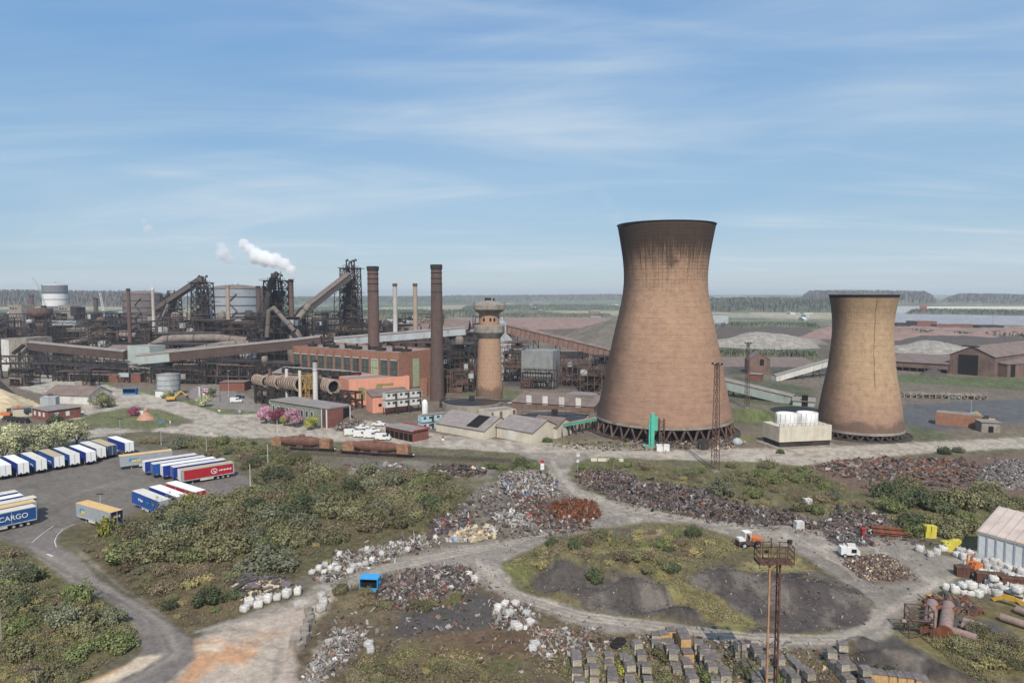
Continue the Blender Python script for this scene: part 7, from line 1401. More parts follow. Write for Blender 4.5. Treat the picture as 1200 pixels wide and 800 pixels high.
def heap(name, label, poly, h, n, size, pal, base=None, seed=0, flat=.3, aspect=(1, .6, .25), edge=4, kind='stuff', cat='scrap', group=None):
    if kind == 'stuff' and size < 1.4: n = int(n*2.4); size *= .56; h *= .7
    rg = np.random.default_rng(seed+500); q = np.array([G(a, b) for a, b in poly]); lo, hi = q.min(0), q.max(0); o = q.mean(0)
    def surf(x, y): return hgt_np(x, y)+h*smooth(0, edge, sdist(x, y, q))*(.45+.9*fbm(x, y, max(2, edge*.9), 3, seed))
    V, Fc, Mi = [], [], []; nv = 0
    if base is not None:
        st = max(.35, min(1.2, (hi-lo).max()/60)); xs = np.arange(lo[0]-1, hi[0]+1, st); ys = np.arange(lo[1]-1, hi[1]+1, st); gx, gy = np.meshgrid(xs, ys, indexing='ij'); z = surf(gx.ravel(), gy.ravel())+.12*h*(fbm(gx.ravel(), gy.ravel(), 1.2, 2, seed+9)-.5)
        sd_ = sdist(gx.ravel(), gy.ravel(), q); z = np.where(sd_ < -.4, hgt_np(gx.ravel(), gy.ravel())-.4, z); V.append(np.stack([gx.ravel(), gy.ravel(), z], 1)); ii = np.arange(gx.size).reshape(gx.shape); f = np.stack([ii[:-1, :-1], ii[1:, :-1], ii[1:, 1:], ii[:-1, 1:]], -1).reshape(-1, 4); f = f[(sd_[f] > -1.2).any(1)]; Fc.append(f); Mi.append(np.zeros(len(f), int)); nv = gx.size
    if n:
        x = rg.uniform(lo[0], hi[0], n*6); y = rg.uniform(lo[1], hi[1], n*6); k = (sdist(x, y, q) > -.2+rg.normal(size=n*6)*np.where(rg.random(n*6) < .25, 2.2, .7)); x, y = x[k][:n], y[k][:n]; m_ = len(x); s_ = size*np.minimum(np.exp(rg.normal(size=m_)*.58), 2.3); kd = rg.random(m_)[:, None]; asp = np.where(kd < .30, np.array([[1.1, .8, .07]]), np.where(kd < .52, np.array([[2.1, .13, .11]]), np.array([aspect]))); dims = s_[:, None]*asp*np.exp(rg.normal(size=(m_, 3))*.35)
        c = np.stack([x, y, surf(x, y)+s_*.12+rg.random(m_)*.2*h], 1); bv = boxes_np(c, dims, rg, flat); V.append(bv.reshape(-1, 3)); Fc.append((BF[None]+(np.arange(m_)*8)[:, None, None]).reshape(-1, 4)+nv); wts = np.array([p[1]*(.7 if p[0] is s_wh else 1) for p in pal], float); mi = rg.choice(len(pal), m_, p=wts/wts.sum())+(1 if base is not None else 0); Mi.append(np.repeat(mi, 6))
    V = np.concatenate(V); V[:, 0] -= o[0]; V[:, 1] -= o[1]; Fc = np.concatenate(Fc); me = bpy.data.meshes.new(name); me.from_pydata(V.tolist(), [], Fc.tolist())
    for mm in ([base] if base is not None else [])+[p[0] for p in pal]: me.materials.append(mm)
    me.polygons.foreach_set('material_index', np.concatenate(Mi)); me.update(); return top(name, label, cat, me, None, (o[0], o[1], 0), 0, group, kind)
def smat(n, c, k=.82): return mat('scrap '+n, S(*c, k), .25, 1.5, .9, island=.5)
s_dk, s_gr, s_br, s_ru, s_wh, s_bl, s_rd, s_pu, s_cr, s_bk = smat('dark', (84, 78, 76)), smat('grey', (142, 136, 132)), smat('brown', (122, 98, 84)), smat('rust', (122, 70, 44)), smat('white', (176, 174, 170)), smat('blue', (70, 120, 180)), smat('red', (180, 70, 60)), smat('slate', (112, 102, 102)), smat('cream', (190, 172, 142)), smat('black', (48, 45, 45))
g_dk = mat('dark heap soil', S(88, 80, 76), .3, .8, .95, bump=.5); g_br = mat('brown heap soil', S(116, 98, 84), .3, .8, .95, bump=.5); g_gy = mat('grey heap soil', S(134, 124, 114), .25, .8, .95, bump=.5); g_sand = mat('yellow sand', S(208, 188, 150), .14, .3, .95, S(170, 146, 110), .4, bump=.4); g_wh = mat('pale slag', S(152, 146, 136), .35, .2, .95, S(140, 130, 120), .4, bump=.4); g_pk = mat('pink ore', S(140, 116, 108), .15, .1, .95); g_rust = mat('red brown swarf', S(98, 62, 46), .35, 1.2, .95, bump=.6)
heap('scrap_heap', 'heap of white plastic scrap at the track junction', [(583, 562), (600, 553), (625, 552), (648, 562), (656, 576), (640, 584), (612, 580), (592, 572)], 1.3, 1000, .7, [(s_wh, 5), (s_gr, 3), (s_dk, 2), (s_bl, .22), (s_br, 2), (s_rd, .1)], g_gy, 1)
heap('scrap_heap', 'fibrous red brown swarf heap below the white scrap', [(644, 600), (655, 591), (672, 588), (690, 590), (704, 604), (686, 609), (662, 609)], 2.2, 1500, .8, [(s_ru, 5), (s_br, 2)], g_rust, 2, .2, (1.6, .1, .08), 5)
heap('scrap_heap', 'mixed rusty and white scrap strewn around the swarf', [(600, 578), (640, 586), (640, 600), (660, 610), (694, 612), (680, 622), (640, 618), (610, 600)], 1.0, 900, .6, [(s_br, 3), (s_wh, 2), (s_dk, 3), (s_pu, 2), (s_bl, .15), (s_ru, 2), (s_rd, .08)], g_br, 3)
heap('scrap_heap', 'low scatter of white sheet scrap on bare grey ground', [(575, 602), (600, 598), (625, 605), (622, 618), (600, 618), (580, 608)], .35, 260, .6, [(s_wh, 5), (s_gr, 2)], None, 4, .6)
heap('scrap_heap', 'low pile of cream boxes and white goods beside the track', [(528, 628), (545, 620), (578, 618), (580, 628), (560, 634), (532, 635)], .7, 330, .8, [(s_cr, 4), (s_wh, 2), (s_br, 1), (s_bl, .3)], g_gy, 5, .5, (1, .8, .7))
heap('scrap_heap', 'dark mixed scrap with red and white bits on the rough', [(505, 612), (525, 603), (552, 606), (548, 620), (530, 626), (508, 624)], .8, 420, .7, [(s_dk, 4), (s_br, 2), (s_wh, 1.5), (s_rd, .35), (s_bl, .2), (s_gr, 1)], g_dk, 6)
heap('scrap_heap', 'long ridge of dark grey scrap metal along the track', [(674, 558), (695, 552), (724, 553), (752, 566), (800, 574), (850, 588), (902, 600), (956, 611), (960, 620), (925, 615), (862, 611), (800, 602), (745, 589), (712, 580), (690, 570)], 2.0, 4200, .75, [(s_pu, 5), (s_dk, 4), (s_br, 2.5), (s_gr, 1.5), (s_wh, .35), (s_ru, .6), (s_bk, 1.5)], g_dk, 7, .2, (1, .55, .25), 6)
heap('scrap_heap', 'tan and brown scrap at the road end of the long ridge', [(676, 558), (694, 552), (706, 560), (700, 570), (684, 566)], 1.4, 380, .6, [(s_br, 3), (s_cr, 2), (s_wh, .8), (s_ru, 1)], None, 8)
heap('scrap_heap', 'low scrap pile with white sheets past the dumper', [(960, 618), (985, 600), (1020, 607), (1050, 616), (1038, 624), (1015, 630), (980, 628)], 1.0, 900, .7, [(s_dk, 4), (s_pu, 3), (s_wh, 1.2), (s_br, 2), (s_rd, .06)], g_dk, 9)
heap('scrap_heap', 'small heap with a white bundle by the red bollard', [(972, 634), (990, 624), (1016, 630), (1024, 638), (1000, 640)], .9, 320, .6, [(s_dk, 4), (s_wh, 1.5), (s_pu, 3)], g_dk, 10)
heap('scrap_heap', 'broad field of rusty brown slabs below the upper road', [(952, 548), (985, 540), (1060, 537), (1120, 540), (1150, 548), (1140, 566), (1120, 572), (1060, 566), (1000, 560)], 1.1, 1900, .85, [(s_br, 5), (s_pu, 3), (s_ru, 1.5), (s_dk, 2), (s_gr, .8)], g_br, 11, .75, (1.3, .8, .22), 5)
heap('scrap_heap', 'grey white rubble at the end of the slab field', [(1150, 548), (1180, 540), (1240, 536), (1250, 560), (1200, 574), (1160, 572), (1140, 566)], 1.5, 1200, .6, [(s_gr, 4), (s_wh, 1.5), (s_pu, 3), (s_dk, 2)], g_gy, 12, .4)
heap('scrap_heap', 'tangled dark scrap pile beside the sky blue skip', [(440, 700), (452, 682), (480, 672), (520, 664), (548, 668), (556, 680), (548, 692), (516, 704), (480, 716), (455, 712)], 1.9, 1800, .6, [(s_dk, 4), (s_pu, 3), (s_wh, 1.6), (s_br, 3), (s_gr, 1.5), (s_rd, .15)], g_br, 13, .2)
heap('scrap_heap', 'pale rubble strip between thicket and track', [(373, 672), (395, 655), (440, 642), (490, 630), (525, 630), (500, 641), (455, 655), (405, 672), (378, 684)], .9, 900, .65, [(s_wh, 3.2), (s_gr, 3), (s_dk, 2), (s_br, 1.5), (s_cr, .6)], g_gy, 14, .4)
heap('scrap_heap', 'sandy heap covered with dark slabs at the corner of the clearing', [(270, 690), (290, 680), (330, 682), (335, 692), (310, 700), (280, 708)], 1.2, 60, .95, [(s_dk, 3), (s_pu, 2)], g_sand, 15, .95, (2.2, .6, .1), 4)
heap('scrap_heap', 'ring of rubble and white bags beside the lower track', [(578, 715), (600, 706), (618, 716), (628, 728), (615, 738), (588, 736)], .8, 420, .55, [(s_gr, 3), (s_wh, 2), (s_br, 2), (s_dk, 2)], g_br, 16)
heap('rubble_scatter', 'thin scatter of pale rubble on the brown ground', [(620, 735), (700, 740), (715, 752), (690, 775), (640, 770), (615, 760)], .25, 420, .5, [(s_gr, 3), (s_wh, 1.6), (s_br, 3), (s_cr, .5)], None, 17)
heap('rubble_scatter', 'pale crumbled concrete down the edge of the clearing', [(405, 735), (432, 738), (425, 755), (395, 780), (370, 800), (352, 800), (370, 765)], .4, 420, .5, [(s_gr, 4), (s_wh, 2), (s_br, 1)], None, 18, .6)
heap('rubble_scatter', 'fine litter strewn across the bare scrapyard floor', [(500, 636), (560, 575), (640, 560), (720, 607), (600, 640)], .05, 700, .3, [(s_wh, 2), (s_dk, 3), (s_br, 3), (s_gr, 2), (s_bl, .2)], None, 19)
heap('rubble_scatter', 'stones and litter over the dark central mound', [(600, 690), (700, 650), (860, 650), (1000, 690), (990, 735), (850, 735), (700, 712)], .02, 420, .3, [(s_gr, 1.5), (s_dk, 4), (s_br, 3)], None, 20)
heap('scrap_heap', 'rusty castings heap behind the long rusted vessels', [(1088, 712), (1098, 702), (1125, 702), (1142, 712), (1128, 720), (1100, 718)], 1.3, 330, .9, [(s_br, 4), (s_ru, 3), (s_dk, 2)], g_rust, 21, .2, (1, .8, .6))
heap('scrap_heap', 'dark scrap with orange bits beside the grey crates', [(502, 552), (520, 545), (560, 548), (570, 556), (540, 560), (510, 560)], 1.2, 420, .8, [(s_dk, 4), (s_bk, 3), (s_br, 2), (s_wh, 1), (s_cr, .4), (s_rd, .15)], g_gy, 22)
heap('scrap_heap', 'pale sand tip with grey crates by the siding', [(392, 552), (410, 545), (430, 546), (445, 554), (420, 558)], 1.6, 60, .7, [(s_gr, 3), (s_br, 2)], g_gy, 23)
heap('scrap_heap', 'cluster of silver grey crates near the rail siding', [(440, 553), (450, 547), (470, 548), (472, 556), (450, 558)], 1.6, 120, 1.3, [(s_gr, 4), (s_wh, 1), (s_dk, 2)], None, 24, .8, (1, .8, .8), 3)
heap('demolition_rubble', 'grey demolition rubble spilling from the broken office end', [(392, 502), (402, 492), (418, 492), (426, 500), (412, 506)], 3.2, 700, .8, [(s_gr, 4), (s_dk, 2), (s_br, 3), (s_pu, 2)], g_gy, 25, .1, (1, .6, .4), 4, 'stuff', 'rubble')
heap('billet_stack', 'oval stack of cut billet ends in the middle of the yard', [(992, 664), (1005, 653), (1030, 650), (1052, 658), (1064, 673), (1044, 681), (1012, 677)], 1.7, 1500, .42, [(s_br, 4), (s_cr, 1.6), (s_pu, 2), (s_dk, 1.5)], g_br, 26, .2, (1, .5, .5), 5)
heap('sand_heap', 'yellow sand heap at the edge of the works', [(-40, 500), (-30, 460), (0, 456), (30, 466), (48, 474), (44, 484), (12, 490)], 5.5, 0, 1, [(s_cr, 1)], g_sand, 27, edge=12, kind='structure')
heap('spoil_heap', 'dark grey spoil hill beyond the slotted gallery', [(610, 412), (640, 396), (700, 391), (790, 394), (820, 412), (720, 424)], 25, 0, 1, [(s_dk, 1)], mat('dark spoil', S(108, 102, 94), .25, .05, .95, S(120, 120, 86), .5), 28, edge=90, kind='structure')
heap('slag_heap', 'pale grey slag heap beyond the small conveyor', [(812, 405), (850, 396), (950, 398), (962, 408), (900, 410)], 11, 0, 1, [(s_gr, 1)], g_wh, 29, edge=40, kind='structure'); heap('slag_heap', 'pale slag heap behind the stock shed', [(1030, 412), (1060, 402), (1130, 405), (1145, 414), (1090, 416)], 7, 0, 1, [(s_gr, 1)], g_wh, 30, edge=26, kind='structure'); heap('ore_bed', 'long pink ore bed beyond the slag', [(930, 396), (960, 387), (1300, 393), (1300, 402), (1050, 399)], 9, 0, 1, [(s_gr, 1)], g_pk, 31, edge=24, kind='structure'); heap('coal_heap', 'dark coal bed in front of the pink ore', [(1030, 404), (1060, 397), (1300, 403), (1300, 410)], 6, 0, 1, [(s_gr, 1)], g_dk, 32, edge=24, kind='structure')
heap('spoil_heap', 'small dark heap before the stock shed doors', [(1075, 440), (1085, 432), (1102, 434), (1112, 442)], 5, 0, 1, [(s_dk, 1)], g_dk, 33, edge=8, kind='structure')
heap('ore_bed', 'pinkish ore bed beyond the water tower', [(540, 385), (600, 379), (720, 377), (720, 383), (640, 386)], 8, 0, 1, [(s_gr, 1)], g_pk, 34, edge=30, kind='structure'); heap('spoil_heap', 'long dark spoil bank beyond the small tower', [(820, 392), (960, 388), (960, 394), (820, 398)], 9, 0, 1, [(s_gr, 1)], g_dk, 35, edge=24, kind='structure')
heap('rubble_scatter', 'gravel stones loose along the tracks', [(500, 646), (640, 545), (664, 560), (710, 600), (800, 604), (930, 618), (1060, 632), (1130, 668), (1032, 746), (1000, 757), (870, 755), (790, 741), (660, 726), (560, 690)], .02, 2600, .26, [(s_gr, 5), (s_dk, 3), (s_br, 2)], None, 41)
heap('rubble_scatter', 'loose scrap strewn between the heaps and the swarf', [(505, 632), (560, 575), (600, 556), (650, 575), (700, 606), (660, 628), (580, 632)], .12, 700, .75, [(s_wh, 1.5), (s_dk, 4), (s_br, 4), (s_gr, 2), (s_pu, 3)], None, 42)
heap('rubble_scatter', 'weathered debris strewn over the brown rough', [(380, 700), (560, 664), (600, 705), (720, 745), (690, 790), (420, 800), (360, 770)], .06, 520, .5, [(s_wh, .8), (s_dk, 3), (s_br, 4), (s_gr, 2)], None, 43)
heap('rubble_scatter', 'debris strewn along the foot of the long scrap ridge', [(680, 560), (760, 580), (900, 606), (1050, 615), (1100, 640), (1040, 640), (950, 628), (860, 616), (740, 596)], .08, 620, .6, [(s_wh, .7), (s_dk, 4), (s_br, 3), (s_gr, 2)], None, 44)
heap('rubble_scatter', 'stones and broken brick between the brick packs', [(660, 790), (680, 765), (760, 742), (1000, 765), (1020, 805), (660, 805)], .08, 800, .5, [(s_gr, 3), (s_dk, 3), (s_br, 3), (s_cr, .6)], None, 45)
heap('rubble_scatter', 'rubble and stones at the foot of the big tower', [(640, 522), (700, 529), (860, 526), (870, 515), (850, 512), (700, 518)], .15, 420, .9, [(s_gr, 3), (s_dk, 2), (s_br, 3), (s_cr, 1)], None, 46)
# ---- bulk bags
def bag_proto():
    t = thing('bulk_bag', 'white bulk bag', 'bag', (0, 0, 0)); mb = MB(); pr = [(.46, 0), (.52, .06), (.545, .4), (.53, .8), (.49, .92), (.36, .97), (.16, .9), (0, .88)]; n = 16; vs = []
    for r, z in pr:
        for i in range(n): a = 2*math.pi*i/n; e = 1/max(abs(math.cos(a)), abs(math.sin(a)))**.86; vs.append((r*e*math.cos(a)*(1+.05*math.sin(5*a+z*7)+.03*math.sin(9*a-z*11)), r*e*math.sin(a), z))
    mb.add(vs, [(j*n+i, j*n+(i+1) % n, (j+1)*n+(i+1) % n, (j+1)*n+i) for j in range(len(pr)-1) for i in range(n)], 0, True); part('sack', mb, m_bag, t)
    for sx_ in (-1, 1):
        for sy_ in (-1, 1): mb = MB(); mb.path([Vector((sx_*.42, sy_*.42, .88)), Vector((sx_*.3, sy_*.34, 1.16)), Vector((sx_*.16, sy_*.3, .95))], .025, 5); part('loop', mb, m_bag, t)
    return t
m_bag = mat('woven white bag', S(214, 210, 204, .84), .14, 3, .8, S(140, 130, 122), .55, rnd=.22, bump=.6)
B0 = bag_proto(); used = [False]
def bag(px, py, sc, label, group, z=0):
    p = OG(px, py); p.z += z
    if not used[0]: used[0] = True; b = B0; b.location = p; b.rotation_euler = (0, 0, random.random()*3); b.scale = (sc, sc, sc*random.uniform(.8, 1.15))
    else: b = dup(B0, None, p, random.random()*3, None, (sc*random.uniform(.9, 1.15), sc*random.uniform(.9, 1.15), sc*random.uniform(.75, 1.2)))
    b['label'] = label; b['group'] = group
for px, py in [(287, 716), (292, 709), (303, 711), (304, 705), (314, 705), (325, 702), (336, 699), (349, 696), (376, 716), (379, 709), (377, 703)]: bag(px, py, 1.15, 'white bulk bag in the row along the pale clearing', 'bags along the clearing')
for px, py in [(366, 672), (374, 668), (381, 664), (388, 668), (392, 664), (380, 672), (396, 670), (414, 667), (420, 664), (428, 662), (436, 659), (410, 671), (452, 646), (462, 643), (470, 640), (478, 646), (447, 652), (430, 646), (398, 652)]: bag(px, py, .95, 'white bulk bag among pale rubble by the thicket', 'bags in the pale rubble')
for px, py in [(549, 676), (556, 682), (592, 710), (604, 709), (617, 722), (621, 731), (584, 716), (597, 722), (607, 737), (627, 757), (624, 762), (432, 757), (434, 764), (603, 735)]: bag(px, py, 1.05, 'white bulk bag around the scrap by the lower track', 'bags by the lower track')
for px, py in [(1078, 646), (1090, 652), (1098, 650), (1105, 645), (1122, 652), (1130, 656), (1138, 652), (1146, 654), (1133, 664), (1143, 662), (1156, 660), (1165, 662), (1174, 664), (1183, 667), (1191, 669), (1197, 672), (1158, 668), (1168, 671), (1152, 674), (1162, 676), (1178, 674), (1186, 678), (1195, 681), (1126, 648)]: bag(px, py, 1.2, 'white bulk bag in the upper lines before the storage shed', 'bags before the storage shed')
for px, py, z in [(1119, 694, 0), (1128, 696, 0), (1137, 697, 0), (1146, 699, 0), (1128, 696, 1.4), (1137, 697, 1.4), (1152, 694, 0), (1160, 696, 0), (1168, 699, 0), (1176, 694, 0), (1184, 698, 0), (1192, 702, 0), (1160, 686, 0), (1168, 688, 0), (1178, 687, 0), (1188, 690, 0), (1197, 692, 0), (1164, 688, 1.4), (1192, 702, 1.4), (1198, 708, 0), (1110, 691, 0)]: bag(px, py, 1.2, 'white bulk bag in the lower lines beside the yellow boom', 'bags by the yellow boom', z*.82)
# yellow intermediate bulk tanks
def cube_tank(label, px, py, z=0):
    p = OG(px, py); t = thing('chemical_tote', label, 'tank', (p.x, p.y, p.z+z), random.uniform(-.2, .2), 'yellow totes'); mb = MB(); mb.box(0, 0, .15, 1.15, 1.15, 1.1); mb.tube((0, 0, 1.25), (0, 0, 1.35), .25); part('bottle', mb, m_ltote, t); mb = MB()
    for i in range(5): mb.beam((-.6+i*.3, -.6, .15), (-.6+i*.3, -.6, 1.25), .05); mb.beam((-.6, -.6+i*.3, .15), (-.6, -.6+i*.3, 1.25), .05)
    mb.box(0, 0, 0, 1.2, 1.2, .12); part('cage', mb, m_lyel, t)
m_ltote = mat('lemon plastic', S(216, 206, 78, .8), .08, 1, .5)
for i, (px, py, z) in enumerate([(1087, 629, 0), (1092, 629.3, 0), (1087, 629, 1.27), (1092, 629.3, 1.27)]): cube_tank('lemon yellow tote in the stack of four beside the thicket', px, py, z)
for px, py in [(1109, 628.5), (1114, 629)]: cube_tank('lemon yellow tote in the pair near the storage shed end', px, py)
for px, py in [(1108, 641), (1113, 642), (1117, 640), (1121, 639), (1111, 645)]: cube_tank('lemon yellow tote among the white bags', px, py)
# ---- packs of bricks in lines
def pack_proto(name, label, m, mt, hh=1.25, cat='brick pack'):
    t = thing(name, label, cat, (0, 0, 0)); mb = MB()
    for y in (-.5, 0, .5): mb.box(0, y, 0, 1.2, .12, .14)
    part('pallet', mb, m_wood, t); mb = MB()
    for i in range(4):
        for j in range(2): mb.box(-.6+.3*i+.15+random.uniform(-.02, .02), -.3+.6*j, .15, .285, .585, hh-.15+random.uniform(-.05, .05), 0, 0)
    part('bricks', mb, m, t); mb = MB(); mb.box(0, 0, hh+.06, 1.24, 1.26, .05); part('cover', mb, mt, t); return t
m_pk = mat('pale brick pack', S(172, 162, 144), .25, 2.5, .9, S(104, 96, 88), .65, rnd=.25); m_pt = mat('weathered pack top', S(118, 110, 108), .22, 2, .95, S(84, 78, 76), .5, rnd=.15); m_pky = mat('yellow wrapped bricks', S(198, 160, 108), .12, 2, .8, S(180, 130, 80), .3)
PK = pack_proto('brick_pack', 'pale brick pack with weathered grey top', m_pk, m_pt); PK.location = OG(690, 792); PK['group'] = 'grey topped brick packs in lines'; PK['label'] = 'pale brick pack with grey top in the lines below the track'
rows = [(674, 782, 3, 1), (691, 778, 3, 1), (712, 776, 4, 0), (728, 768, 6, 1), (744, 763, 7, 1), (768, 752, 2, 0), (779, 756, 5, 1), (797, 766, 5, 0), (820, 769, 5, 1), (834, 772, 4, 0), (862, 764, 6, 1), (879, 768, 5, 1), (899, 768, 6, 1), (928, 777, 4, 1), (970, 774, 5, 1), (986, 772, 5, 1)]
for px, py, n, hi in rows:
    p = OG(px, py); 
    for i in range(n+1):
        if random.random() < .1: continue
        q = Vector((p.x+random.uniform(-.22, .22), p.y-i*1.45, 0)); q.z = hgt(q.x, q.y); o = dup(PK, None, q, random.uniform(-.2, .2), None, (random.uniform(.95, 1.12), random.uniform(.9, 1.05), random.uniform(.6, 1.05)))
        if hi and random.random() < .45: o2 = dup(PK, None, (q.x, q.y, q.z+1.25), random.uniform(-.25, .25), None, (1.0, .95, .75))
PKY = pack_proto('brick_pack', 'yellow wrapped brick pack', m_pky, m_pt); g_ = 'yellow wrapped packs in the tall pile'
for k, (dx, dy, z) in enumerate([(0, 0, 0), (0, 0, 1.35), (0, -1.6, 0), (0, -1.6, 1.3), (0, -3.2, 0)]):
    p = OG(799, 760); lc = (p.x+dx, p.y+dy, p.z+z); o = PKY if k == 0 else dup(PKY, None, lc, 0); o.location = lc; o.scale = (1.2, 1.2, 1.05); o['label'] = 'yellow wrapped pack in the tall pile beside the track'; o['group'] = g_
for px, py in [(867, 765), (777, 752), (786, 748)]: o = dup(PKY, None, OG(px, py), .1, None, 1.1); o['label'] = 'yellow wrapped pack set apart at the head of a line'; o['group'] = 'yellow packs at line heads'
for i in range(8): p = OG(1026+i*10.5, 800+i*1.2); o = dup(PKY, None, p, -.2, None, (1.3, 1.3, 1.2)); o['label'] = 'grey topped yellow pack in the slanting row by the dark mound'; o['group'] = 'packs by the dark mound'
# ---- stone blocks lining the clearing
for px, py, s_ in [(361, 717, 1.4), (363, 724, 1.3), (362, 732, 1.5), (357, 743, 1.6), (359, 738, 1.2), (357, 752, 1.6), (346, 757, 1.7), (352, 760, 1.2), (364, 729, 1.2)]:
    mb = MB(); rg = random.Random(px*7+py); vs = [Vector((a*.5*s_*rg.uniform(.75, 1), b*.4*s_*rg.uniform(.8, 1), c*.8*s_*rg.uniform(.8, 1))) for c in (0, 1) for a, b in ((-1, -1), (1, -1), (1, 1), (-1, 1))]; mb.add(vs, BF.tolist()); top('stone_block', 'rough grey block in the line edging the pale clearing', 'block', mb, m_concrete, OG(px, py), rg.uniform(0, 3), 'blocks edging the clearing')
# ---- rusted vessels and pipes, right corner
def vessel_lying(label, p0, p1, r):
    a = OG(*p0); b = OG(*p1); a.z += r; b.z += r; t = thing('scrapped_vessel', label, 'vessel', (a.x, a.y, a.z-r)); d = b-a; mb = MB(); z = Vector((0, 0, r)); mb.tube(z, d+z, r, n=20); part('shell', mb, m_pipe2, t); mb = MB(); u = d.normalized(); mb.tube(d+z, d+z+u*.12, r*1.22, n=24); part('end_flange', mb, m_rust2, t); mb = MB(); mb.tube(z+d*.3, z+d*.3+Vector((r*1.6, .2, r*.8)), r*.35); mb.tube(z+d*.12, z+d*.12+Vector((-r*1.5, 0, .3)), r*.4); part('nozzle', mb, m_rust2, t); mb = MB(); mb.box(0, 0, 0, r*1.6, r*.6, r*.4); mb.box(d.x*.8, d.y*.8, d.z*.8, r*1.6, r*.6, r*.4); part('saddle', mb, m_dark, t)
m_pipe2 = mat('mauve grey rusty pipe', S(150, 128, 120), .2, 1, .9, S(112, 78, 64), .45)
vessel_lying('rusted vessel with orange flange nearest the lattice frame', (1092, 714), (1088, 746), .9); vessel_lying('rusted vessel with orange flange, right of the pair', (1111, 716), (1107, 748), .9)
def ground_pipe(label, pts, r, group=None): q = [OG(*p)+Vector((0, 0, r)) for p in pts]; o = q[0].copy(); mb = MB(); mb.path([p-o for p in q], r, 14); top('scrap_pipe', label, 'pipe', mb, m_pipe2, o, 0, group)
ground_pipe('thick mauve pipe lying behind the bent one', [(1129, 731), (1156, 740)], .55); ground_pipe('thick mauve pipe running out from the vessels', [(1114, 743), (1144, 752)], .6); ground_pipe('bent mauve pipe piece between the straight ones', [(1127, 736), (1133, 738), (1136, 743)], .5); ground_pipe('long mauve pipe leaving the yard edge', [(1173, 727), (1215, 741)], .6); ground_pipe('short mauve pipe behind the long one', [(1191, 718), (1215, 727)], .6)
def cage():
    p = OG(1076, 745); t = thing('lattice_cage', 'rusty open lattice frame standing at the yard corner', 'frame', p, -.2); mb = MB()
    for x in (-1.6, 1.6):
        for y in (-1, 1): mb.beam((x, y, 0), (x, y, 4.4), .16)
    for z in (1.6, 2.9, 4.3):
        for y in (-1, 1): mb.beam((-1.6, y, z), (1.6, y, z), .13)
        for x in (-1.6, 1.6): mb.beam((x, -1, z), (x, 1, z), .13)
    for i in range(6): mb.beam((-1.6+i*.64, -1, 1.6), (-1.6+i*.64, -1, 4.3), .05)
    mb.beam((-1.6, -1, 0), (1.6, -1, 1.6), .1); mb.beam((-1.6, -1, 2.9), (1.6, -1, 4.3), .1); part('frame', mb, m_rust, t); mb = MB(); mb.tube((-2.4, -.3, 2.2), (1.8, -.3, 2.5), .28); part('pipe', mb, m_pipe2, t)
cage()
def girders(label, px0, py0, px1, py1, n):
    a = OG(px0, py0); b = OG(px1, py1); d = b-a
    for i in range(n): mb = MB(); off = Vector((d.y, -d.x, 0)).normalized()*(i % 4)*.8; z = (i//4)*.42; q = [(-.3, 0), (.3, 0), (.3, .08), (.04, .08), (.04, .32), (.3, .32), (.3, .4), (-.3, .4), (-.3, .32), (-.04, .32), (-.04, .08), (-.3, .08)]; mb.extrude(q, 0, d.length*random.uniform(.85, 1), 'x'); top('steel_girder', label, 'girder', mb, m_rust2, (a.x+off.x, a.y+off.y, a.z+z), math.atan2(d.y, d.x)+random.uniform(-.02, .02), 'girders in the low stack')
girders('rust red girder in the low stack by the thicket', 1020, 622, 1064, 626, 10)
p = OG(1011, 632); mb = MB(); mb.box(0, 0, 0, .5, .5, 2.2); mb.box(0, 0, 2.2, .9, .9, .3); mb.box(0, 0, .0, 1.2, 1.2, .3); top('red_stand', 'faded red stand by the small scrap heap', 'stand', mb, m_red, p)
for px, py, lb in [(936, 620, 'white block stacked alone at the end of the long scrap ridge'), (1066, 612, 'white box at the thicket edge beyond girders'), (946, 593, 'cream box on the waste ground behind scrap')]: p = OG(px, py); mb = MB(); mb.box(0, 0, 0, 1.8, 1.4, .9); mb.box(.05, 0, .93, 1.7, 1.3, .9); top('white_block', lb, 'box', mb, m_offwhite, p, .1)
for px, py, L_ in [(1160, 682, 4.5), (1128, 674, 2.4), (1190, 688, 4.6)]: p = OG(px, py); mb = MB(); mb.box(0, 0, 0, L_, 1.6, 1.6); mb.box(0, 0, 1.6, L_+.1, 1.7, .1); [mb.box(-L_/2+.3+i*.6, -.83, 0, .08, .06, 1.6) for i in range(int(L_/.6))]; top('rusty_bin', ('rust brown bin %s' % {1160: 'in the middle of the bag lines', 1128: 'small, beside the orange fork mast', 1190: 'long, at the end of the bag lines'}[px]), 'bin', mb, mat('dull rust bin', S(104, 74, 62), .3, .8, .95, S(80, 58, 50), .6), p, -.25)
for px, py, lb in [(722, 757, 'black tyre lying flat near the lower track'), (727, 752, 'second black tyre close behind the first')]:
    mb = MB(); n = 20; prof = [(.45, .0), (.8, .02), (.9, .2), (.8, .4), (.45, .42), (.45, 0)]; mb.lathe(prof, n, cap=False); top('old_tyre', lb, 'tyre', mb, m_tyre, OG(px, py))
p = OG(1085, 705); mb = MB(); mb.beam((-1.6, 0, .2), (1.6, -.5, .2), .6, .25); top('yellow_beam', 'yellow beam lying beside the rusty castings', 'beam', mb, m_yellow, OG(1098, 699))
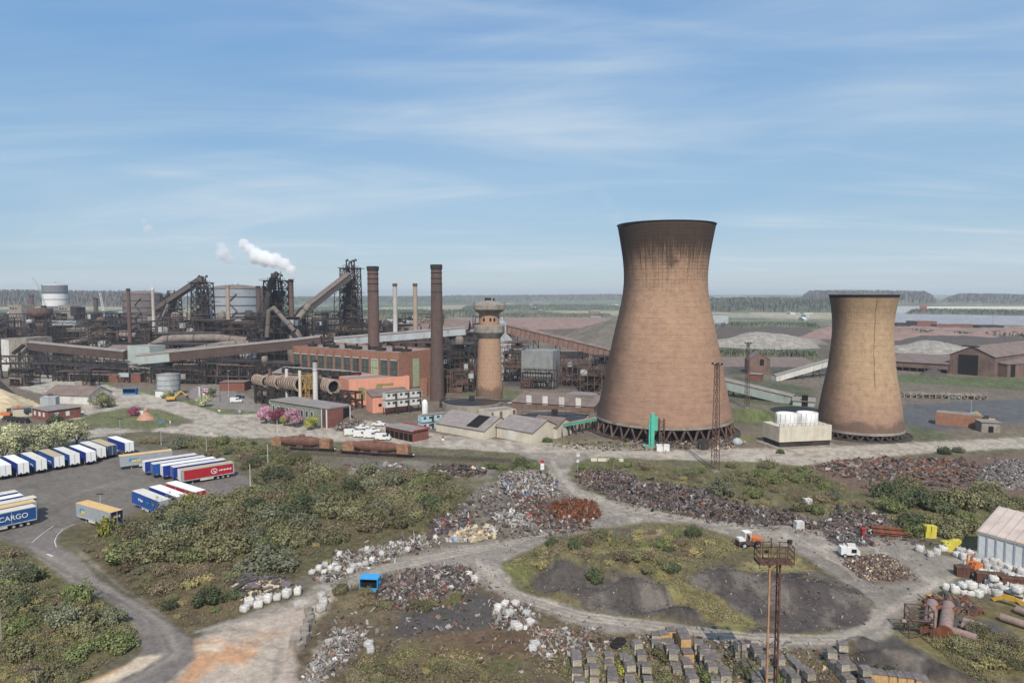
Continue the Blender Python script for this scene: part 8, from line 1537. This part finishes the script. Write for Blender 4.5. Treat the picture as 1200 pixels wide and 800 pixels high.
# ---- floodlight gantry close to the camera
def gantry():
    Y = 79.0; k = Y/F; x0, x1 = PX(909, Y), PX(921.5, Y); zt = HZ(659, Y); t = thing('floodlight_gantry', 'rusty twin legged floodlight gantry with railed platform', 'lighting tower', ((x0+x1)/2, Y, hgt((x0+x1)/2, Y))); o = (x0+x1)/2; xa, xb = x0-o, x1-o
    mb = MB(); mb.beam((xa, 0, 0), (xa, 0, zt), .21); part('leg', mb, mat('tan weathered steel', S(176, 136, 104), .2, .6, .85, RUST, .5, 1), t); mb = MB(); mb.beam((xb, 0, 0), (xb, 0, zt), .2); mb.beam((xb, .9, 0), (xb, .9, zt), .14); part('leg', mb, m_rustd, t)
    mb = MB(); n = 16
    for i in range(n): z0, z1 = zt*i/n, zt*(i+1)/n; a, b = (xa, xb) if i % 2 else (xb, xa); mb.beam((a, 0, z0), (b, 0, z1), .055); mb.beam((xb, 0, z0), (xb, .9, z1), .05); mb.beam((xa, 0, z1), (xb, 0, z1), .05)
    part('brace', mb, m_rustd, t); w0, w1 = PX(895, Y)-o, PX(936, Y)-o; c = (w0+w1)/2; W = w1-w0; D_ = 1.9
    mb = MB(); mb.box(c, .4, zt, W, D_, .1)
    for i in range(9): mb.box(w0+W*i/8, .4, zt-.16, .1, D_, .16)
    mb.box(c, .4-D_/2, zt-.06, W, .06, .18); mb.box(c, .4+D_/2, zt-.06, W, .06, .18); part('platform', mb, m_rustd, t); mb = MB(); hr = 1.15
    for y in (.4-D_/2, .4+D_/2):
        for i in range(5): mb.beam((w0+W*i/4, y, zt), (w0+W*i/4, y, zt+hr*1.75), .085)
        for z in (.6, 1.2, 1.75): mb.beam((w0, y, zt+z*hr), (w1, y, zt+z*hr), .07)
    for x in (w0, w1):
        for z in (.6, 1.2, 1.75): mb.beam((x, .4-D_/2, zt+z*hr), (x, .4+D_/2, zt+z*hr), .09)
    mb.beam((w0+W*.3, -.5, zt+.6), (w0+W*.7, .9, zt+1.3), .07); part('railing', mb, m_rustd, t)
    for i, (fx_, zz2, s_) in enumerate([(.02, 2.1, .45), (.48, 2.35, .75), (.95, 2.2, .5), (.28, 1.0, .4)]):
        mb = MB(); x = w0+W*fx_; mb.box(x, .4, zt+zz2, s_, .35, s_*.8, .3); mb.beam((x, .4, zt+1.6), (x, .4, zt+zz2), .07); part('floodlight', mb, m_dark if i != 1 else m_concrete, t)
m_rustd = mat('dark rusty steel', S(104, 74, 62), .3, 1.2, .9, S(70, 52, 46), .5)
gantry()
# ---- lamp posts and signs
def lamp_post(label, px, py, ytop, m=None, group=None):
    p = OG(px, py); h = HZ(ytop, p.y)-p.z; t = thing('lamp_post', label, 'lamp post', p, 0, group); mb = MB(); mb.tube((0, 0, 0), (0, 0, h), .11, .07); mb.tube((0, 0, 0), (0, 0, 1.2), .16); part('pole', mb, m or m_greycl, t); mb = MB(); mb.box(-.3, 0, h, .9, .3, .14); mb.box(.35, 0, h, .5, .3, .14); part('lamp_head', mb, m_dark, t)
lamp_post('grey lamp post in front of the lone yellow roofed trailer', 118.5, 609, 579); lamp_post('lamp post rising from the hedge behind the oblique trailers', 242, 530, 507); lamp_post('lamp post at the hedge near the far end trailer', 189, 522, 500); lamp_post('pale post at the end of the lorry park by the thicket', 293.5, 576, 543, m_offwhite); lamp_post('pale post at the thicket edge below the ladle wagon', 314, 546, 520, m_offwhite); lamp_post('leaning pale lamp post on the grassy bank', 2, 752, 684, m_concrete); lamp_post('short pale post at the bottom of the grassy bank', 43, 812, 784, m_concrete); lamp_post('slim lamp post among the willows', 141, 510, 491)
lamp_post('slim pole before the brick stores', 268, 465, 437); lamp_post('pale pole on the lawn by blossom trees', 325, 508, 492, m_offwhite); lamp_post('dark pole before the ribbed stoves', 258, 470, 450, m_dark); lamp_post('thin pole on the coal yard edge', 1137, 500, 468); lamp_post('far thin pole beyond the grey yard', 1163, 384, 366, m_dark)
def sign(label, px, py, h, w_, hh, cols, ang=0, m_post=None):
    p = OG(px, py); t = thing('road_sign', label, 'sign', p, ang); mb = MB(); mb.tube((0, .05, 0), (0, .05, h), .06); part('post', mb, m_post or m_greycl, t); z = h
    for m in cols: mb = MB(); mb.box(0, 0, z-hh, w_, .06, hh*.94); part('panel', mb, m, t); z -= hh
sign('red and white sign stack at the track junction by white scrap', 635.5, 558, 4.6, 1.0, .9, [m_red, m_white, m_white]); sign('pale sign on a post across the junction', 677, 556.5, 4.4, .8, .8, [m_offwhite]); sign('pale sign post at the gravel road edge by the junction', 677.5, 541, 3.2, 1.0, .8, [m_greycl, m_offwhite]); sign('small red topped sign before the cream shed', 519, 522, 3.2, .8, .7, [m_red, m_white]); sign('small blue sign on the green island', 188, 497, 1.6, 1.6, 1.0, [m_blue]); sign('thin white marker on the island grass', 199.5, 499, 2.2, .4, 1.2, [m_offwhite]); sign('white and red give way sign on the verge', 257, 485, 2.6, .8, .7, [m_red, m_white]); sign('pale sign at the curve beside the lawn', 281, 489, 3, .9, .8, [m_greycl]); sign('white sign near the hedge lamp post', 248, 515, 2.4, .8, .8, [m_offwhite])
p = OG(240, 465); t = thing('poster_board', 'bright pink white and blue poster board on the verge', 'sign', p, -.1); mb = MB(); mb.box(0, 0, .5, 3.8, .15, 3.6); part('board', mb, m_white, t)
for x, z, w_, h_, m in [(-1.0, 3.0, 1.6, .9, m_blue), (.8, 3.2, 1.8, .7, mat('pink print', S(222, 90, 140), .05)), (-.2, 1.9, 2.2, .9, m_red), (-1.3, .8, .9, .8, m_blue), (1.0, .8, 1.4, .9, mat('pink print', S(222, 90, 140), .05))]: mb = MB(); mb.box(x, -.1, z, w_, .04, h_); part('print', mb, m, t)
p = OG(171, 491); mb = MB(); mb.lathe([(3.4, 0), (3.0, .5), (1.6, 2.2), (.9, 2.6), (.8, 4), (.35, 4.4), (0, 4.5)], 16, sm=False); top('brick_cone', 'brown brick cone monument on the green island', 'monument', mb, mat('cone brick', S(186, 140, 118), .2, .8, .9), p); p = OG(165.5, 487); mb = MB(); mb.box(0, 0, 0, 2.4, .5, 2); mb.box(0, 0, 2, 2.6, .6, .1); top('white_plaque', 'white plaque block beside the brick cone', 'plaque', mb, m_white, p)
a = G(1096, 497); b = G(1150, 502); t = house('brick_wall', 'roofless brown brick ruin on the coal yard edge', 'ruin', a, b, 6, 4.6, m_brickor, m_concrete, over=-.3); a = G(1150, 506); b = G(1172, 507); house('ruin_hut', 'small pale concrete hut by the side road', 'hut', a, b, 6, 3.6, m_concrete, m_greyroof, doors=[('f', 3, 1.6, 2.2)])
# concrete barriers and fence
for i, px in enumerate([696, 704, 711, 719, 727]): p = OG(px, 540+i*.15); mb = MB(); mb.extrude([(-.3, 0), (.3, 0), (.12, .9), (-.12, .9)], -.9, .9, 'x'); top('concrete_barrier', 'cream concrete barrier in the roadside row by the junction', 'barrier', mb, m_cream, p, -.05, 'roadside barriers')
def fence(label, pts, h, step):
    q = [OG(*p) for p in pts]; o = q[0].copy(); t = thing('wire_fence', label, 'fence', o); mb = MB(); wr_ = MB()
    for a, b in zip(q, q[1:]):
        n = max(1, int((b-a).length/step))
        for i in range(n): p = a+(b-a)*i/n-o; mb.beam(p, p+Vector((0, 0, h)), .14)
        for z in (.35, .7, 1): wr_.beam(a-o+Vector((0, 0, h*z)), b-o+Vector((0, 0, h*z)), .03)
    part('post', mb, m_concrete, t); part('wire', wr_, m_dark, t)
fence('pale posted wire fence along the verge below the big tower', [(648, 525), (690, 529), (760, 528), (830, 527)], 1.8, 2.6); fence('short pale fence around the tower foot', [(662, 517), (690, 521), (735, 527)], 1.6, 2.4)
# white arrows and lines on the access road
def paint(label, pts, w_=.16):
    mb = MB()
    for a, b in zip(pts, pts[1:]):
        a = OG(*a); b = OG(*b); d = (b-a).normalized(); s_ = Vector((d.y, -d.x, 0))*w_/2; z = Vector((0, 0, .07)); mb.add([a-s_+z, a+s_+z, b+s_+z, b-s_+z], [(0, 1, 2, 3)])
    o = top('road_marking', label, 'marking', mb, m_offwhite, kind='structure')
paint('worn white kerb line at the mouth of the access road', [(88, 614), (74, 620), (67, 627), (64, 634), (66, 641)]); paint('worn white line across the park entrance', [(63, 616), (50, 625), (37, 636)]); paint('short white mark on the access road', [(55, 649), (62, 652)], .4)
# ---- woods on the horizon and out on the plain
def wood(label, px0, px1, r0, r1, base, hh, seed, m):
    rg = np.random.default_rng(seed); t0, t1 = math.atan((px0-600)/F), math.atan((px1-600)/F); nth = max(30, int(abs(px1-px0)*1.3)); nr_ = 16; th_ = np.linspace(t0, t1, nth); r_ = np.linspace(0, 1, nr_); TT, RR_ = np.meshgrid(th_, r_, indexing='xy'); rad_ = r0+(r1-r0)*RR_; x = rad_*np.sin(TT); y = rad_*np.cos(TT); e2 = smooth(0, .55, RR_)*smooth(0, .2, 1-RR_)*np.minimum(smooth(0, .1, (TT-t0)/(t1-t0)), smooth(0, .1, (t1-TT)/(t1-t0))); e = np.minimum(smooth(0, .1, RR_), smooth(0, .1, 1-RR_))*np.minimum(smooth(0, .02+6/nth, (TT-t0)/(t1-t0)), smooth(0, .02+6/nth, (t1-TT)/(t1-t0)))*(rg.random(TT.shape) > .06)
    z = hgt_np(x.ravel(), y.ravel()).reshape(x.shape)+e2*base*(.7+.6*fbm(x.ravel(), y.ravel(), (r1-r0)*.6, 3, seed).reshape(x.shape))+e*(hh*(.45+.8*rg.random(x.shape)))-2*(e < .01)
    V = np.stack([x, y, z], -1).reshape(-1, 3); ii = np.arange(V.shape[0]).reshape(nr_, nth); f = np.stack([ii[:-1, :-1], ii[:-1, 1:], ii[1:, 1:], ii[1:, :-1]], -1).reshape(-1, 4); me = bpy.data.meshes.new('distant_wood'); me.from_pydata(V.tolist(), [], f.tolist()); me.materials.append(m); top('distant_wood', label, 'wood', me, None, kind='stuff')
m_wood1 = mat('distant trees', S(104, 108, 84, .75), .45, .02, .95, S(70, 72, 58, .7), .5); m_wood2 = mat('distant bare trees', S(112, 106, 92, .75), .35, .02, .95, S(74, 76, 60, .7), .5)
for lb, a, b, r0, r1, bs, hh, m in [('wooded ridge on the horizon behind the left works', -160, 205, 2500, 3300, 34, 16, m_wood2), ('low wooded ridge behind the furnaces', 190, 560, 3800, 4800, 16, 16, m_wood1), ('raised square wood on the skyline beyond the small tower', 935, 1100, 3000, 3800, 26, 16, m_wood2), ('long wood stretching between the two towers', 800, 990, 2000, 2700, 18, 14, m_wood1), ('thin wood on the skyline at the right', 1100, 1420, 3400, 3900, 26, 12, m_wood2), ('tree belt below the right fields', 1060, 1420, 2000, 2160, 2, 9, m_wood1),
    ('broad wood out on the plain beyond the ore', 540, 730, 2100, 2700, 4, 8, m_wood1), ('far hazy wood behind the plain', 500, 840, 4300, 5200, 20, 18, m_wood2), ('tree belt on the plain near the big tower', 560, 720, 1500, 1580, 0, 7, m_wood1), ('tree belt by the far units', 815, 965, 1080, 1180, 0, 6, m_wood1), ('scrub belt behind the slag heaps', 830, 965, 560, 600, 0, 5, m_wood1), ('scrub belt beyond the red ranges', 1035, 1300, 900, 960, 0, 8, m_wood1), ('tree belt far left behind hoppers', -150, 140, 1300, 1500, 0, 13, m_wood2), ('wood behind the tall furnace', 330, 560, 1500, 1800, 0, 12, m_wood1)]: wood(lb, a, b, r0, r1, bs, hh, int(a*3+r0) % 997, m)
# ================================================================ HAZE
def haze():
    m = bpy.data.materials.new('haze'); m.use_nodes = True; t = m.node_tree; t.nodes.clear()
    o = t.nodes.new('ShaderNodeOutputMaterial'); p = t.nodes.new('ShaderNodeVolumePrincipled'); t.links.new(p.outputs[0], o.inputs['Volume'])
    p.inputs['Color'].default_value = (.88, .93, 1, 1); p.inputs['Density'].default_value = HAZE_DENSITY; p.inputs['Anisotropy'].default_value = .25
    mb = MB(); mb.box(0, 0, float(fz.min())-1.5, 34000, 34000, 128-float(fz.min()))
    ob = top('haze', 'thin pale blue haze over the whole works', 'haze', mb, m, kind='stuff')
haze()
